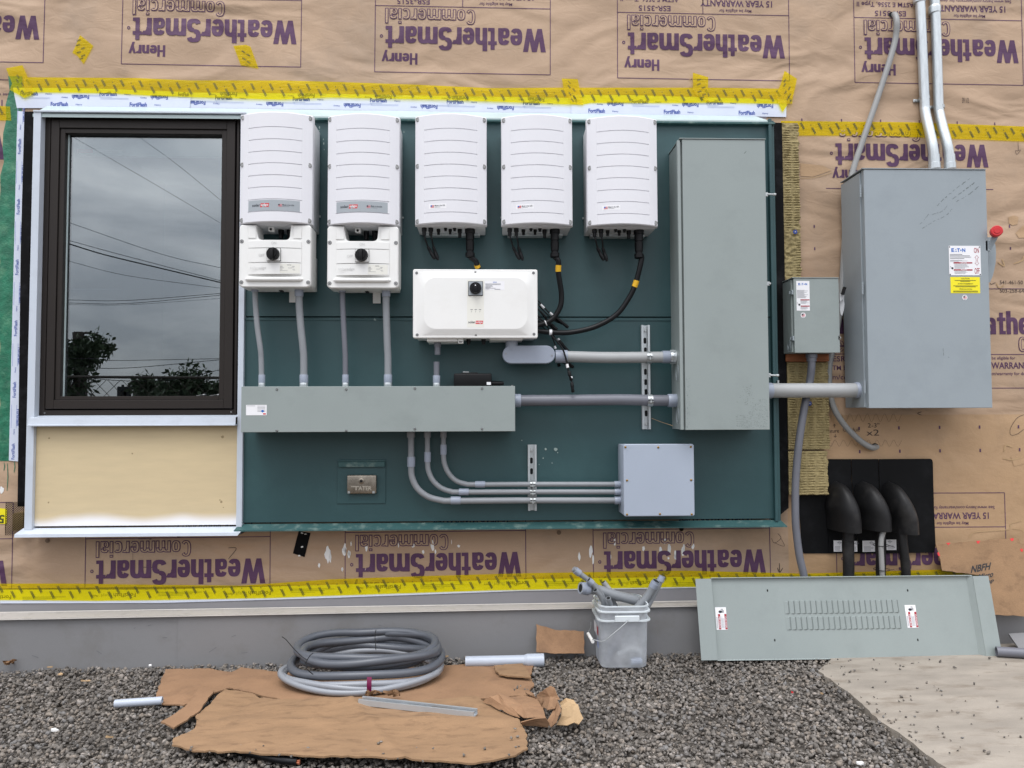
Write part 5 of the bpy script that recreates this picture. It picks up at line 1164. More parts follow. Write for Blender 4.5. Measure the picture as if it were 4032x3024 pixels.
# ================================================================== GREY WIREWAY
YWW = -.195
x0, x1, z0, z1 = avgrect((950, 1524), (2027, 1518), (949, 1706.5), (2029.5, 1694), YWW)
ww = thing('wireway', 'long horizontal grey steel wireway between the inverters and the lower conduits', 'wireway', ((x0 + x1) / 2, 0, z0))
WWZ0, WWZ1, WWX1 = z0, z1, x1
b = MB(); b.box(x0 + .004, x1 - .003, YWW + .004, -.001, z0 + .003, z1 - .003, .001, 1); b.build('body', m_grey, ww)
b = MB(); b.box(x0, x1, YWW, YWW + .012, z0, z1, .0012, 1); b.build('cover', m_grey, ww)
for x in (1508, 1885): 
    for y in (737, 962): q = S(D(x, y), YWW); b = MB(); b.tube([(q.x, YWW, q.z), (q.x, YWW - .0015, q.z), (q.x, YWW - .004, q.z)], .005, 14, rad=[.0058, .0055, .0035]); b.build('screw', m_screw, ww)
for x in (527, 945):
    for y in (836, 1088): q = S(E(x, y), YWW); b = MB(); b.tube([(q.x, YWW, q.z), (q.x, YWW - .0015, q.z), (q.x, YWW - .004, q.z)], .005, 14, rad=[.0058, .0055, .0035]); b.build('screw', m_screw, ww)
b = MB(); r_ = R4(D, 1340, 822, 1452, 878, YWW - .0005); b.m = 0; b.plate(*r_, YWW - .0005); b.m = 1
for k in range(5): b.plate(r_[0] + .05, r_[1] - .006, r_[3] - .006 - k * .006, r_[3] - .0045 - k * .006, YWW - .0009)
b.plate(r_[0] + .004, r_[0] + .04, r_[3] - .005, r_[3] - .0035, YWW - .0009); b.m = 2; b.plate(r_[1] - .016, r_[1] - .004, r_[2] + .003, r_[2] + .009, YWW - .0009); b.m = 3; xc, zc = r_[1] - .018, r_[2] + .018; b.add([(xc - .008, YWW - .0011, zc), (xc, YWW - .0011, zc - .006), (xc + .008, YWW - .0011, zc), (xc, YWW - .0011, zc + .006)], [(0, 1, 2, 3)])
b.flat = True; b.build('label', [m_paper, m_txtg, m_red, m_eblue], ww, smooth=False)
for x, dz in ((2022, .002),): 
    b = MB(); b.cyl((x1 - .012, -.17, z1 - .002), (x1 - .012, -.17, z1 + .005), .005, 10); b.build('screw', m_screw, ww)

# black meter case resting on the wireway
b = MB(); Y = -.1
r1_ = R4(E, 770, 745, 1005, 818, Y); b.box(r1_[0], r1_[1], Y - .03, -.03, WWZ1 + .001, r1_[3], .006, 3); r2_ = R4(E, 900, 738, 920, 760, Y); b.box(r1_[0] + .035, r2_[1] + .0, Y - .02, -.03, r1_[3] - .004, r2_[3], .004, 2)
mc = solo(b, 'black_case', m_blackp, 'black plastic case lying on top of the grey wireway', 'case')
b = MB(); r_ = R4(E, 825, 728, 862, 738, Y - .01); b.box(r_[0], r_[1], -.1, -.08, r_[2], r_[3] - .002, .0005, 1); b.cyl((r_[0] + .006, -.102, (r_[2] + r_[3]) / 2), (r_[0] + .006, -.08, (r_[2] + r_[3]) / 2), .003, 8); b.build('clip', m_zinc, mc)
b = MB(); r_ = R4(E, 974, 797, 1000, 814, Y - .031); b.plate(*r_, Y - .0306); b.build('sticker', m_paper, mc, smooth=False)
b = MB(); r_ = R4(E, 1008, 783, 1080, 818, -.07); b.tube([(r1_[1] - .004, -.075, (WWZ1 + r_[3]) / 2), (r_[1] - .012, -.075, (WWZ1 + r_[3]) / 2), (r_[1], -.075, (WWZ1 + r_[3]) / 2)], .01, 12, rad=[.0105, .0105, .008]); b.build('plug', m_blackp, mc)

# ================================================================== TALL GREY BOX
YT = -.205
x0, x1, z0, z1 = avgrect(C(90, 868), C(607, 866), F(103, 1094), F(624, 1094), YT)
tb = thing('enclosure', 'tall narrow grey steel enclosure at the right end of the green panel', 'electrical box', ((x0 + x1) / 2, 0, z0))
b = MB(); b.box(x0 - .012, x1 - .006, YT + .022, -.001, z0 + .002, z1 - .006, .001, 1); b.box(x0 - .014, x1 + .002, YT - .004, -.0015, z1 + .0005, z1 + .004, .0005, 1); b.build('body', m_grey, tb)
b = MB(); b.box(x0, x1, YT, YT + .019, z0, z1 - .001, .0012, 1); b.box(x0 - .022, x0 - .008, YT + .004, YT + .024, z0 + .001, z1 - .004, .001, 1); b.build('door', m_grey, tb)
b = MB(); rs = random.Random(12); Y = YT - .0005
for r_row in range(24):
    y = 905 + r_row * 7.6; xs_ = 560 - (y - 905) * .75 if y < 1000 else 420 + rs.uniform(0, 10)
    x = max(420, xs_)
    while x < 612:
        l_ = rs.uniform(2, 14)
        if rs.random() < .68: q = S(F(x, y + rs.uniform(-1, 1)), Y); q2 = S(F(x + l_, y), Y); b.plate(q.x, q2.x, q.z - rs.uniform(.0004, .0011), q.z, Y)
        x += l_ + rs.uniform(2, 8)
for _ in range(60):
    x, y = rs.gauss(490, 22), rs.gauss(880, 40); q = S(F(x, y), Y); b.plate(q.x, q.x + rs.uniform(.001, .006), q.z, q.z + .0009, Y)
for _ in range(60):
    x, y = rs.uniform(110, 132), rs.uniform(760, 1080); q = S(F(x, y), Y); b.plate(q.x, q.x + rs.uniform(.0008, .004), q.z, q.z + .0012, Y)
q = S(C(478, 948), Y); b.stroke([(q.x - .006, Y, q.z - .006), (q.x, Y, q.z), (q.x + .005, Y, q.z + .006)], .003)
b.build('scuff_mark', m_greyd, tb, smooth=False)
def latch(pq, Y, parent, s=1.0):
    q = S(pq, Y); b = MB(); b.box(q.x - .004, q.x + .010, Y - .004, Y + .012, q.z - .009, q.z + .009, .001, 1); b.tube([(q.x + .006, Y - .004, q.z), (q.x + .038 * s, Y - .004, q.z - .001)], .0042, 10); b.tube([(q.x + .034 * s, Y - .004, q.z - .001), (q.x + .045 * s, Y - .004, q.z - .001)], .006, 10); b.build('latch', m_zinc, parent)
latch(C(605, 1210), YT + .01, tb); latch(F(615, 185), YT + .01, tb, .3); latch(F(622, 755), YT + .01, tb)
# knock-outs on the left side
for y in (740, 1010):
    b = MB(); xs_ = x0 - .0125; q = S(F(40, y), YT * .55); zc = q.z
    for r_ in (.036, .026): b.tube([(xs_, YT * .55 + r_ * .8 * cos(2 * pi * k / 28), zc + r_ * sin(2 * pi * k / 28)) for k in range(29)], .0012, 5)
    b.build('knockout', m_grey2, tb)
TBX0 = x0 - .012

# ================================================================== LARGE SAFETY SWITCH
YE2 = -.15
x0, x1, z0, z1 = avgrect((3405, 667), (3877.6, 669), (3417.5, 1608), (3912, 1605), YE2)
es = thing('safety_switch', 'large blue grey steel switch box with a red handle at the far right', 'electrical box', ((x0 + x1) / 2, .05, z0))
b = MB(); b.box(x0 - .006, x1 - .012, YE2 + .03, .07, z0 + .004, z1 - .008, .001, 1); b.box(x0 - .01, x1 + .0, YE2 - .004, .07, z1 + .0012, z1 + .005, .0005, 1); b.box(x0 + .05, x1 - .05, .07, YW, z0 + .1, z1 - .1); b.build('body', m_grey2, es)
b = MB(); b.box(x0, x1, YE2, YE2 + .028, z0, z1, .0015, 1)
dr = b.build('door', m_grey2, es)
b = MB(); Y = YE2 - .0005; rs = random.Random(5)
def scratch(fn, pts, w):
    q = [S(fn(*p), Y) for p in pts]; q = resample(smoothpath(q, 6), .004); i = 0
    q = [v + Vector((rs.uniform(-.0015, .0015), 0, rs.uniform(-.0015, .0015))) for v in q]
    while i < len(q) - 2: k = rs.randint(3, 8); b.stroke([Vector((v.x, Y, v.z)) for v in q[i:i + k]], w * rs.uniform(.5, 1.2)); i += k + rs.randint(0, 2)
scratch(C, ((1875, 1112), (1820, 1150), (1740, 1215), (1660, 1290)), .0026); scratch(C, ((1905, 1135), (1840, 1185), (1765, 1240)), .003); scratch(C, ((1930, 1160), (1860, 1215), (1790, 1255)), .0022); scratch(C, ((1735, 1280), (1700, 1315), (1640, 1335)), .0016); scratch(C, ((1765, 1300), (1720, 1345), (1650, 1378), (1580, 1420)), .0022); scratch(C, ((1620, 1328), (1585, 1375), (1565, 1395)), .0018); scratch(F, ((1708, 585), (1711, 632)), .0016); scratch(F, ((1740, 640), (1748, 645)), .0016)
b.build('scratch', m_greyd, dr, smooth=False)
def rect4(fn, x0, y0, x1, y1, x2, y2, x3, y3, Y): r_ = avgrect(fn(x0, y0), fn(x1, y1), fn(x2, y2), fn(x3, y3), Y); return r_
b = MB(); r_ = rect4(O, 350, 490, 866, 490, 366, 972, 886, 972, Y); YQ = Y - .001
b.m = 0; b.box(r_[0], r_[1], YQ, Y, r_[2], r_[3]); YQ -= .0005
w, h = r_[1] - r_[0], r_[3] - r_[2]
def LR(u0, u1, v0, v1): return r_[0] + w * u0, r_[0] + w * u1, r_[2] + h * v0, r_[2] + h * v1
b.m = 1; b.text('E', *LR(.08, .165, .79, .915), YQ, bold=.04); b.text('T', *LR(.255, .35, .79, .915), YQ, bold=.04); b.text('N', *LR(.42, .52, .79, .915), YQ, bold=.04)
for u, v in ((.2, .80), (.24, .80), (.22, .86)): b.plate(*LR(u - .012, u + .012, v, v + .03), YQ)
b.disc(((LR(.38, 0, 0, 0)[0]), LR(0, 0, .85, 0)[2]), .0035, YQ)
b.m = 2; b.text('ON', *LR(.79, .95, .76, .935), YQ, bold=.01); b.text('OFF', *LR(.795, .955, .05, .25), YQ, bold=.01)
xa, xb_, za, zb_ = LR(.81, .94, .34, .68); xm = (xa + xb_) / 2; hh = zb_ - za
arrow = [(xm, zb_), (xb_, zb_ - .24 * hh), (xm + .25 * (xb_ - xa), zb_ - .24 * hh), (xm + .16 * (xb_ - xa), (za + zb_) / 2), (xm + .25 * (xb_ - xa), za + .24 * hh), (xb_, za + .24 * hh), (xm, za), (xa, za + .24 * hh), (xm - .25 * (xb_ - xa), za + .24 * hh), (xm - .16 * (xb_ - xa), (za + zb_) / 2), (xm - .25 * (xb_ - xa), zb_ - .24 * hh), (xa, zb_ - .24 * hh)]
b.stroke([(x, YQ, z) for x, z in arrow + arrow[:1]], .0018)
b.plate(*LR(.14, .73, .40, .445), YQ); b.plate(*LR(.14, .73, .16, .205), YQ)
b.m = 0; b.text('DANGER', *LR(.36, .56, .405, .44), YQ - .0004, bold=.01); b.text('PELIGRO', *LR(.36, .56, .165, .20), YQ - .0004, bold=.01)
b.m = 3
for v, u1 in ((.70, .42), (.655, .66), (.61, .70), (.56, .48), (.505, .41), (.485, .58), (.455, .3)): b.plate(*LR(.03, u1, v, v + (.018 if v > .55 else .008)), YQ)
lines(b, *LR(.16, .70, .22, .39), YQ, 7, .28, 3); lines(b, *LR(.16, .70, .05, .15), YQ, 5, .28, 4)
b.m = 4; b.disc((LR(.1, 0, 0, 0)[0], LR(0, 0, .24, 0)[2]), .005, YQ); b.stroke([(LR(u, 0, 0, 0)[0], YQ, LR(0, 0, v, 0)[2]) for u, v in ((.03, .31), (.06, .27), (.05, .24), (.08, .25))], .0018)
for u, v in ((.025, .96), (.97, .96), (.025, .03), (.97, .03)): b.disc((LR(u, 0, 0, 0)[0], LR(0, 0, v, 0)[2]), .003, YQ)
b.flat = True; b.build('instruction_plate', [m_paper, m_eblue, m_dred, m_txtg, m_txt], dr, smooth=False)
b = MB(); b.m = 0; r_ = rect4(O, 380, 998, 858, 998, 388, 1264, 872, 1262, Y); w, h = r_[1] - r_[0], r_[3] - r_[2]; b.plate(*r_, Y - .0004); b.m = 1; YQ = Y - .001
b.text('CAUTION', *LR(.36, .65, .86, .94), YQ, bold=.005); b.text('AVERTISSEMENT', *LR(.24, .77, .54, .62), YQ, bold=.005); b.text('PRECAUCION', *LR(.30, .72, .21, .29), YQ, bold=.005)
for u0, u1, v in ((.14, .86, .77), (.33, .67, .71), (.09, .92, .44), (.16, .85, .38), (.09, .92, .12), (.08, .93, .06)): b.plate(*LR(u0, u1, v, v + .03), YQ)
b.flat = True; b.build('caution_label', [m_ylab, m_tapeink], dr, smooth=False)
def round_flag(b, c, r_, Y):
    b.m = 0; b.disc(c, r_, Y, 28); x0, x1 = c[0] - r_ * .62, c[0] + r_ * .7; z0, z1 = c[1] - r_ * .45, c[1] + r_ * .45; h = z1 - z0
    b.m = 1
    for k in range(4): b.plate(x0, x1, z0 + h * 2 * k / 7, z0 + h * (2 * k + 1) / 7, Y - .0005)
    b.m = 2; b.plate(x0, x0 + (x1 - x0) * .48, z0 + h * .45, z1, Y - .0009); b.plate(c[0] - r_ * .3, c[0] + r_ * .3, c[1] - r_ * .78, c[1] - r_ * .66, Y - .0005); b.plate(c[0] - r_ * .4, c[0] + r_ * .4, c[1] + r_ * .62, c[1] + r_ * .74, Y - .0005); b.flat = True
b = MB(); q = S(O(617, 1332), Y); round_flag(b, (q.x, q.z), .0125, Y - .0004); b.build('round_sticker', [m_paper, m_pink, m_txt], dr, smooth=False)
for p in ((C(1203, 1190)), (F(1216, 215)), (F(1230, 828))):
    q = S(p, YE2 + .012); b = MB()
    for k in range(5): b.cyl((x0 - .012, YE2 + .012, q.z - .028 + k * .0118), (x0 - .012, YE2 + .012, q.z - .028 + k * .0118 + .0105), .0048, 10)
    b.build('hinge', m_zinc if False else m_grey2, es)
# operating handle on the right side
hh_ = thing  # (handle parts move with the box)
q = [S(O(*p), YE2 + .05) for p in ((998, 350), (1060, 350), (1120, 480), (1128, 600), (1122, 760), (1100, 880), (1075, 980), (1030, 1085), (1010, 1060))]
b = MB(); b.prism([(x1 - .014, v.z) if i in (0, 8) else (v.x, v.z) for i, v in enumerate(q)], YE2 + .05, YE2 + .056); b.build('handle_guard', m_grey2, es)
a_, c_ = S(O(1020, 540), YE2 - .0), S(O(1150, 260), YE2 - .02)
b = MB(); d = (c_ - a_).normalized(); nn = Vector((-d.z, 0, d.x)) * .016
b.add([a_ + nn * .6, a_ - nn * .6, c_ - nn, c_ + nn] + [p + Vector((0, .006, 0)) for p in (a_ + nn * .6, a_ - nn * .6, c_ - nn, c_ + nn)], [(0, 1, 2, 3), (4, 7, 6, 5), (0, 4, 5, 1), (1, 5, 6, 2), (2, 6, 7, 3), (3, 7, 4, 0)]); b.box(x1 - .012, x1 + .012, YE2 + .0, YE2 + .055, a_.z - .01, a_.z + .04, .002, 1); hd = b.build('handle_arm', m_grey2, es)
kc = S(O(1130, 255), YE2 - .03); ax = Vector((-.35, -1, .06)).normalized(); b = MB()
b.tube([kc - ax * .014, kc - ax * .010, kc + ax * .012, kc + ax * .015], .026, 30, rad=[.022, .0255, .0255, .022]); b.tube([kc + ax * .014, kc + ax * .0175], .014, 22, rad=[.0155, .013]); b.build('handle_knob', m_red3, es)
ESX0 = x0

# ================================================================== SMALL SAFETY SWITCH
YS2 = -.07
x0, x1, z0, z1 = avgrect(N(308, 190), N(1043, 188), N(330, 1405), N(1074, 1405), YS2)
ss = thing('safety_switch', 'small grey switch box with a black handle, between the green panel and large box', 'electrical box', ((x0 + x1) / 2, .03, z0))
b = MB(); b.box(x0 - .006, x1 - .008, YS2 + .018, .05, z0 + .003, z1 - .004, .001, 1); b.box(x0 - .008, x1, YS2 - .003, .05, z1 + .0005, z1 + .004, .0005, 1); b.box(x0 + .03, x1 - .03, .05, YW, z0 + .05, z1 - .05); b.build('body', m_grey, ss)
b = MB(); b.box(x0, x1, YS2, YS2 + .016, z0, z1, .0012, 1); dr = b.build('door', m_grey, ss)
b = MB(); Y = YS2 - .0006; r_ = rect4(N, 352, 233, 568, 233, 360, 718, 577, 718, Y); w, h = r_[1] - r_[0], r_[3] - r_[2]; b.m = 0; b.plate(*r_, Y); YQ = Y - .0005
b.m = 1; b.text('E', *LR(.155, .30, .855, .93), YQ, bold=.04); b.text('T', *LR(.40, .53, .855, .93), YQ, bold=.04); b.text('N', *LR(.68, .82, .855, .93), YQ, bold=.04); b.plate(*LR(.34, .39, .858, .875), YQ); b.disc((LR(.6, 0, 0, 0)[0], LR(0, 0, .89, 0)[2]), .0026, YQ)
b.m = 3; lines(b, *LR(.04, .88, .42, .70), YQ, 11, .35, 8); lines(b, *LR(.30, .96, .23, .34), YQ, 5, .3, 9); lines(b, *LR(.30, .96, .04, .13), YQ, 4, .3, 10)
b.m = 2; b.plate(*LR(.30, .98, .345, .38), YQ); b.plate(*LR(.30, .98, .135, .17), YQ); b.m = 4; b.disc((LR(.21, 0, 0, 0)[0], LR(0, 0, .2, 0)[2]), .0048, YQ); b.stroke([(LR(u, 0, 0, 0)[0], YQ, LR(0, 0, v, 0)[2]) for u, v in ((.05, .28), (.1, .25), (.09, .22), (.15, .22))], .0015)
b.flat = True; b.build('instruction_label', [m_paper, m_eblue, m_dred, m_txtg, m_txt], dr, smooth=False)
b = MB(); q = S(N(468, 793), Y); round_flag(b, (q.x, q.z), .0125, Y); b.build('round_sticker', [m_paper, m_pink, m_txt], dr, smooth=False)
for p in (N(292, 422), N(308, 1172)): q = S(p, YS2 + .01); b = MB(); b.box(x0 - .009, x0 - .001, YS2 + .0, YS2 + .02, q.z - .011, q.z + .011, .001, 1); b.cyl((x0 - .013, YS2 + .014, q.z - .006), (x0 - .013, YS2 + .014, q.z + .006), .003, 8); b.build('hinge', m_grey2, ss)
b = MB(); xs_ = x0 - .0066; q = S(N(258, 1300), -.02)
for r_k in (.026, .017, .009): b.tube([(xs_, -.02 + r_k * .8 * cos(2 * pi * k / 24), q.z + r_k * sin(2 * pi * k / 24)) for k in range(25)], .0011, 5)
b.build('knockout', m_grey2, ss)
q = S(N(1050, 1160), YS2); b = MB(); b.box(x1 - .007, x1 - .001, YS2 - .0012, YS2 + .002, q.z - .009, q.z + .009); b.build('latch_slot', m_hole, ss); b = MB(); b.tube([(x1 - .003, YS2 - .003, q.z + .006), (x1 + .002, YS2 - .005, q.z), (x1 - .002, YS2 - .003, q.z - .007)], .0022, 8); b.build('latch', m_zinc, ss)
q = [S(N(*p), YS2 + .03) for p in ((1060, 600), (1120, 470), (1136, 520), (1142, 620), (1130, 710), (1102, 808), (1075, 770), (1068, 700))]; b = MB(); b.prism([(v.x, v.z) for v in q], YS2 + .03, YS2 + .035); q = [S(N(*p), YS2 + .02) for p in ((1058, 460), (1066, 440), (1140, 470), (1125, 520), (1064, 575))]; b.prism([(v.x, v.z) for v in q], YS2 + .018, YS2 + .024); b.build('handle_guard', m_invside, ss)
a_, c_ = S(N(1105, 455), YS2 + .01), S(N(1150, 335), YS2 + .005); d = (c_ - a_).normalized(); b = MB(); bm = bmesh.new(); bmesh.ops.create_cube(bm, size=1)
L_ = (c_ - a_).length; mt = Matrix.Translation((a_ + c_) / 2) @ Matrix.Rotation(math.atan2(d.x, d.z), 4, 'Y') @ Matrix.Diagonal((.0125, .012, L_, 1)); b.addbm(bm, mt); b.build('handle', m_blackp, ss)

# ================================================================== JUNCTION BOX
YJ = -.15
x0, x1, z0, z1 = avgrect(E(1822, 1183), F(158, 1183), H(1830, 15), I(163, 12), YJ)
jb = thing('junction_box', 'square pale blue grey plastic junction box with brass screws, under the tall enclosure', 'electrical box', ((x0 + x1) / 2, 0, z0))
b = MB(); b.box(x0 - .0, x1 - .004, YJ + .018, -.001, z0 + .003, z1 - .003, .006, 2); b.build('body', m_jbox, jb)
b = MB(); o_ = rr_outline(x0, x1, z0, z1, .009); o2 = rr_outline(x0 + .003, x1 - .003, z0 + .003, z1 - .003, .007); n = len(o_)
b.add([(x, YJ + .016, z) for x, z in o_] + [(x, YJ + .002, z) for x, z in o_] + [(x, YJ, z) for x, z in o2], [(i, (i + 1) % n, (i + 1) % n + n, i + n) for i in range(n)] + [(i + n, (i + 1) % n + n, (i + 1) % n + 2 * n, i + 2 * n) for i in range(n)] + [tuple(2 * n + i for i in range(n)), tuple(range(n))]); b.build('lid', m_jbox, jb, angle=25)
for p in (E(1837, 1202), E(2041, 1203), F(139, 1200), E(1847, 1409), F(141, 1406), H(1847, 3), H(2052, 0), I(145, 2)):
    q = S(p, YJ); b = MB(); b.tube([(q.x, YJ + .001, q.z), (q.x, YJ - .002, q.z), (q.x, YJ - .0035, q.z)], .005, 12, rad=[.0052, .0048, .003]); b.build('screw', m_brass, jb)
for k, (dx, dz) in enumerate(((.014, 0), (0, -.014))): 
    b = MB(); b.tube([(x0 + .018 + dx + .003 * cos(a_ / 12 * 2 * pi), YJ - .0002, z1 - .016 + dz + .003 * sin(a_ / 12 * 2 * pi)) for a_ in range(13)], .0006, 4); b.build('moulded_ring', m_jbox, jb)
JBX0 = x0

# ================================================================== CONDUITS
def conduit(name, label, pts, r, m, parts=(), group=None, cat='conduit', sub=10, n=20):
    """a bent pipe with its couplings; parts = (from, to, radius, material, name)"""
    t = thing(name, label, cat, tuple(pts[-1]), group)
    b = MB(); b.tube(smoothpath(pts, sub) if len(pts) > 2 else pts, r, n); b.build('pipe', m, t)
    for p0, p1, rr, mm, nm in parts:
        p0, p1 = Vector(p0), Vector(p1); d = (p1 - p0); b = MB()
        b.tube([p0, p0 + d * .06, p0 + d * .94, p1], rr, n, rad=[rr * .96, rr, rr, rr * .96]); b.build(nm, mm, t)
    return t
zi = INFO['zsw']; Yc = -.125; Yw = -.11
def vconduit(xt, ppx, r, m, label, top_r, top_l, bot_r):
    pts = [Vector((S(p, Yc).x, Yc + (Yw - Yc) * k / (len(ppx) - 1), 0)) for k, p in enumerate(ppx)]; zz = [S(p, Yc).z for p in ppx]; zz[0] = zi + .004; zz[-1] = WWZ1 + .002
    pts = [Vector((p.x, p.y, z)) for p, z in zip(pts, zz)]; T_, B_ = pts[0], pts[-1]
    return conduit('conduit', label, pts, r, m, ((T_ + Vector((0, 0, .0)), T_ - Vector((0, 0, top_l)), top_r, m_coup, 'coupling'), (B_ + Vector((0, 0, .055)), B_ + Vector((0, 0, .018)), bot_r, m_coup, 'coupling'), (B_ + Vector((0, 0, .018)), B_, bot_r * .97, m_galv, 'box_connector')), 'conduits from the inverters down to the wireway')
vconduit(0, [J(308, 830), J(312, 1000), J(330, 1250), J(362, 1500), J(372, 1640), D(1420, 720)], .0122, m_pvc, 'thin grey conduit nearest the window, bending right down to the wireway', .0155, .024, .0150)
vconduit(0, [J(822, 830), J(822, 1000), J(838, 1250), J(862, 1500), J(870, 1640), D(1650, 720)], .0162, m_pvc, 'thicker grey conduit under the first inverter, by its hanging bracket', .0195, .044, .0195)
vconduit(0, [J(1328, 830), J(1330, 1000), J(1340, 1250), J(1352, 1500), J(1356, 1640), E(91, 820)], .0122, m_pvcd, 'thin dark grey conduit under the left side of the second inverter', .0152, .024, .0148)
vconduit(0, [J(1838, 830), J(1836, 1000), J(1842, 1250), J(1850, 1500), J(1855, 1640), E(357, 820)], .0162, m_pvc, 'thicker grey conduit under the right side of the second inverter', .0195, .044, .0190)
# the cut stubs under the combiner
b_ = S(E(668, 545), -.12); e_ = S(E(668, 627), -.12)
conduit('conduit_stub', 'short cut conduit end hanging under the left of the white combiner box', [Vector((b_.x, -.12, CBZ + .002)), Vector((b_.x, -.12, e_.z))], .0135, m_pvcd, ((Vector((b_.x, -.12, CBZ + .0)), Vector((b_.x, -.12, S(E(668, 577), -.12).z)), .0165, m_pvcd, 'coupling'),))
e_ = S(E(662, 671), -.12)
conduit('conduit_stub', 'short cut conduit end standing on the grey wireway below the combiner box', [Vector((e_.x, -.12, e_.z)), Vector((e_.x, -.12, WWZ1 + .001))], .0135, m_pvcd, ((Vector((e_.x, -.12, WWZ1 + .052)), Vector((e_.x, -.12, WWZ1 + .018)), .0168, m_coup, 'coupling'), (Vector((e_.x, -.12, WWZ1 + .018)), Vector((e_.x, -.12, WWZ1)), .0162, m_galv, 'box_connector')))

# wireway -> junction box: three parallel conduits
YQ_ = -.062
def low(label, xpx, ytop, sleeve_top, bend, ylev, couplx, r, endx=1770):
    pts = [S(E(*p), YQ_) for p in bend]; pts[0].z = WWZ0; lev = pts[-1].z; pts = [pts[0], pts[0].lerp(pts[1], .5)] + pts[1:]; end = Vector((JBX0 + .002, YQ_, S(E(1790, ylev), YQ_).z)); pts.append(end)
    path = [pts[0], pts[1]] + pts[2:]
    s0, s1 = S(E(xpx, sleeve_top), YQ_), S(E(xpx, sleeve_top + 62), YQ_); c0, c1 = S(E(couplx, ylev), YQ_), S(E(couplx + 62, ylev), YQ_)
    s0.x = s1.x = pts[2].x if abs(pts[2].x - s0.x) < .02 else s0.x
    e0 = Vector((JBX0 - .028, YQ_, end.z)); zc = lambda x: c0.z
    return conduit('conduit', label, path, r, m_pvc, ((Vector((pts[0].x, YQ_, WWZ0)), Vector((pts[0].x, YQ_, WWZ0 - .03)), r * 1.3, m_pvc, 'coupling'), (s0, s1, r * 1.28, m_coup, 'coupling'), (c0, c1, r * 1.28, m_coup, 'coupling'), (e0, Vector((JBX0, YQ_, end.z)), r * 1.28, m_coup, 'coupling')), 'three conduits from the wireway to the junction box', sub=8)
low('outermost of the three lower conduits, thickest, with the widest bend and lowest run', 504, 1110, 1262, [(503, 1110), (504, 1320), (510, 1390), (545, 1460), (610, 1510), (690, 1532), (760, 1536), (1200, 1533)], 1533, 750, .0145)
low('middle one of the three lower conduits from wireway to junction box', 606, 1110, 1232, [(605, 1110), (606, 1290), (612, 1350), (640, 1410), (690, 1455), (750, 1477), (810, 1481), (1200, 1480)], 1480, 800, .0122)
low('innermost of the three lower conduits, with the tightest bend and highest run', 704, 1110, 1186, [(705, 1110), (705, 1240), (710, 1300), (735, 1360), (780, 1408), (840, 1430), (900, 1434), (1200, 1433)], 1433, 902, .0118)

# big horizontal conduit, lower
Yb = -.085
p0, p1 = S(E(1150, 912), Yb), S(E(2130, 912), Yb); p0.x = WWX1 - .005; p1.x = TBX0 + .004
mid = [S(E(1500, 910), Yb), S(E(1800, 907), Yb), S(E(2000, 911), Yb)]
c1 = S(E(1186, 912), Yb); c2 = S(E(2100, 912), Yb)
conduit('conduit', 'thick dark grey conduit from the end of the wireway to the tall enclosure', [p0] + mid + [p1], .0262, m_pvcd, ((p0, c1, .031, m_coup, 'coupling'), (c2, p1, .031, m_coup, 'coupling')))
# upper one with its conduit body (pull elbow)
p0, p1 = S(E(1400, 637), Yb), S(E(2130, 641), Yb); p1.x = TBX0 + .004
lb = thing('conduit', 'thick pale grey conduit with an oval pull elbow, joining combiner box and tall enclosure', 'conduit', tuple(p1))
b = MB(); b.tube(smoothpath([p0, S(E(1500, 639), Yb), S(E(1700, 644), Yb), S(E(1950, 643), Yb), p1], 8), .0262, 22); b.build('pipe', m_pvcl, lb)
b = MB(); c_ = S(E(1475, 638), Yb); b.tube([p0, c_], .0300, 22); b.build('coupling', m_coup, lb)
b = MB(); q0, q1 = S(E(2065, 641), Yb), S(E(2112, 641), Yb); b.tube([q0, q1], .0295, 22); b.build('coupling', m_coup, lb)
b = MB(); q2 = Vector((q1.x + .024, Yb, q1.z)); b.tube([q1, q1 + Vector((.005, 0, 0)), q2 - Vector((.004, 0, 0)), q2, q2 + Vector((.004, 0, 0))], .03, 22, rad=[.027, .030, .030, .033, .033])
for k in range(8): th = 2 * pi * k / 8; b.cyl((q1.x + .003, Yb + .03 * cos(th), q1.z + .03 * sin(th)), (q2.x - .002, Yb + .03 * cos(th), q2.z + .03 * sin(th)), .0035, 6)
b.build('lock_nut', m_galv, lb)
Yl = Yb - .034
def stadium(r_, n=14):
    x0, x1, z0, z1 = r_; rr = (z1 - z0) / 2; o = []
    for k in range(n + 1): a_ = -90 + 180 * k / n; o.append((x1 - rr + rr * cos(radians(a_)), (z0 + z1) / 2 + rr * sin(radians(a_))))
    for k in range(n + 1): a_ = 90 + 180 * k / n; o.append((x0 + rr + rr * cos(radians(a_)), (z0 + z1) / 2 + rr * sin(radians(a_))))
    return o
r_ = R4(E, 1072, 570, 1400, 681, Yl); o1 = stadium(r_); o2 = stadium((r_[0] + .003, r_[1] - .003, r_[2] + .003, r_[3] - .003)); n = len(o1)
b = MB(); b.add([(x, Yl + .004, z) for x, z in o1] + [(x, Yl + .001, z) for x, z in o1] + [(x, Yl - .0015, z) for x, z in o2], [(i, (i + 1) % n, (i + 1) % n + n, i + n) for i in range(n)] + [(i + n, (i + 1) % n + n, (i + 1) % n + 2 * n, i + 2 * n) for i in range(n)] + [tuple(2 * n + i for i in range(n)), tuple(range(n))]); b.build('elbow_cover', m_coup, lb, angle=25)
b = MB(); ob = stadium((r_[0] + .001, r_[1] - .001, r_[2] + .001, r_[3] - .001)); b.prism(ob, Yl + .004, Yb + .034); b.build('elbow_body', m_coup, lb)
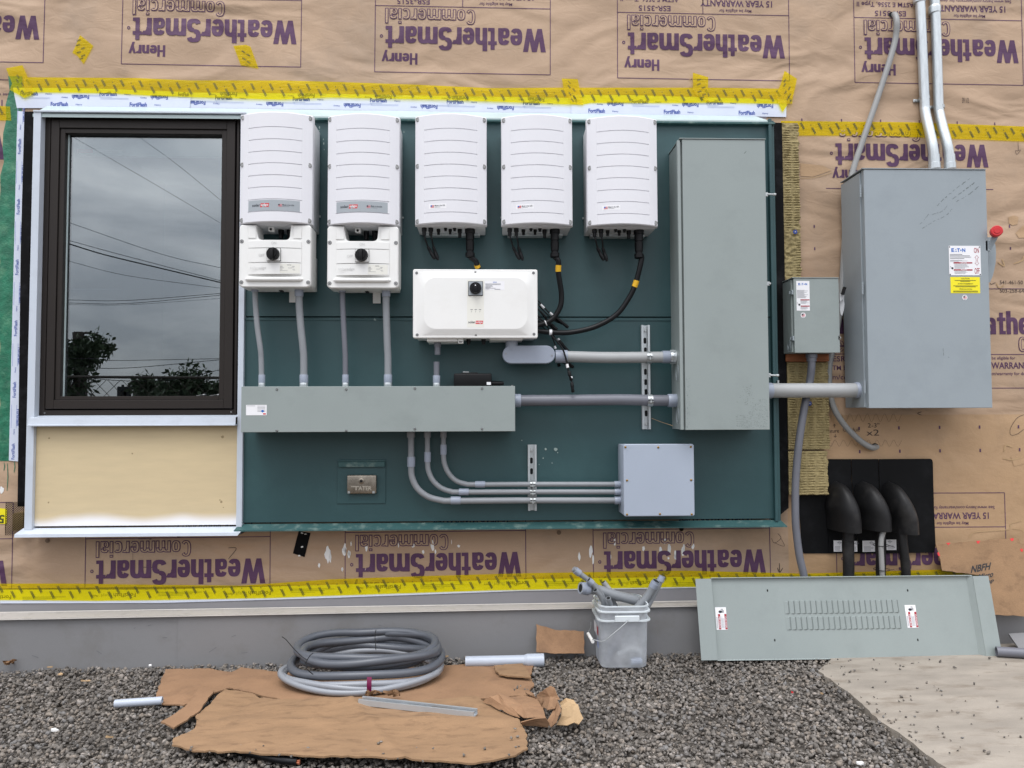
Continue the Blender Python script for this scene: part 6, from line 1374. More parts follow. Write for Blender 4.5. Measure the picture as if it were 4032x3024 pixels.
for p in (E(1093, 621), E(1379, 632)): q = S(p, Yl); b = MB(); b.cyl((q.x, Yl, q.z), (q.x, Yl - .0035, q.z), .0038, 12); b.build('screw', m_screw, lb)
b = MB(); q = S(E(1130, 560), Yb - .02); b.tube([(q.x, Yb - .01, CBZ + .01), (q.x, Yb - .01, r_[3] - .02)], .0285, 22); b.build('hub', m_coup, lb)

# steel strut channels and clamps
def strut(label, tpx, bpx, w, slots, bolts, slotlen=26):
    Yt = -.024; a_, c_ = S(tpx, Yt), S(bpx, Yt); x0 = (a_.x + c_.x) / 2 - .0205; x1 = x0 + .041; t = thing('strut_channel', label, 'steel channel', ((x0 + x1) / 2, 0, c_.z), 'slotted steel channels on the green panel')
    b = MB(); zt_, zb_ = a_.z, c_.z
    for xx0, xx1, y0, y1 in ((x0, x0 + .0028, Yt, -.0005), (x1 - .0028, x1, Yt, -.0005), (x0 + .0028, x0 + .010, Yt, Yt + .0026), (x1 - .010, x1 - .0028, Yt, Yt + .0026), (x0 + .0078, x0 + .010, Yt + .0026, Yt + .007), (x1 - .010, x1 - .0078, Yt + .0026, Yt + .007), (x0 + .0028, x1 - .0028, -.0032, -.0006)): b.box(xx0, xx1, y0, y1, zb_, zt_, .0004, 1)
    b.build('channel', m_galv, t)
    b = MB()
    for p in slots:
        q = S(p, -.004); o_ = []
        for k in range(9): a2 = radians(180 * k / 8); o_.append((q.x + .0065 * cos(a2), q.z + .008 + .0065 * sin(a2)))
        for k in range(9): a2 = radians(180 + 180 * k / 8); o_.append((q.x + .0065 * cos(a2), q.z - .008 + .0065 * sin(a2)))
        b.prism(o_, -.0042, -.0033)
    b.build('slot', m_hole, t)
    for p in bolts:
        q = S(p, -.006); b = MB(); b.tube([(q.x, -.0034, q.z), (q.x, -.005, q.z), (q.x, -.0051, q.z), (q.x, -.012, q.z)], .01, 16, rad=[.0105, .0105, .0052, .0045]); b.build('bolt', m_zinc, t)
strut('tall slotted steel channel behind the two thick conduits', L(1603, 383), L(1620, 1600), 0, [L(1598, 567), L(1603, 680), L(1604, 930), L(1607, 1050), L(1610, 1165), L(1612, 1415)], [L(1600, 450), L(1613, 1540)])
strut('short slotted steel channel behind the three thin lower conduits', E(1254, 1187), E(1262, 1580 + 18), 0, [E(1252, 1285), E(1253, 1352), E(1254, 1440)], [E(1251, 1222)])
def clamp(c, r, label, Y, group='pipe clamps on the steel channels'):
    """two-piece strap round a horizontal pipe with a bolt across its front"""
    t = thing('pipe_clamp', label, 'clamp', tuple(c), group); w = .012
    for s_, nm in ((1, 0), (-1, 1)):
        b = MB(); pts = []; n_ = 12; ro = r + .0022
        for k in range(n_ + 1): a_ = radians(8 + (172 - 8) * k / n_); pts.append((-(ro) * cos(a_), s_ * ro * sin(a_)))
        vs = []
        for y, z in pts: vs += [(c.x - w, c.y + y, c.z + z), (c.x + w, c.y + y, c.z + z)]
        inn = [(y * (r + .0002) / ro, z * (r + .0002) / ro) for y, z in pts]
        for y, z in inn: vs += [(c.x - w, c.y + y, c.z + z), (c.x + w, c.y + y, c.z + z)]
        m_ = 2 * (n_ + 1); fs = []
        for k in range(n_): a_ = 2 * k; fs += [(a_, a_ + 1, a_ + 3, a_ + 2), (m_ + a_, m_ + a_ + 2, m_ + a_ + 3, m_ + a_ + 1), (a_, a_ + 2, m_ + a_ + 2, m_ + a_), (a_ + 1, m_ + a_ + 1, m_ + a_ + 3, a_ + 3)]
        b.add(vs, fs); b.box(c.x - w, c.x + w, c.y - ro - .009, c.y - ro + .001, c.z + s_ * .005 - .001, c.z + s_ * .005 + .001, .0004, 1); b.build('strap', m_zinc, t)
    b = MB(); yb_ = c.y - r - .0065; b.cyl((c.x, yb_, c.z - .013), (c.x, yb_, c.z + .010), .0028, 10); b.cyl((c.x, yb_, c.z - .011), (c.x, yb_, c.z - .006), .0055, 6); b.build('bolt', m_zinc, t)
clamp(S(L(1643, 765), Yb), .0262, 'zinc clamp round the thick pale conduit on the tall channel', Yb); clamp(S(L(1653, 1265), Yb), .0262, 'zinc clamp round the thick dark conduit on the tall channel', Yb)
for y, l_, r_ in ((1433, 'zinc clamp on the top one of the three thin conduits', .0118), (1481, 'zinc clamp on the middle one of the three thin conduits', .0122), (1533, 'zinc clamp on the bottom one of the three thin conduits', .0145)): clamp(S(E(1260, y), YQ_), r_, l_, YQ_)

# tall enclosure -> large switch
Yg = -.06
p0, p1 = S(F(622, 850), Yg), S(F(1215, 848), Yg); p0.x = tx0 = S(F(610, 850), YT + .03).x
t = conduit('conduit', 'very thick grey conduit joining the tall enclosure to the large switch box', [p0, p1], .0345, m_pvcl, ((p0, S(F(642, 850), Yg), .0375, m_coup, 'coupling'), (S(F(1158, 848), Yg), S(F(1216, 848), Yg), .0385, m_coup, 'coupling')))
b = MB(); q = S(F(655, 885), Yg - .035)
for k in range(8): b.plate(S(F(682 + k * 12, 887), -.096).x, S(F(690 + k * 12, 887), -.096).x, q.z, q.z + .002, Yg - .0348 + .003)
b.build('printed_mark', m_txtg, t, smooth=False)
b = MB(); q = S(F(698, 795), Yg); b.box(q.x - .004, q.x + .005, Yg + .03, .04, q.z - .01, q.z + .008, .001, 1); solo(b, 'pipe_strap', m_zinc, 'zinc strap end standing up behind the very thick conduit', 'strap')

# ---- heavy black cables
def cable(label, pts, r, collars=(), group='thick black cables from the inverters'):
    t = thing('power_cable', label, 'cable', tuple(pts[0]), group); path = smoothpath(pts, 12); b = MB(); b.tube(path, r, 16); b.build('jacket', m_blackr, t)
    for f0, f1, m_, nm in collars:
        n_ = len(path); seg = path[int(f0 * n_):max(int(f1 * n_), int(f0 * n_) + 2)]; b = MB(); b.tube(seg, r + .0012, 18, cap=False); b.build(nm, m_, t)
    return t
zg = zbot - .004 - .128; Y3 = -.13
cable('short black cable from the third inverter, yellow banded where it meets the combiner box', [Vector((inv_c[2] + .085, Y3, zg)), S(K(868, 500), -.12), S(K(888, 560), -.10), S(K(925, 640), -.08)], .0122, ((.52, .74, m_ytape, 'marker_band'),))
cable('black cable from the fourth inverter hanging down and curling left, with a yellow band', [Vector((inv_c[3] + .085, Y3, zg)), S(K(1833, 500), Y3), S(K(1831, 620), -.12), S(K(1850, 750), -.11), S(K(1868, 880), -.10), S(K(1860, 1010), -.095), S(K(1800, 1130), -.09), S(K(1715, 1205), -.09), S(K(1600, 1245), -.09), S(K(1480, 1260), -.09)], .0122, ((.165, .235, m_ytape, 'marker_band'), (.80, .82, m_paper, 'cable_tag')))
cable('long black cable from the fifth inverter, sweeping in a wide curve with a yellow band', [Vector((inv_c[4] + .085, Y3, zg)), S(E(1938, 20), Y3), S(E(1925, 90), -.125), S(E(1898, 190), -.115), S(E(1858, 275), -.105), S(E(1780, 378), -.095), S(E(1650, 452), -.085), S(E(1500, 487), -.08), S(E(1380, 488), -.08), S(E(1290, 478), -.08), S(E(1200, 470), -.08)], .0122, ((.275, .325, m_ytape, 'marker_band'), (.795, .82, m_paper, 'cable_tag')))
# bundle of thin connector leads
bt = thing('lead_bundle', 'bundle of thin black connector leads hanging from behind the combiner box', 'cables', tuple(S(L(700, 800), -.05)))
def lead(pts, r=.0032, Y=-.05, conn=None, tags=()):
    q = smoothpath([S(L(*p), Y) for p in pts], 8); b = MB(); b.tube(q, r, 8); b.build('lead', m_blackr, bt)
    if conn:
        a_, c_ = S(L(*conn[0]), Y), S(L(*conn[1]), Y); b = MB(); b.tube([a_, a_.lerp(c_, .1), a_.lerp(c_, .45), a_.lerp(c_, .5), a_.lerp(c_, .9), c_], .008, 10, rad=[.005, .008, .0085, .0065, .0085, .006]); b.build('connector', m_blackp, bt)
    for a_, c_ in tags: b = MB(); b.tube([S(L(*a_), Y), S(L(*c_), Y)], r + .0025, 10); b.build('lead_tag', m_paper, bt)
lead([(340, 90), (400, 150), (470, 230), (560, 300)], conn=((560, 300), (705, 415)), tags=(((382, 145), (425, 188)), ((490, 240), (520, 268))))
lead([(340, 130), (430, 230), (540, 330), (600, 360)], Y=-.045, conn=((540, 300), (640, 370)))
lead([(340, 180), (400, 260), (480, 370), (560, 480)], Y=-.055, conn=((450, 340), (545, 440)))
lead([(340, 260), (400, 330), (470, 420), (540, 520), (590, 610)], Y=-.05, conn=((590, 560), (700, 690)), tags=(((585, 540), (608, 580)),))
lead([(340, 300), (420, 340), (500, 400), (560, 430)], Y=-.06, conn=((500, 375), (575, 440)))
lead([(350, 340), (420, 420), (500, 500), (545, 600), (560, 660)], Y=-.04, tags=(((545, 630), (556, 660)),), conn=((590, 830), (600, 870)))
lead([(340, 330), (420, 350), (450, 300), (380, 220)], Y=-.065)
lead([(500, 500), (560, 560), (610, 620), (645, 680), (672, 760), (690, 840), (705, 920)], Y=-.125, r=.0042, conn=((708, 920), (742, 1035)), tags=(((689, 840), (698, 882)), ((735, 985), (738, 1005))))
lead([(742, 1035), (750, 1080)], Y=-.125, conn=((745, 1050), (760, 1172)), tags=(((753, 1128), (756, 1145)),))
lead([(600, 800), (700, 860), (740, 880)], Y=-.03, conn=((700, 830), (765, 880)))
b = MB(); b.tube([S(L(1675, 1472), -.02), S(L(1800, 1520), -.02), S(L(1925, 1560), -.08)], .0012, 6); solo(b, 'loose_string', m_cardedge, 'pale loose string between the channel and the tall enclosure', 'string')

# ---- steel pipes above the large switch
def emt(label, pts, r, strap, coup=None):
    q = [S(C(*p), Y) for p, Y in pts]; t = thing('steel_pipe', label, 'pipe', tuple(q[-1]), 'galvanised steel pipes above the large switch box'); b = MB(); path = smoothpath(q, 10); b.tube(path, r, 22); b.build('pipe', m_galv, t)
    e = q[-1]; b = MB(); d = (q[-1] - q[-2]).normalized(); b.tube([e - d * .07, e - d * .03, e - d * .028, e], r, 22, rad=[r * 1.1, r * 1.1, r * 1.18, r * 1.18]); b.build('connector', m_galv, t)
    b = MB(); c = S(C(*strap[0]), YW - r - .004); b.tube([c + Vector((0, 0, .008)), c - Vector((0, 0, .008))], r + .0025, 22); l_ = S(C(*strap[1]), YW - .01); b.box(min(l_.x, c.x), c.x - r * .6, YW - .008, YW - .003, l_.z - .008, l_.z + .008, .002, 2); b.cyl((l_.x + .012, YW - .008, l_.z), (l_.x + .012, YW - .013, l_.z), .006, 6); b.build('pipe_strap', m_zinc, t)
    if coup:
        c = S(C(*coup), YW - r - .004); b = MB(); b.tube([c + Vector((0, 0, .022)), c + Vector((0, 0, .018)), c + Vector((0, 0, .006)), c - Vector((0, 0, .018)), c - Vector((0, 0, .022))], r, 22, rad=[r * 1.08, r * 1.22, r * 1.28, r * 1.22, r * 1.05]); b.build('coupling', m_galv, t)
Ys = YW - .03
emt('left one of the two galvanised steel pipes entering the large switch box from above', [((1560, -60), Ys), ((1570, 100), Ys), ((1592, 600), Ys), ((1598, 700), Ys - .005), ((1620, 800), Ys - .03), ((1642, 900), Ys - .055), ((1652, 980), Ys - .06), ((1655, 1052), Ys - .06)], .0232, ((1592, 612), (1525, 625)), (1560, -4))
emt('right one of the two galvanised steel pipes, with a ribbed coupling near the top', [((1650, -60), Ys), ((1662, 90), Ys), ((1680, 640), Ys), ((1687, 710), Ys - .005), ((1708, 800), Ys - .03), ((1735, 900), Ys - .055), ((1748, 980), Ys - .06), ((1752, 1052), Ys - .06)], .0232, ((1684, 668), (1628, 665)), (1656, 62))
# flexible conduits
def flex(label, pts, r, m, group=None, name='flexible_conduit', nut=None):
    t = thing(name, label, 'flexible conduit', tuple(pts[-1]), group); b = MB(); ribbed(b, smoothpath(pts, 10), r, .004, 16, .02); b.build('jacket', m, t)
    if nut: b = MB(); b.tube([nut[0], nut[0].lerp(nut[1], .45), nut[0].lerp(nut[1], .5), nut[1]], r, 12, rad=[r * 1.3, r * 1.3, r * 1.5, r * 1.5]); b.build('fitting', m, t)
    return t
m_flexl = mat('pale_flex_conduit', srgb(141, 142, 141), .42, var=.04, dirt=srgb(120, 118, 112), dirt_amt=.3, dscale=9)
Yq = YW - .03
flex('pale grey flexible conduit slanting down from a hole in the wrap near the steel pipes', [S(C(1395, 92), YW + .02), S(C(1410, 95), Yq + .01), S(C(1420, 140), Yq - .01), S(C(1412, 240), Yq), S(C(1375, 380), Yq), S(C(1290, 640), Yq), S(C(1200, 900), Yq), S(C(1140, 1090), Yq), S(C(1108, 1300), Yq), S(C(1092, 1580), Yq), S(F(1078, 200), Yq), S(F(1060, 400), Yq), S(F(1015, 620), Yq), S(F(1000, 720), Yq), S(F(1003, 850), Yq), S(F(1030, 960), Yq - .01), S(F(1095, 1065), Yq - .015), S(F(1190, 1160), Yq - .01), S(F(1260, 1203), Yq + .005), S(F(1295, 1200), YW + .01)], .0145, m_flexl)
b = MB()
for p in (C(1392, 90), F(1285, 1195)):
    q = S(p, YW - .003); b.poly([(q.x + .018 * cos(2 * pi * k / 12), YW - .003, q.z + .014 * sin(2 * pi * k / 12)) for k in range(12)])
b.build('pipe_hole', m_hole, wall, smooth=False)
Yr = .0
flex('dark grey flexible conduit running from the small switch box down behind the leaning panel', [S(F(890, 612), Yr - .02), S(F(890, 700), Yr - .02), S(F(878, 800), Yr), S(F(850, 930), Yr - .01), S(F(815, 1150), Yr - .01), S(F(792, 1400), Yr), S(I(790, 20), Yr), S(I(798, 130), Yr), S(I(815, 260), Yr), S(I(842, 380), Yr), S(I(850, 440), Yr)], .0178, m_pvcd, nut=(S(F(890, 668), Yr - .02), S(F(890, 622), Yr - .02)))
# blue cap washers on the wool
for p, l_ in ((C(788, 1443), 'small blue washer on the narrow wool strip'), (F(878, 930), 'small blue washer on the wide wool slab, half behind the dark flexible conduit')):
    q = S(p, .05); b = MB(); b.m = 0; b.cyl((q.x, .052, q.z), (q.x, .048, q.z), .0105, 20); b.m = 1; b.cyl((q.x, .048, q.z), (q.x, .046, q.z), .003, 8); solo(b, 'washer', [mat('blue_plastic', srgb(40, 62, 140), .4), m_zinc], l_, 'washer', 'blue washers')

# ---- recessed lock box in the green panel
lk = thing('flush_plate', 'green metal plate with a drip lip, set round the small lock box', 'plate', tuple(S(E(195, 1400), 0)))
r_ = R4(E, 45, 1280, 345, 1552, -.004); b = MB(); b.box(r_[0], r_[1], -.005, -.0006, r_[2], r_[3], .001, 1); b.build('plate', m_teal, lk)
b = MB(); r2_ = R4(E, 50, 1290, 340, 1328, -.016); b.box(r2_[0], r2_[1], -.016, -.005, r2_[2] + .004, r2_[3] - .003, .002, 1); b.box(r2_[0] - .004, r2_[1] + .004, -.009, -.0052, r2_[3] - .002, r2_[3] + .003, .0005, 1); b.box(r2_[0] + .002, r2_[1] - .002, -.018, -.016, r2_[2] + .003, r2_[2] + .007, .0005, 1); b.build('drip_lip', m_teal_edge, lk)
r_ = R4(E, 104, 1376, 287, 1492, -.03); kb = thing('lock_box', 'small worn metal lock box with a round keyhole and raised letters', 'lock box', ((r_[0] + r_[1]) / 2, -.005, r_[2]))
b = MB(); b.box(r_[0], r_[1], -.03, -.0055, r_[2], r_[3], .006, 3); b.build('case', m_steel, kb)
b = MB(); q = S(E(194, 1412), -.03); b.tube([(q.x, -.029, q.z), (q.x, -.033, q.z), (q.x, -.034, q.z)], .013, 22, rad=[.0145, .0135, .012]); b.m = 1; b.tube([(q.x, -.0335, q.z), (q.x, -.0348, q.z)], .007, 18); b.build('keyhole', [m_steel, m_hole], kb)
b = MB(); t_ = R4(E, 176, 1444, 258, 1470, -.0305); b.text('ATER', t_[0], t_[1], t_[2], t_[3], -.0312, bold=.02); t_ = R4(E, 130, 1444, 180, 1450, -.0305); b.plate(t_[0], t_[1], t_[2], t_[3], -.0312); t_ = R4(E, 158, 1450, 165, 1470, -.0305); b.plate(t_[0], t_[1], t_[2], t_[3], -.0312); b.flat = True; b.build('raised_letters', mat('bright_nickel', srgb(205, 198, 184), .3, .8), kb, smooth=False)
for x in (116, 270): q = R4(E, x - 8, 1476, x + 8, 1490, -.031); b = MB(); b.box(q[0], q[1], -.033, -.028, q[2], q[3], .001, 1); b.build('foot', m_zinc, kb)

# ---- black sheet and hoods at the right
def sheet(label, pts, Y, t_=.003, group='black rubber flashing sheets'):
    b = MB(); b.pprism(pts, Y, t_); return solo(b, 'rubber_sheet', m_foam2, label, 'rubber sheet', group)
sheet('black rubber sheet at the far left of the hoods, below the short wool slab', [F(808, 1500), F(1010, 1500), I(1010, 245), I(845, 245), I(832, 235), I(818, 30)], YW - .005)
sheet('black rubber sheet behind the left hood', [F(990, 1276), F(1136, 1276), F(1140, 1420), F(1150, 1500), I(1180, 245), I(1000, 245), F(990, 1510)], YW - .010)
sheet('black rubber sheet behind the middle hood', [F(1139, 1276), F(1306, 1276), F(1312, 1500), I(1350, 245), I(1182, 245), F(1153, 1500), F(1143, 1420)], YW - .013)
sheet('widest black rubber sheet, with a rounded corner, behind the right hood', [F(1309, 1276), F(1630, 1274), F(1641, 1280), F(1645, 1295), F(1652, 1580), I(1662, 190), I(1655, 240), I(1352, 245), F(1315, 1500)], YW - .016)
def hood(label, top, mid, bot, hw, Y0, r_, pipe, pr, ptop, pcol, group='black pipe hoods'):
    """a down-turned rubber hood: outline traced at its foot, height from its crown"""
    t = thing('pipe_hood', label, 'hood', tuple(S(bot, -.03)), group); b = MB()
    bx = S(bot, .045); tp = S(top, .06); n = 26; rings = 16; zt_, zb_ = tp.z, bx.z; vs = []
    for j in range(rings + 1):
        f = j / rings; z = zt_ - (zt_ - zb_) * f; g_ = min(1.0, f / .72); prof = math.sqrt(max(0.0, 1 - (1 - g_) ** 2)); g2 = min(1.0, f / .52)
        xc = tp.x + (bx.x - tp.x) * (.75 * g_ ** 1.2 + .25 * f); rx = max(.003, hw * g2 ** .40)
        yc = YW - .01; ry = .015 + (.145 + .01) * prof
        for k in range(n): th = pi * k / (n - 1); vs.append((xc - rx * cos(th), yc - ry * sin(th) * (1 if j else .1), z))
    fs = [(j * n + k, j * n + k + 1, (j + 1) * n + k + 1, (j + 1) * n + k) for j in range(rings) for k in range(n - 1)]
    b.add(vs, fs); 
    inn = [Vector(v) for v in vs[-n:]]; cen = Vector((bx.x, YW - .06, zb_)); lip = [cen + (v - cen) * .93 + Vector((0, 0, .0)) for v in inn]; up = [v + Vector((0, 0, .07)) for v in lip]
    base = len(b.v); b.v += inn + lip + up; m_ = n
    b.f += [(base + k, base + k + 1, base + m_ + k + 1, base + m_ + k) for k in range(n - 1)] + [(base + m_ + k, base + m_ + k + 1, base + 2 * m_ + k + 1, base + 2 * m_ + k) for k in range(n - 1)] + [tuple(base + 2 * m_ + k for k in range(n))]; b.mi = [0] * len(b.f)
    b.build('hood', m_foam, t, angle=60)
    return t
hs = []
for i, (top, bot, hw) in enumerate(((T(205, 375), T(287, 980), .067), (T(545, 372), T(655, 962), .070), (T(870, 375), T(1000, 1000), .0625))):
    hs.append(hood('black rubber pipe hood, %s' % ('leftmost of three, over the insulated pipe', 'middle of three, with a pale flexible conduit under it', 'rightmost of three, over the leaning black pipe')[i], top, None, bot, hw, 0, 0, None, 0, None, None))
def bpipe(label, pts, r, m=m_foam, Y=-.004, name='insulated_pipe'):
    b = MB(); b.tube(smoothpath([S(p, Y) for p in pts], 6), r, 18); return solo(b, name, m, label, 'pipe')
bpipe('black insulated pipe under the leftmost hood, split across', [T(318, 940), T(320, 1100), T(320, 1115)], .0255)
bpipe('lower length of black insulated pipe, behind the left part of the leaning panel', [T(320, 1122), T(322, 1350), T(324, 1600)], .0262)
bpipe('black pipe leaning under the rightmost hood', [T(990, 960), T(1005, 1150), T(1035, 1400), T(1045, 1600)], .0215)
bpipe('black tape-wrapped pipe behind the pale flexible conduit of the middle hood', [T(725, 950), T(728, 1100), T(728, 1300), T(726, 1470), T(730, 1600)], .0225, Y=.0, name='wrapped_pipe')
fx = flex('pale grey flexible conduit tied to the black pipe under the middle hood', [S(T(790, 920), -.035), S(T(765, 985), -.037), S(T(738, 1080), -.037), S(T(730, 1180), -.037), S(T(735, 1300), -.036), S(T(742, 1450), -.036), S(T(748, 1600), -.035)], .0118, m_flexl)
for p, q_ in ((T(735, 1170), T(905, 1195)), (T(742, 1475), T(895, 1475))):
    c = S(p, -.02); b = MB(); b.tube([(c.x + .035 * cos(2 * pi * k / 20), -.016 + .036 * sin(2 * pi * k / 20), c.z + .001 * sin(2 * pi * k / 20)) for k in range(21)], .0016, 6); b.tube([Vector((c.x + .03, -.036, c.z)), S(q_, -.03)], .0012, 6); b.build('cable_tie', m_blackp, fx)
for (x0_, x1_, y0_, y1_), l_ in (((135, 240, 1110, 1250), 'white sticker left of the insulated pipe under the leftmost hood'), ((388, 434, 1118, 1252), 'narrow white sticker just right of the insulated pipe under the leftmost hood'), ((497, 655, 1113, 1252), 'white sticker left of the pale flexible conduit under the middle hood'), ((798, 925, 1100, 1230), 'white sticker between the middle and right pipes, crossed by a black tie')):
    Y = YW - .021; r_ = R4(T, x0_, y0_, x1_, y1_, Y); b = MB(); b.m = 0; b.box(r_[0], r_[1], Y, Y + .001, r_[2], r_[3]); b.m = 1; w, h = r_[1] - r_[0], r_[3] - r_[2]; lines(b, r_[0] + w * .1, r_[0] + w * .9, r_[2] + h * .06, r_[2] + h * .5, Y - .0005, 5, .3, int(x0_))
    xo = r_[0] + w * (.35 if x0_ > 700 else .72); b.stroke([(xo + .005 * cos(2 * pi * k / 14), Y - .0005, r_[2] + h * .8 + .007 * sin(2 * pi * k / 14)) for k in range(15)], .0014); b.plate(xo - .012, xo + .012, r_[2] + h * .78, r_[2] + h * .82, Y - .0009)
    solo(b, 'sticker', [m_paper, m_txtg], l_, 'sticker', 'white stickers on the black sheets', smooth=False)

# black tape scrap under the green panel
b = MB(); Y = YW - .0025; q = [S(G(*p), Y) for p in ((1858, 105), (1932, 118), (1895, 268), (1822, 245))]; b.add(q, [(0, 1, 2, 3)]); b.m = 1; rs = random.Random(2)
for x, y in ((1878, 118), (1900, 125), (1862, 260), (1880, 205)):
    c = S(G(x, y), Y - .0005); b.poly([(c.x + .006 * rs.uniform(.5, 1.3) * cos(2 * pi * k / 8), Y - .0005, c.z + .004 * rs.uniform(.5, 1.3) * sin(2 * pi * k / 8)) for k in range(8)])
b.flat = True; solo(b, 'black_tape', [m_blackstrip, m_paint], 'scrap of black tape with white spots below the left end of the green panel', 'tape', smooth=False)

# ================================================================== LEANING STEEL COVER
zg_ = gz(1.4)
bl, br = SG(I(205, 903), .012), SG(I(2070, 885), .012)
top = S(I(1000, 383), -.045)
yb = (bl.y + br.y) / 2; o_ = Vector((0, yb, (bl.z + br.z) / 2)); e2 = Vector((0, top.y - yb, top.z - o_.z)).normalized(); e1 = Vector((1, 0, 0)); nrm = e1.cross(e2).normalized()   # points away from the camera? fixed below
if nrm.y > 0: nrm = -nrm
def PP(p): return SP(p, o_, nrm)
lp = thing('panel_cover', 'grey steel cover plate with two rows of louvres, leaning against the wall on the ground', 'cover plate', tuple(SP(I(1000, 905), o_, nrm)))
def uv(p): q = PP(p) - o_; return q.dot(e1), q.dot(e2)
def W3(u, v, d=0): return o_ + e1 * u + e2 * v + nrm * d
def pbox(b, u0, u1, v0, v1, d0, d1):
    vs = [W3(u, v, d) for d in (d0, d1) for u, v in ((u0, v0), (u1, v0), (u1, v1), (u0, v1))]; b.add(vs, [(0, 1, 2, 3), (4, 7, 6, 5), (0, 4, 5, 1), (1, 5, 6, 2), (2, 6, 7, 3), (3, 7, 4, 0)])
uL, vB = uv(I(205, 903)); uR, vB2 = uv(I(2070, 887)); uL2, vT = uv(I(150, 388)); uR2, vT2 = uv(I(1960, 380)); vB = (vB + vB2) / 2 - .004; vT = (vT + vT2) / 2 - .006; print('cover', uL, uL2, uR, uR2, vB, vT)
uL = (uL + uL2) / 2; uR = (uR + uR2) / 2; ua = (uv(I(305, 905))[0] + uv(I(250, 388))[0]) / 2; ub = (uv(I(1965, 890))[0] + uv(I(1870, 388))[0]) / 2
b = MB(); pbox(b, uL, ua, vB + .004, vT - .002, .020, .0225); b.build('end_flange', m_grey, lp, smooth=False); b = MB(); pbox(b, ub, uR, vB + .004, vT - .002, .020, .0225); b.build('end_flange', m_grey, lp, smooth=False)
uc = uv(I(1842, 388))[0] * .5 + uv(I(1942, 890))[0] * .5
b = MB(); b.add([W3(ua, vB, .020), W3(ua + .006, vB, 0), W3(ua + .006, vT, 0), W3(ua, vT, .020)], [(0, 1, 2, 3)]); b.add([W3(uc, vB, 0), W3(ub, vB, .02), W3(ub, vT, .02), W3(uc, vT, 0)], [(0, 1, 2, 3)])
b.add([W3(ua, vT, .016), W3(ub, vT, .016), W3(ub, vT - .004, 0), W3(ua, vT - .004, 0)], [(0, 1, 2, 3)]); b.add([W3(ua, vT, .016), W3(ub, vT, .016), W3(ub, vT + .003, .014), W3(ua, vT + .003, .014)], [(0, 1, 2, 3)]); b.add([W3(ua, vB, .004), W3(ub, vB, .004), W3(ub, vB + .004, 0), W3(ua, vB + .004, 0)], [(0, 1, 2, 3)])
b.build('folded_edge', m_grey, lp, smooth=False)
lu0, lu1 = (uv(I(705, 538))[0] + uv(I(735, 718))[0]) / 2, (uv(I(1415, 538))[0] + uv(I(1455, 718))[0]) / 2; rows_ = [(uv(I(1000, 618))[1], uv(I(1000, 538))[1]), (uv(I(1000, 718))[1], uv(I(1000, 638))[1])]
b = MB(); xsu = [ua + .006] + [lu0 + (lu1 - lu0) * k / 21 for k in range(22)] + [uc]; pbox(b, ua + .006, uc, vB, vT - .004, -.002, 0.0); b.build('plate', m_grey, lp, smooth=False)
b = MB()
for v0, v1 in rows_:
    for k in range(21):
        a_ = lu0 + (lu1 - lu0) * k / 21; w = (lu1 - lu0) / 21
        vs = [W3(a_ + w * .12, v0, .0004), W3(a_ + w * .12, v1, .0004), W3(a_ + w * .78, v0 + .003, .006), W3(a_ + w * .78, v1 - .003, .006), W3(a_ + w * .94, v0, .0004), W3(a_ + w * .94, v1, .0004)]
        b.add(vs, [(0, 2, 3, 1), (2, 4, 5, 3), (0, 4, 2), (1, 3, 5)]); b.m = 1; b.add([W3(a_ + w * q1, v, .0006) for q1, v in ((.96, v0), (1.08, v0), (1.08, v1), (.96, v1))], [(0, 1, 2, 3)]); b.m = 0
b.build('louvre', [m_grey, mat('louvre_slot', srgb(104, 112, 111), .6)], lp, smooth=False)
for p in (I(616, 476), I(1488, 475), I(661, 785), I(1551, 783)):
    u, v = uv(p); b = MB(); b.add([W3(u + .0035 * cos(2 * pi * k / 12), v + .006 * sin(2 * pi * k / 12), .0006) for k in range(12)], [tuple(range(12))]); b.flat = True; b.build('screw_hole', m_hole, lp, smooth=False)
for pts in (((287, 580), (355, 580), (302, 720), (370, 720)), ((1464, 566), (1530, 566), (1492, 707), (1560, 707))):
    q = [uv(I(*p)) for p in pts]; u0, u1 = (q[0][0] + q[2][0]) / 2, (q[1][0] + q[3][0]) / 2; v0, v1 = (q[2][1] + q[3][1]) / 2, (q[0][1] + q[1][1]) / 2; b = MB(); w, h = u1 - u0, v1 - v0
    b.m = 0; pbox(b, u0, u1, v0, v1, .0004, .001)
    def PL_(a0, a1, c0, c1, d=.0016): b.add([W3(u0 + w * a0, v0 + h * c0, d), W3(u0 + w * a1, v0 + h * c0, d), W3(u0 + w * a1, v0 + h * c1, d), W3(u0 + w * a0, v0 + h * c1, d)], [(0, 1, 2, 3)])
    b.m = 1; PL_(.22, .42, .02, .70); PL_(.80, .99, .02, .70)
    b.m = 0
    for t_, a0, a1 in (('PELIGRO', .25, .39), ('DANGER', .83, .96)):
        v_, f_ = text_geo(t_, .01, 0, 1.0); b.add([W3(u0 + w * (a0 + (a1 - a0) * p_[1]), v0 + h * (.58 - .5 * p_[0]), .0022) for p_ in v_], f_)
    b.m = 2
    for a0 in (.06, .12, .48, .55, .62, .70): PL_(a0, a0 + .025, .06, random.uniform(.5, .66))
    b.m = 3; b.add([W3(u0 + w * (.45 + .16 * cos(2 * pi * k / 12)), v0 + h * (.80 + .06 * sin(2 * pi * k / 12)), .0016) for k in range(12)], [tuple(range(12))])
    for j in range(4): PL_(.56 + j * .0, .78, .76 + j * .03, .775 + j * .03)
    PL_(.5, .72, .90, .925)
    b.flat = True; b.build('warning_sticker', [m_paper, m_dred, m_txtg, m_txt], lp, smooth=False)

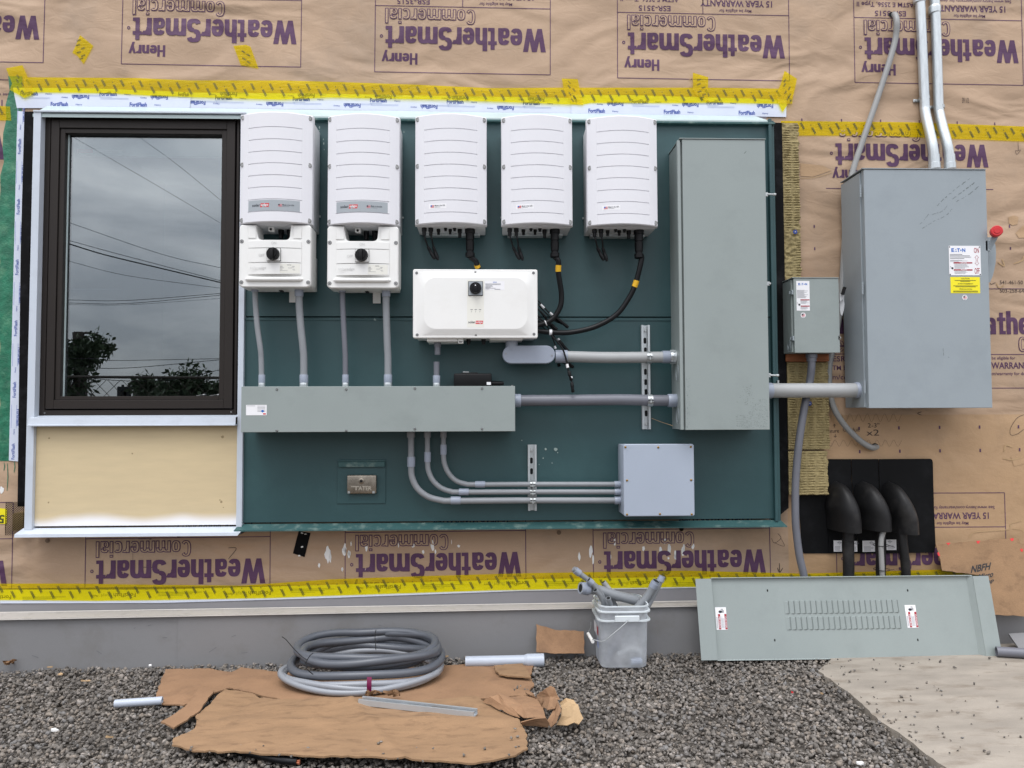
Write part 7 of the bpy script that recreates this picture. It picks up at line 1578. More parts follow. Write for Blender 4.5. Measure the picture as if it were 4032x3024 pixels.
# ================================================================== THINGS ON THE GROUND
def cardmesh(px, z, m, label, seed, amp=.010, rise=None, name='cardboard_sheet', curl=None, t_=.006, step=.03, jag=.004, group='cardboard scraps'):
    rr = random.Random(seed); pts = [SG(p, z) for p in px]; dense = []
    for i, a_ in enumerate(pts):
        c_ = pts[(i + 1) % len(pts)]; k = max(1, int((c_ - a_).length / .018))
        for j in range(k): p = a_.lerp(c_, j / k); w = jag if j else 0; dense.append(Vector((p.x + rr.uniform(-w, w), p.y + rr.uniform(-w, w), 0)))
    bm = bmesh.new(); vs = [bm.verts.new(p) for p in dense]; bm.faces.new(vs)
    x0, x1, y0, y1 = min(p.x for p in dense), max(p.x for p in dense), min(p.y for p in dense), max(p.y for p in dense)
    x = x0 + step
    while x < x1: bmesh.ops.bisect_plane(bm, geom=bm.verts[:] + bm.edges[:] + bm.faces[:], plane_co=(x, 0, 0), plane_no=(1, 0, 0)); x += step
    y = y0 + step
    while y < y1: bmesh.ops.bisect_plane(bm, geom=bm.verts[:] + bm.edges[:] + bm.faces[:], plane_co=(0, y, 0), plane_no=(0, 1, 0)); y += step
    bmesh.ops.triangulate(bm, faces=bm.faces)
    for v in bm.verts:
        h = amp * noise.noise(Vector((v.co.x * 2.6, v.co.y * 4, seed))) + amp * .35 * noise.noise(Vector((v.co.x * 9, v.co.y * 13, seed + 3)))
        v.co.z = gz(v.co.x) + z + h + (rise(v.co.x, v.co.y) if rise else 0)
    r_ = bmesh.ops.extrude_face_region(bm, geom=bm.faces[:]); bmesh.ops.translate(bm, verts=[e for e in r_['geom'] if isinstance(e, bmesh.types.BMVert)], vec=(0, 0, -t_)); bmesh.ops.recalc_face_normals(bm, faces=bm.faces)
    b = MB(); b.addbm(bm); o = solo(b, name, m, label, 'cardboard', group, angle=40); return o
cardmesh([G(1030, 968), G(1300, 955), G(1440, 980), G(1500, 950), G(1700, 975), G(2212, 985), H(500, 960), H(850, 935), H(1190, 925), H(1265, 935), H(1255, 985), H(1240, 1010), H(1270, 1060), H(1240, 1100), H(1270, 1120), H(900, 1150), H(0, 1180), G(1800, 1160), G(1420, 1085), G(1320, 1120), G(1145, 1185), G(950, 1170)], .020, m_card2, 'large dirty cardboard sheet lying under the coiled conduit', 1, amp=.008)
cardmesh([G(1255, 1060), G(1330, 1100), G(1240, 1225), G(1080, 1330), G(1000, 1295), G(1150, 1200)], .034, m_card2, 'narrow torn cardboard strip at the left of the pile', 2, amp=.006)
cardmesh([H(1020, 940), H(1195, 928), H(1215, 960), H(1250, 1020), H(1100, 1010), H(1050, 1000), H(1025, 970)], .034, m_card, 'small cardboard flap lifted beside the pale plastic pipe', 3, amp=.006)
cardmesh([G(1400, 1085), G(1560, 1105), G(1750, 1160), G(2212, 1170), H(250, 1155), H(600, 1150), H(905, 1140), H(1000, 1185), H(1180, 1290), H(1200, 1330), H(1225, 1370), H(1215, 1400), H(1230, 1470), H(1120, 1510), H(900, 1550), H(400, 1535), H(0, 1530), G(1980, 1530), G(1560, 1488), G(1200, 1475), G(1070, 1430), G(1080, 1390), G(1210, 1330), G(1235, 1280), G(1215, 1250)], .036, m_card, 'largest clean brown cardboard sheet lying in front on the gravel', 4, amp=.016, jag=.004, step=.022, rise=lambda x, y: .010 * max(0, sin((x + .9) * 5)) + .012 * math.exp(-abs(y + .80 + .05 * x) / .018) + .010 * math.exp(-abs(x + .42 + .5 * (y + .8)) / .016) - .008 * math.exp(-abs(x + 1.05 - .4 * (y + .8)) / .016))
# crumpled end: folded facets
def facets(label, tris, m, name='crumpled_cardboard', group='cardboard scraps', sub=3):
    b = MB()
    for quad in tris:
        q = [SG(R(*p[:2]), 0.0) for p in quad]
        # point seen at p lifted towards the camera so that it stands at height p[2]
        q = [SG(R(p[0], p[1]), p[2]) for p in quad]
        nn = (q[1] - q[0]).cross(q[2] - q[0]).normalized() * .002; bm = bmesh.new(); cen = sum(q, Vector()) / len(q)
        ed = []
        for i, a_ in enumerate(q):
            c_ = q[(i + 1) % len(q)]; k = max(1, int((c_ - a_).length / .02)); ed += [a_.lerp(c_, j / k) for j in range(k)]
        vv = [bm.verts.new(p_) for p_ in ed]; cv_ = bm.verts.new(cen); md = [bm.verts.new(p_.lerp(cen, .5)) for p_ in ed]; n = len(ed)
        for i in range(n): j = (i + 1) % n; bm.faces.new((vv[i], vv[j], md[j], md[i])); bm.faces.new((md[i], md[j], cv_))
        for v in bm.verts: v.co += nn.normalized() * .007 * noise.noise(v.co * 28) + Vector((0, 0, .003 * noise.noise(v.co * 60)))
        r_ = bmesh.ops.extrude_face_region(bm, geom=bm.faces[:]); bmesh.ops.translate(bm, verts=[e for e in r_['geom'] if isinstance(e, bmesh.types.BMVert)], vec=nn * -1.6); b.addbm(bm)
    return solo(b, name, m, label, 'cardboard', group, smooth=False)
facets('crumpled dirty cardboard fold curling over the right end of the front sheet', [((0, 975, .05), (150, 890, .075), (300, 850, .08), (420, 1000, .07), (600, 1150, .06), (710, 1270, .05), (590, 1250, .045), (300, 1120, .045)),
    ((300, 850, .08), (530, 900, .05), (760, 890, .05), (1000, 920, .055), (1160, 1120, .06), (1210, 1290, .06), (860, 1330, .055), (720, 1270, .05), (600, 1150, .06), (420, 1000, .07)),
    ((1210, 1290, .075), (1000, 1320, .07), (735, 1400, .05), (780, 1440, .035), (1250, 1470, .035), (1290, 1400, .05))], m_card2)
facets('stiff folded cardboard corner standing up beside the gravel', [((1040, 860, .05), (1220, 720, .11), (1300, 705, .12), (1380, 740, .12), (1440, 850, .10), (1490, 920, .09), (1400, 915, .09), (1280, 1000, .09), (1240, 1120, .06), (1150, 1100, .05)),
    ((1280, 1000, .095), (1400, 915, .11), (1460, 985, .105), (1390, 1130, .085), (1245, 1170, .07)),
    ((1460, 985, .105), (1525, 1160, .09), (1420, 1400, .055), (1310, 1480, .035), (1240, 1370, .05), (1400, 1120, .08)),
    ((820, 780, .05), (855, 850, .055), (1000, 905, .06), (1130, 920, .07), (1160, 960, .07), (1130, 1040, .055), (1110, 1030, .05), (1125, 950, .062), (1000, 920, .05), (850, 880, .045))], m_card2)
facets('pale peeling cardboard layer at the right end of the pile', [((1480, 1000, .06), (1600, 945, .075), (1750, 950, .07), (1820, 1050, .06), (1520, 1130, .07)), ((1520, 1130, .072), (1820, 1055, .06), (1870, 1200, .045), (1920, 1340, .03), (1850, 1420, .025), (1760, 1400, .03), (1620, 1460, .025), (1420, 1430, .03), (1500, 1290, .05))], m_cardedge)
# upright scraps against the wall
def upright(label, px, yb_, yt, m, name='cardboard_sheet', t_=.004, group='cardboard scraps', seed=1):
    zb_ = min(S(p, yb_).z for p in px); zt_ = max(S(p, yt).z for p in px); o = Vector((0, yb_, zb_)); n_ = Vector((0, zt_ - zb_, -(yt - yb_))).normalized(); n_ = Vector((0, -(zt_ - zb_), (yt - yb_))).normalized(); b = MB(); rr = random.Random(seed)
    q = []
    for i, p in enumerate(px):
        p2 = px[(i + 1) % len(px)]; k = max(1, int(math.hypot(p2[0] - p[0], p2[1] - p[1]) / 18))
        for j in range(k): q.append(SP((p[0] + (p2[0] - p[0]) * j / k + (rr.uniform(-2, 2) if j else 0), p[1] + (p2[1] - p[1]) * j / k + (rr.uniform(-2, 2) if j else 0)), o, n_))
    nn = n_ * t_; n = len(q); b.add([v + nn for v in q] + [v for v in q], [tuple(range(n)), tuple(reversed(range(n, 2 * n)))] + [(i, i + n, (i + 1) % n + n, (i + 1) % n) for i in range(n)])
    return b, o, n_
b, _, _ = upright('', [H(1282, 685), H(1400, 722), H(1578, 730), H(1582, 868), H(1400, 870), H(1282, 860)], -.04, .02, m_card2); solo(b, 'cardboard_sheet', m_card2, 'small dirty cardboard square propped against the foundation left of the bucket', 'cardboard', 'cardboard scraps', smooth=False)
b, o3, n3 = upright('', [I(1660, 190), I(1900, 170), I(2175, 150), I(2190, 185), I(2290, 190), I(2290, 640), I(2020, 628), I(1990, 480), I(1975, 385), I(1700, 352), I(1690, 290)], -.05, .08, m_card)
cs = solo(b, 'cardboard_sheet', m_card, 'cardboard sheet with black handwriting, leaning behind the steel cover at the right', 'cardboard', 'cardboard scraps', smooth=False)
b = MB()
def hw(t, x0, x1, y0, y1, sk=0.0):
    v_, f_ = text_geo(t, .03, 0, 1.0); b.add([SP(I(x0 + (x1 - x0) * p_[0] + sk * p_[1], y1 - (y1 - y0) * p_[1] - 22 * p_[0]), o3 + n3 * .0048, n3) for p_ in v_], f_)
hw('NBFH', 1880, 1998, 322, 368, 10); hw('Micro', 1925, 2018, 375, 412, 8); hw('Map', 1955, 2022, 418, 452, 6); b.flat = True; b.build('handwriting', m_black_pen, cs, smooth=False)
b = MB()
for pts in (((1728, 180), (1755, 178), (1742, 195)), ((1915, 168), (1940, 166), (1932, 182), (1922, 184)), ((2125, 152), (2148, 150), (2146, 166), (2132, 168)), ((1672, 240), (1684, 238), (1690, 262), (1678, 260)), ((2190, 215), (2205, 218), (2203, 235), (2192, 232))): b.poly([SP(I(*p), o3 + n3 * .0048, n3) for p in pts])
b.flat = True; b.build('red_tape', m_red, cs, smooth=False)

# ---- coils of flexible conduit
def coil(label, m, turns, r, name='conduit_coil', seed=1, group='coiled flexible conduits', ctr=None, ties=()):
    """turns = list of (cx, cy, rx, ry, z at front, z at back, tilt)"""
    pts = []; rr = random.Random(seed); K_ = 48
    for i, (cx, cy, rx, ry, zf, zb_, ph) in enumerate(turns):
        nx = turns[min(i + 1, len(turns) - 1)]
        for k in range(K_):
            f = k / K_; f = f if i + 1 < len(turns) else 0; a_ = 2 * pi * k / K_ + radians(ph0)
            L_ = lambda a, c: a + (c - a) * f
            X, Y_, RX, RY = L_(cx, nx[0]), L_(cy, nx[1]), L_(rx, nx[2]), L_(ry, nx[3]); ZF, ZB = L_(zf, nx[4]), L_(zb_, nx[5]); s_ = (1 - sin(a_)) / 2
            pts.append(Vector((X + RX * cos(a_), Y_ + RY * sin(a_), ZB + (ZF - ZB) * s_ + .008 * sin(3 * a_ + i * 1.7))))
    t = thing(name, label, 'coiled conduit', tuple(pts[0]), group); b = MB(); ribbed(b, smoothpath(pts[::3], 6), r, .0045, 14, .03); b.build('jacket', m, t); return t, pts
gzc = gz(-.68) + .026; ph0 = 30; cx0 = S(Q(1100, 500), -.25).x; cyc = -.235
m_flexd = mat('dark_flex_conduit', srgb(84, 88, 95), .36, var=.05, dirt=srgb(78, 80, 86), dirt_amt=.3, dscale=9)
m_flexm = mat('silver_flex_conduit', srgb(136, 140, 146), .32, var=.05, dirt=srgb(120, 122, 128), dirt_amt=.3, dscale=9)
c2, pts2 = coil('pale grey flexible conduit coil tied with maroon tape, under the darker coil', m_flexm, [(cx0 + .010, cyc - .015, .345, .225, gzc + .016, gzc + .016, 0), (cx0 + .0, cyc - .005, .335, .215, gzc + .040, gzc + .035, 0), (cx0 - .005, cyc - .025, .34, .215, gzc + .018, gzc + .045, 0)], .0135)
ph0 = 100
c1, pts1 = coil('dark grey flexible conduit coil tied with black ties, lying on the cardboard', m_flexd, [(cx0 + .0, cyc - .008, .325, .218, gzc + .052, gzc + .056, 0), (cx0 + .045, cyc + .015, .30, .20, gzc + .072, gzc + .09, 0), (cx0 - .01, cyc + .045, .26, .15, gzc + .088, gzc + .07, 0), (cx0 + .05, cyc - .005, .30, .205, gzc + .104, gzc + .105, 0), (cx0 + .01, cyc + .03, .30, .17, gzc + .112, gzc + .135, 0)], .0172)
def band(pt0, pt1, w, th, m, name, parent, ry=.03):
    b = MB(); pts_ = [pt0 + (pt1 - pt0) * k / 8 + Vector((0, -.012 * sin(pi * k / 8), 0)) for k in range(9)]; b.tube(pts_, w, 8); b.build(name, m, parent)
b = MB(); q0, q1 = S(Q(1190, 765), cyc - .26), S(Q(1195, 950), cyc - .27); n_ = 14; vs = []
for k in range(n_ + 1):
    f = k / n_; z = q0.z + .004 + (q1.z - q0.z - .008) * f; y = min(cyc - .262 - .002 + 0, 0) - .006 * sin(pi * f) ; vs += [(q0.x - .0095, y, z), (q0.x + .0095, y, z)]
b.add(vs, [(2 * k, 2 * k + 1, 2 * k + 3, 2 * k + 2) for k in range(n_)]); b.build('maroon_tape', m_maroon, c2)
def tie_at(pq, Y, L_px, tail=None):
    b = MB(); pts_ = smoothpath([S(Q(*p), y) for p, y in L_px], 5); b.tube(pts_, .0018, 6)
    if tail: b.tube(smoothpath([S(Q(*p), y) for p, y in tail], 5), .0016, 6)
    b.build('cable_tie', m_blackp, c1)
tie_at(None, 0, [((445, 442), -.36), ((400, 480), -.40), ((352, 570), -.43), ((365, 650), -.45), ((445, 722), -.44)], [((365, 530), -.44), ((290, 480), -.42), ((180, 370), -.36), ((90, 265), -.32), ((35, 225), -.30)])
tie_at(None, 0, [((1275, 135), -.07), ((1262, 200), -.09), ((1268, 320), -.12), ((1275, 400), -.14)])

# plastic pipes and channel on the ground
def gpipe(label, a_, c_, r, m, name='plastic_pipe', bell=None, za=None):
    p0, p1 = SG(a_, r + .012), SG(c_, r + .012); t = thing(name, label, 'pipe', tuple(p0)); b = MB(); b.pipe(p0, p1, r, r - .004, 26); b.build('pipe', m, t)
    if bell: d = (p1 - p0).normalized(); b = MB(); b.pipe(p1 - d * bell, p1, r * 1.22, r * 1.06, 28); b.tube([p1 - d * (bell + .015), p1 - d * bell], r, 28, cap=False, rad=[r * 1.0, r * 1.22]); b.build('bell_end', m, t)
    return t
m_pale = mat('pale_blue_grey_pipe', srgb(172, 180, 192), .4, var=.04)
gpipe('pale blue grey plastic pipe with a widened end, behind the cardboard', H(842, 918), H(1330, 908), .0235, m_pale, bell=.075)
gpipe('pale grey plastic pipe poking out from under the cardboard at the left', G(715, 1180), G(1010, 1160), .0155, m_pale)
t = thing('cut_cable', 'thick black cable with bare copper end under the front cardboard edge', 'cable', tuple(SG(G(1850, 1540), .015)))
b = MB(); cp = smoothpath([SG(G(1400, 1460), .018), SG(G(1600, 1500), .02), SG(G(1740, 1530), .02), SG(G(1850, 1542), .02)], 8); b.tube(cp, .0115, 14); b.build('jacket', m_blackr, t)
d = (cp[-1] - cp[-3]).normalized(); b = MB(); e = cp[-1]
for k in range(7): th = 2 * pi * k / 6; off = (Vector((0, cos(th), sin(th))) * .0052) if k < 6 else Vector((0, 0, 0)); b.tube([e + off - d * .004, e + off + d * .010], .0027, 8)
b.build('copper_end', m_copper, t)
# channel offcut on the cardboard: open top
a_, c_ = SG(H(190, 1160), .052), SG(H(905, 1240), .052); d = (c_ - a_).normalized(); s_ = Vector((-d.y, d.x, 0)).normalized(); up = Vector((0, 0, 1)); b = MB()
def cbox(u0, u1, w0, w1, h0, h1):
    L_ = (c_ - a_).length; vs = [a_ + d * u + s_ * w + up * h for u in (0, L_) for w, h in ((w0, h0), (w1, h0), (w1, h1), (w0, h1))]; b.add(vs, [(0, 1, 2, 3), (4, 7, 6, 5), (0, 4, 5, 1), (1, 5, 6, 2), (2, 6, 7, 3), (3, 7, 4, 0)])
for w0, w1, h0, h1 in ((-.0205, -.0180, -.010, .011), (.0180, .0205, -.010, .011), (-.0180, .0180, -.010, -.0075), (-.0180, -.011, .0085, .011), (.011, .0180, .0085, .011), (-.0132, -.011, .004, .0085), (.011, .0132, .004, .0085)): cbox(0, 1, w0, w1, h0, h1)
solo(b, 'channel_offcut', mat('bright_zinc', srgb(186, 191, 195), .42, .55, var=.05), 'short shiny steel channel offcut lying on the front cardboard', 'steel channel', smooth=False)
# dry leaves
def leafset(label, px, seed):
    rr = random.Random(seed); b = MB(); c = SG(px, .045)
    for k in range(5):
        o = c + Vector((rr.uniform(-.03, .03), rr.uniform(-.01, .01), rr.uniform(0, .008))); M_ = Matrix.Rotation(rr.uniform(0, 6), 3, 'Z') @ Matrix.Rotation(rr.uniform(-1, 1), 3, 'X') @ Matrix.Rotation(rr.uniform(-.8, .8), 3, 'Y'); vs = []
        for u in range(5):
            f = u / 4; w = .010 * sin(pi * min(1, f + .08)); vs += [o + M_ @ Vector((f * .036 - .018, -w, .006 * f * f)), o + M_ @ Vector((f * .036 - .018, 0, -.004)), o + M_ @ Vector((f * .036 - .018, w, .006 * f))]
        b.add(vs, [(3 * u + j, 3 * u + j + 1, 3 * u + j + 4, 3 * u + j + 3) for u in range(4) for j in range(2)])
    b.flat = True; return solo(b, 'dry_leaf', m_leafd, label, 'dry leaf', 'dry leaves')
leafset('curled dry leaves by the maroon tape on the coil', H(275, 1120), 3); leafset('crumpled dry leaves behind the steel channel offcut', H(400, 1125), 5)
lf = leafset('dark dry leaf clump against the foundation at the far left', G(75, 925), 7)
# debris on the gravel
def scrap(label, px, L_, w, h, m, seed, z=.022, name='litter_scrap'):
    rr = random.Random(seed); c = SG(px, z); b = MB(); pts = [(L_ / 2 * cos(2 * pi * k / 7) * rr.uniform(.6, 1.1), w / 2 * sin(2 * pi * k / 7) * rr.uniform(.6, 1.1)) for k in range(7)]; n = 7
    b.add([(c.x + x, c.y + y, c.z + rr.uniform(0, h)) for x, y in pts] + [(c.x + x, c.y + y, c.z - .002) for x, y in pts], [tuple(range(n)), tuple(reversed(range(n, 2 * n)))] + [(i, i + n, (i + 1) % n + n, (i + 1) % n) for i in range(n)]); return solo(b, name, m, label, 'litter', 'litter on the gravel', smooth=False)
for i, (fn, x, y, L_, w, m, l_) in enumerate(((G, 340, 1345, .03, .02, m_paint, 'white plastic scrap on the dark gravel at the lower left'), (G, 535, 1038, .055, .006, m_cardedge, 'yellow straw scrap on the gravel near the foundation, left side'), (G, 375, 998, .022, .018, m_cardedge, 'pale chip on the gravel left of the straw'), (G, 680, 1388, .04, .006, m_cardedge, 'thin pale splinter left of the front cardboard'), (G, 935, 943, .016, .01, m_paint, 'white crumb on the gravel just under the foundation'), (H, 1185, 0, .0, .0, None, ''), (I, 1190, 1550, .028, .02, m_paint, 'white chip on the gravel at the bottom, near the slab'), (I, 770, 1110, .012, .01, m_red, 'small red chip on the gravel below the steel cover'), (I, 955, 1115, .014, .018, m_cardedge, 'cream chip on the gravel beside the slab edge'), (H, 720, 885, .03, .02, m_cardedge, 'crumpled pale tape scrap right of the coils'), (G, 310, 952, .03, .008, m_cardedge, 'thin yellowish flake at the foot of the foundation, far left'))):
    if m: scrap(l_, fn(x, y), L_, w, .006, m, i)

# ================================================================== BUCKET WITH PIPE PIECES
fb = SG(PB(860, 1575), .016); bz = fb.z; yf = fb.y; bw0 = S(PB(550, 1560), yf).x; bw1 = S(PB(1185, 1560), yf).x; tw0 = S(PB(545, 740), yf - .01).x; tw1 = S(PB(1265, 740), yf - .01).x; zr = S(PB(900, 735), yf - .012).z; zr2 = S(PB(900, 808), yf - .012).z; zr3 = S(PB(900, 930), yf - .012).z
print('bucket', bz, zr, yf, bw0, bw1, tw0, tw1); BD = .225
bk = thing('bucket', 'translucent white square bucket full of grey conduit pieces, standing on the gravel', 'bucket', ((bw0 + bw1) / 2, yf + BD / 2, bz))
xm = (tw0 + tw1) / 2; ym = yf + BD / 2 + .004
def ring(wx, wy, z, rc=.035): return [Vector((xm + x, ym + y, z)) for x, y in rr_outline(-wx, wx, -wy, wy, rc, 5)]
def loft(b, rings, close=True):
    n = len(rings[0]); base = len(b.v)
    for r_ in rings: b.v += r_
    b.f += [(base + j * n + i, base + j * n + (i + 1) % n, base + (j + 1) * n + (i + 1) % n, base + (j + 1) * n + i) for j in range(len(rings) - 1) for i in range(n)]; b.mi = [0] * len(b.f); return base, n
hwB, hwT = (bw1 - bw0) / 2, (tw1 - tw0) / 2 - .008; dB, dT = BD / 2 - .012, BD / 2
b = MB(); base, n = loft(b, [ring(hwB - .004, dB - .004, bz), ring(hwB, dB, bz + .005), ring(hwT - .003, dT, zr3), ring(hwT, dT + .003, zr)]); b.f.append(tuple(base + i for i in range(n))); b.mi.append(0); 
b.build('tub', m_bucket, bk)
m_rim = mat('milky_polythene_rim', srgb(206, 213, 216), .38)
for z, e in ((zr, .004), (zr2, .010), (zr3, .010)):
    b = MB(); loft(b, [ring(hwT - .002, dT - .0, z + .004, .035), ring(hwT + e, dT + e, z + .004, .04), ring(hwT + e, dT + e, z - .002, .04), ring(hwT + .0, dT + .0, z - .004, .035)]); b.build('rim', m_rim, bk)
b = MB(); r_ = R4(PB, 765, 850, 1100, 930, yf - .014); b.box(r_[0], r_[1], yf - .016, yf - .006, r_[2], r_[3], .002, 1); b.build('handle_lug', m_rim, bk)
yh = yf - .022
hp = smoothpath([S(PB(937, 900), yf - .017), S(PB(930, 925), yh - .004), S(PB(860, 990), yh - .01), S(PB(740, 1090), yh - .016), S(PB(630, 1180), yh - .016), S(PB(560, 1192), yh - .012), S(PB(480, 1172), yh + .0), S(PB(455, 1170), yh + .01)], 8)
b = MB(); b.tube(hp, .0018, 8); b.tube(smoothpath([S(PB(405, 1080), ym), S(PB(410, 1050), ym + .02), S(PB(430, 1010), ym + .06), S(PB(438, 930), ym + .09)], 6), .0018, 8); b.build('wire_handle', m_steel if False else m_zinc, bk)
b = MB(); b.tube([S(PB(463, 1200), yh + .03), S(PB(402, 1090), ym - .01)], .0075, 12); b.build('handle_grip', m_sw, bk)
b = MB(); xs_ = xm - hwT - .0; 
for (y0, y1, z0, z1, mi) in ((.02, .10, .55, .80, 0), (.11, .15, .60, .78, 1), (.02, .09, .30, .52, 2), (.10, .15, .32, .50, 3)):
    b.m = mi; zz = lambda f: bz + (zr3 - bz) * f; xx = lambda f: xm - (hwB + (hwT - hwB) * f) - .0012
    b.add([(xx(z0), yf + BD - y0, zz(z0)), (xx(z0), yf + BD - y1, zz(z0)), (xx(z1), yf + BD - y1, zz(z1)), (xx(z1), yf + BD - y0, zz(z1))], [(0, 1, 2, 3)])
b.flat = True; b.build('label', [m_paper, m_dred, m_txtg, m_blueL], bk, smooth=False)
def bpiece(label, pts, r, ends=(), m=m_pvc, open_end=0):
    q = [S(PB(*p[:2]), p[2]) for p in pts]; t = thing('pipe_piece', label, 'pipe piece', tuple(q[-1]), 'conduit pieces in the bucket'); path = smoothpath(q, 8)
    b = MB(); b.tube(path, r, 20); b.build('pipe', m, t)
    d = (path[0] - path[1]).normalized(); p0 = path[0]
    for s0, s1, rr in ends: b = MB(); b.pipe(p0 + d * s0, p0 + d * s1, rr, r * .82, 22); b.build('coupling', m_coup, t)
    b = MB(); e0 = max([s for e in ends for s in e[:2]] + [0]); b.tube([p0 + d * (e0 - .002 if ends else -.001), p0 + d * (e0 - .001 if ends else .0006)], r * (.8), 18); b.build('bore', m_hole, t)
bpiece('widest conduit piece with a large coupling, lying across the bucket rim', [(400, 480, -.14), (560, 500, -.12), (750, 560, -.10), (950, 610, -.08), (1150, 670, -.06)], .0225, ((-.002, .020, .0285), (.018, .040, .0265)))
bpiece('conduit piece with a coupling, leaning far out at the upper left of the bucket', [(200, 205, -.10), (330, 305, -.09), (450, 400, -.08), (700, 620, -.06), (800, 760, -.05)], .0125, ((-.038, -.010, .0165),))
bpiece('bent conduit piece with a threaded end between the two left pieces', [(430, 380, -.17), (500, 450, -.165), (580, 560, -.15), (640, 700, -.13), (650, 800, -.12)], .0125, ((-.012, .006, .0145), (-.002, .012, .0125)))
bpiece('thin open conduit piece in front, bending down into the bucket', [(498, 495, -.20), (560, 570, -.185), (605, 660, -.17), (625, 760, -.15), (630, 850, -.14)], .0108)
bpiece('thinnest short conduit piece at the front centre of the bucket', [(675, 605, -.20), (700, 680, -.18), (725, 760, -.15), (740, 840, -.14)], .0108)
bpiece('pale conduit offcut standing at the back of the bucket', [(610, 385, -.02), (660, 450, -.02), (720, 530, -.03), (780, 640, -.05)], .0115, m=m_pvcl)
bpiece('dusty conduit piece with a coupling at the right side of the bucket', [(1290, 440, -.14), (1240, 530, -.13), (1160, 640, -.12), (1050, 760, -.11), (990, 840, -.10)], .0185, ((-.006, .018, .0195), (.014, .028, .0165)))
bpiece('slim conduit piece with a threaded end, rightmost in the bucket', [(1385, 365, -.11), (1350, 450, -.11), (1290, 570, -.11), (1210, 720, -.11), (1170, 800, -.11)], .0125, ((-.004, .010, .0165), (.006, .022, .0145)))
def inb(label, pts, r, m): b = MB(); b.tube(smoothpath([Vector((xm + x, ym + y, bz + z)) for x, y, z in pts], 6), r, 14); solo(b, 'pipe_piece', m, label, 'pipe piece', 'conduit pieces in the bucket')
inb('pale bent elbow seen dimly through the foot of the bucket', [(-.02, -.07, .05), (.03, -.075, .075), (.07, -.07, .06), (.075, -.06, .02)], .017, m_pvcl)
inb('dark conduit offcut seen dimly through the bucket wall', [(-.07, -.05, .02), (-.03, -.06, .10), (0.0, -.05, .17)], .02, m_pvcd)
inb('bluish fitting seen dimly at the lower right inside the bucket', [(.03, -.08, .022), (.08, -.08, .026)], .017, m_coup)

# ---- right edge odds and ends
gpipe('dark grey conduit lying on the ground at the right edge behind the steel cover', I(2040, 855), I(2330, 872), .022, m_pvcd)
b = MB(); q = [SG(I(2115, 748), .12), SG(I(2230, 735), .12), SG(I(2400, 900), .02), SG(I(2212, 885), .02)]
q = [S(I(2115, 748), -.03), S(I(2300, 735), -.03), S(I(2360, 930), -.22), S(I(2212, 885), -.18)]
nn = (q[1] - q[0]).cross(q[2] - q[0]).normalized() * .004; b.add([v + nn for v in q] + [v - nn for v in q], [(0, 1, 2, 3), (7, 6, 5, 4)] + [(i, i + 4, (i + 1) % 4 + 4, (i + 1) % 4) for i in range(4)]); solo(b, 'metal_sheet', m_found, 'corner of a grey metal sheet leaning at the far right edge', 'metal sheet', smooth=False)

# ================================================================== WHAT THE WINDOW REFLECTS (behind the camera)
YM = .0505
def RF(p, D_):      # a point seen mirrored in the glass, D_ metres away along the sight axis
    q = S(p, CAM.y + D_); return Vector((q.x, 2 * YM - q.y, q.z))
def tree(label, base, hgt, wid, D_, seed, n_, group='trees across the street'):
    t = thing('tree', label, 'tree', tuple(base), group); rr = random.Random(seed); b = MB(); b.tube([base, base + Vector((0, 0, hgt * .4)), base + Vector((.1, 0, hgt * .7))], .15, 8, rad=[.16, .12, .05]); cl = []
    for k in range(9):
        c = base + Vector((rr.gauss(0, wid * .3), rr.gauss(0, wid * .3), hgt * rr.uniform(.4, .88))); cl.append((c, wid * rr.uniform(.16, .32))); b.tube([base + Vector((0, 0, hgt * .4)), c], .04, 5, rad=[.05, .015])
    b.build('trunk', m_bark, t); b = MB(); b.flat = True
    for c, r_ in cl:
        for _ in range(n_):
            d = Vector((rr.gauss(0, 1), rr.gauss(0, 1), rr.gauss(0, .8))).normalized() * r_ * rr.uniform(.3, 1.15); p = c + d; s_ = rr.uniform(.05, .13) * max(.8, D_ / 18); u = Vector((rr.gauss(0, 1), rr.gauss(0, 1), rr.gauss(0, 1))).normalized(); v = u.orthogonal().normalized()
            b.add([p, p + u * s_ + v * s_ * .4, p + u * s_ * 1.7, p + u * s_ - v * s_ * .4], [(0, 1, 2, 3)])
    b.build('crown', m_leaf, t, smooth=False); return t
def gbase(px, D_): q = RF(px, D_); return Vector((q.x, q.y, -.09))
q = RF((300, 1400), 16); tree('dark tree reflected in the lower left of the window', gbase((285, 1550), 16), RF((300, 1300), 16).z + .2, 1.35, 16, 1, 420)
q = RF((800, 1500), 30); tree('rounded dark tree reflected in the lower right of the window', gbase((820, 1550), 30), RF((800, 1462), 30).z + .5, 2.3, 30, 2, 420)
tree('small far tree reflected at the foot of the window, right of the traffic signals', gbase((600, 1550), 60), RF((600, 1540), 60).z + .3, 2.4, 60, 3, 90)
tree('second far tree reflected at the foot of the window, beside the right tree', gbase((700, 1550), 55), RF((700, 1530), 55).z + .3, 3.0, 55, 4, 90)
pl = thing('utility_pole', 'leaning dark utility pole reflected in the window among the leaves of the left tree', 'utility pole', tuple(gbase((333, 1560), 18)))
b = MB(); b.tube([gbase((336, 1560), 18), RF((308, 1308), 18)], .13, 10, rad=[.16, .12]); b.build('pole', m_bark, pl); b = MB(); b.tube([RF((309, 1316), 18), RF((340, 1310), 18), RF((385, 1318), 18)], .03, 6); b.build('arm', m_bark, pl)
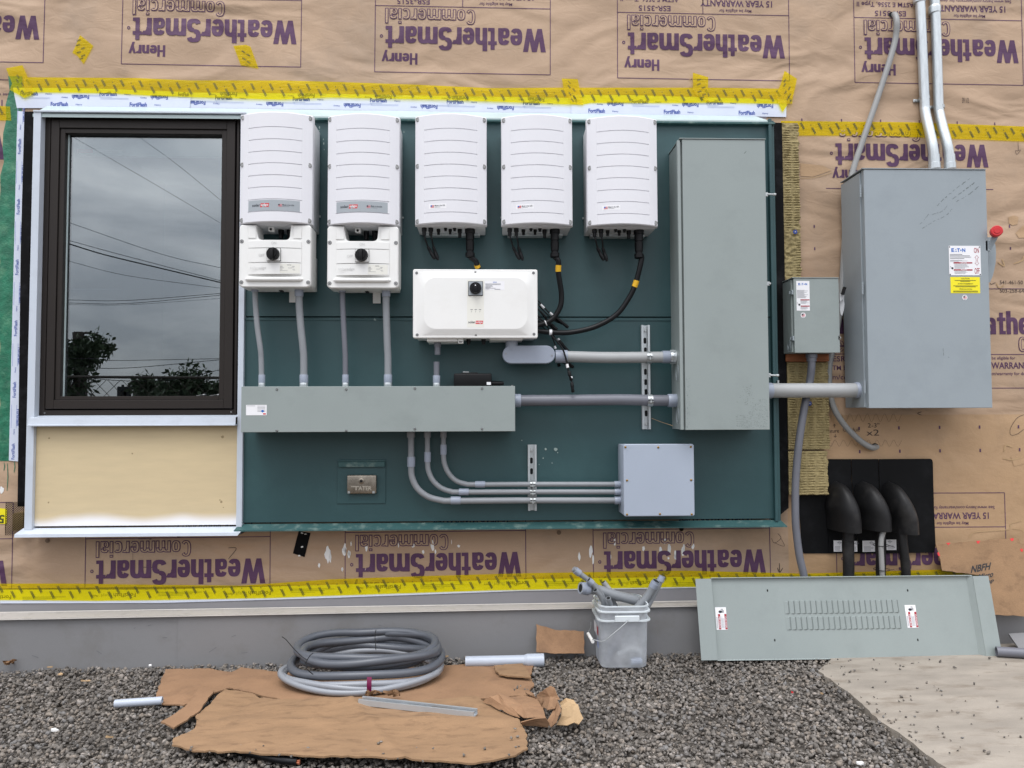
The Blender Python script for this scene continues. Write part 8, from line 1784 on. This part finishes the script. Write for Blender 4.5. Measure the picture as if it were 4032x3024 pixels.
def wire(label, px, D_, r=.012):
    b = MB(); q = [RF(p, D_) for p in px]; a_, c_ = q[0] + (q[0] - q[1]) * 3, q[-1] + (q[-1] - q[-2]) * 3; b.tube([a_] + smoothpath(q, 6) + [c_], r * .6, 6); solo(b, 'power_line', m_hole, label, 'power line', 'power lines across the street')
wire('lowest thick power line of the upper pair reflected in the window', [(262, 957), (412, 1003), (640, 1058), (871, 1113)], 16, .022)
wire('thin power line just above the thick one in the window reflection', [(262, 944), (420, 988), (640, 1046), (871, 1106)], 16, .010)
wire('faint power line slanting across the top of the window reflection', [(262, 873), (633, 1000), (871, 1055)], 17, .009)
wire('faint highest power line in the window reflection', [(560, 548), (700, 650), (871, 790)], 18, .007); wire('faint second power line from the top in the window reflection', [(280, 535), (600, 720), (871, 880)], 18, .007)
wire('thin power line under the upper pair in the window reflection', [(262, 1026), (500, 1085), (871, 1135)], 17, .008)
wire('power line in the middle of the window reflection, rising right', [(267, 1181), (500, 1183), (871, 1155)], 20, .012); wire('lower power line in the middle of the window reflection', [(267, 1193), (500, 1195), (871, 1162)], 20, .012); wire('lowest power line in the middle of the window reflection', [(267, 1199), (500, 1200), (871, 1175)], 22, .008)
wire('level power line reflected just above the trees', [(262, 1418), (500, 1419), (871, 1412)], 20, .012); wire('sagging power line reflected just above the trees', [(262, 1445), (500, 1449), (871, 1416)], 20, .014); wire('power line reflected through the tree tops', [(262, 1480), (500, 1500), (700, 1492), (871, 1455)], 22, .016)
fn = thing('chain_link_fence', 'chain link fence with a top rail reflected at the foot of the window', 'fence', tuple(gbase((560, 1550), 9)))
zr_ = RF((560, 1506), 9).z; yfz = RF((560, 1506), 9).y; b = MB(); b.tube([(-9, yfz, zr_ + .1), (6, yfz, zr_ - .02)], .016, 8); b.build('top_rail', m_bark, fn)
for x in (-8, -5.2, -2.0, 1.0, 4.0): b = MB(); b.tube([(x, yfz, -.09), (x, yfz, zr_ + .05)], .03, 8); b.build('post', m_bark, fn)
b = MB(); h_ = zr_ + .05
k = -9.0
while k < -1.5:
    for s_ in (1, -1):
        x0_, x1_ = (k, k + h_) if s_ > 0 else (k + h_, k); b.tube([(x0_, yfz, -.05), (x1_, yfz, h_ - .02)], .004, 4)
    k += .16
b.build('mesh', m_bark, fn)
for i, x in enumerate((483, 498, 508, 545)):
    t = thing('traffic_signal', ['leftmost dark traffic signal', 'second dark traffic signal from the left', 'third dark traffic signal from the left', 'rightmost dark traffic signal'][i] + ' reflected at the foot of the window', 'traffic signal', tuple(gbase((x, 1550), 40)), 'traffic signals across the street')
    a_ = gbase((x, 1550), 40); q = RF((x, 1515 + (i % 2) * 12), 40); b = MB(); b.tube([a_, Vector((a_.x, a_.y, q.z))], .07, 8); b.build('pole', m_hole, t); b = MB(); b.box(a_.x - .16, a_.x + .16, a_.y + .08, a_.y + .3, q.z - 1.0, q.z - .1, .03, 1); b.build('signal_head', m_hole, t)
print('objects', len(bpy.data.objects))
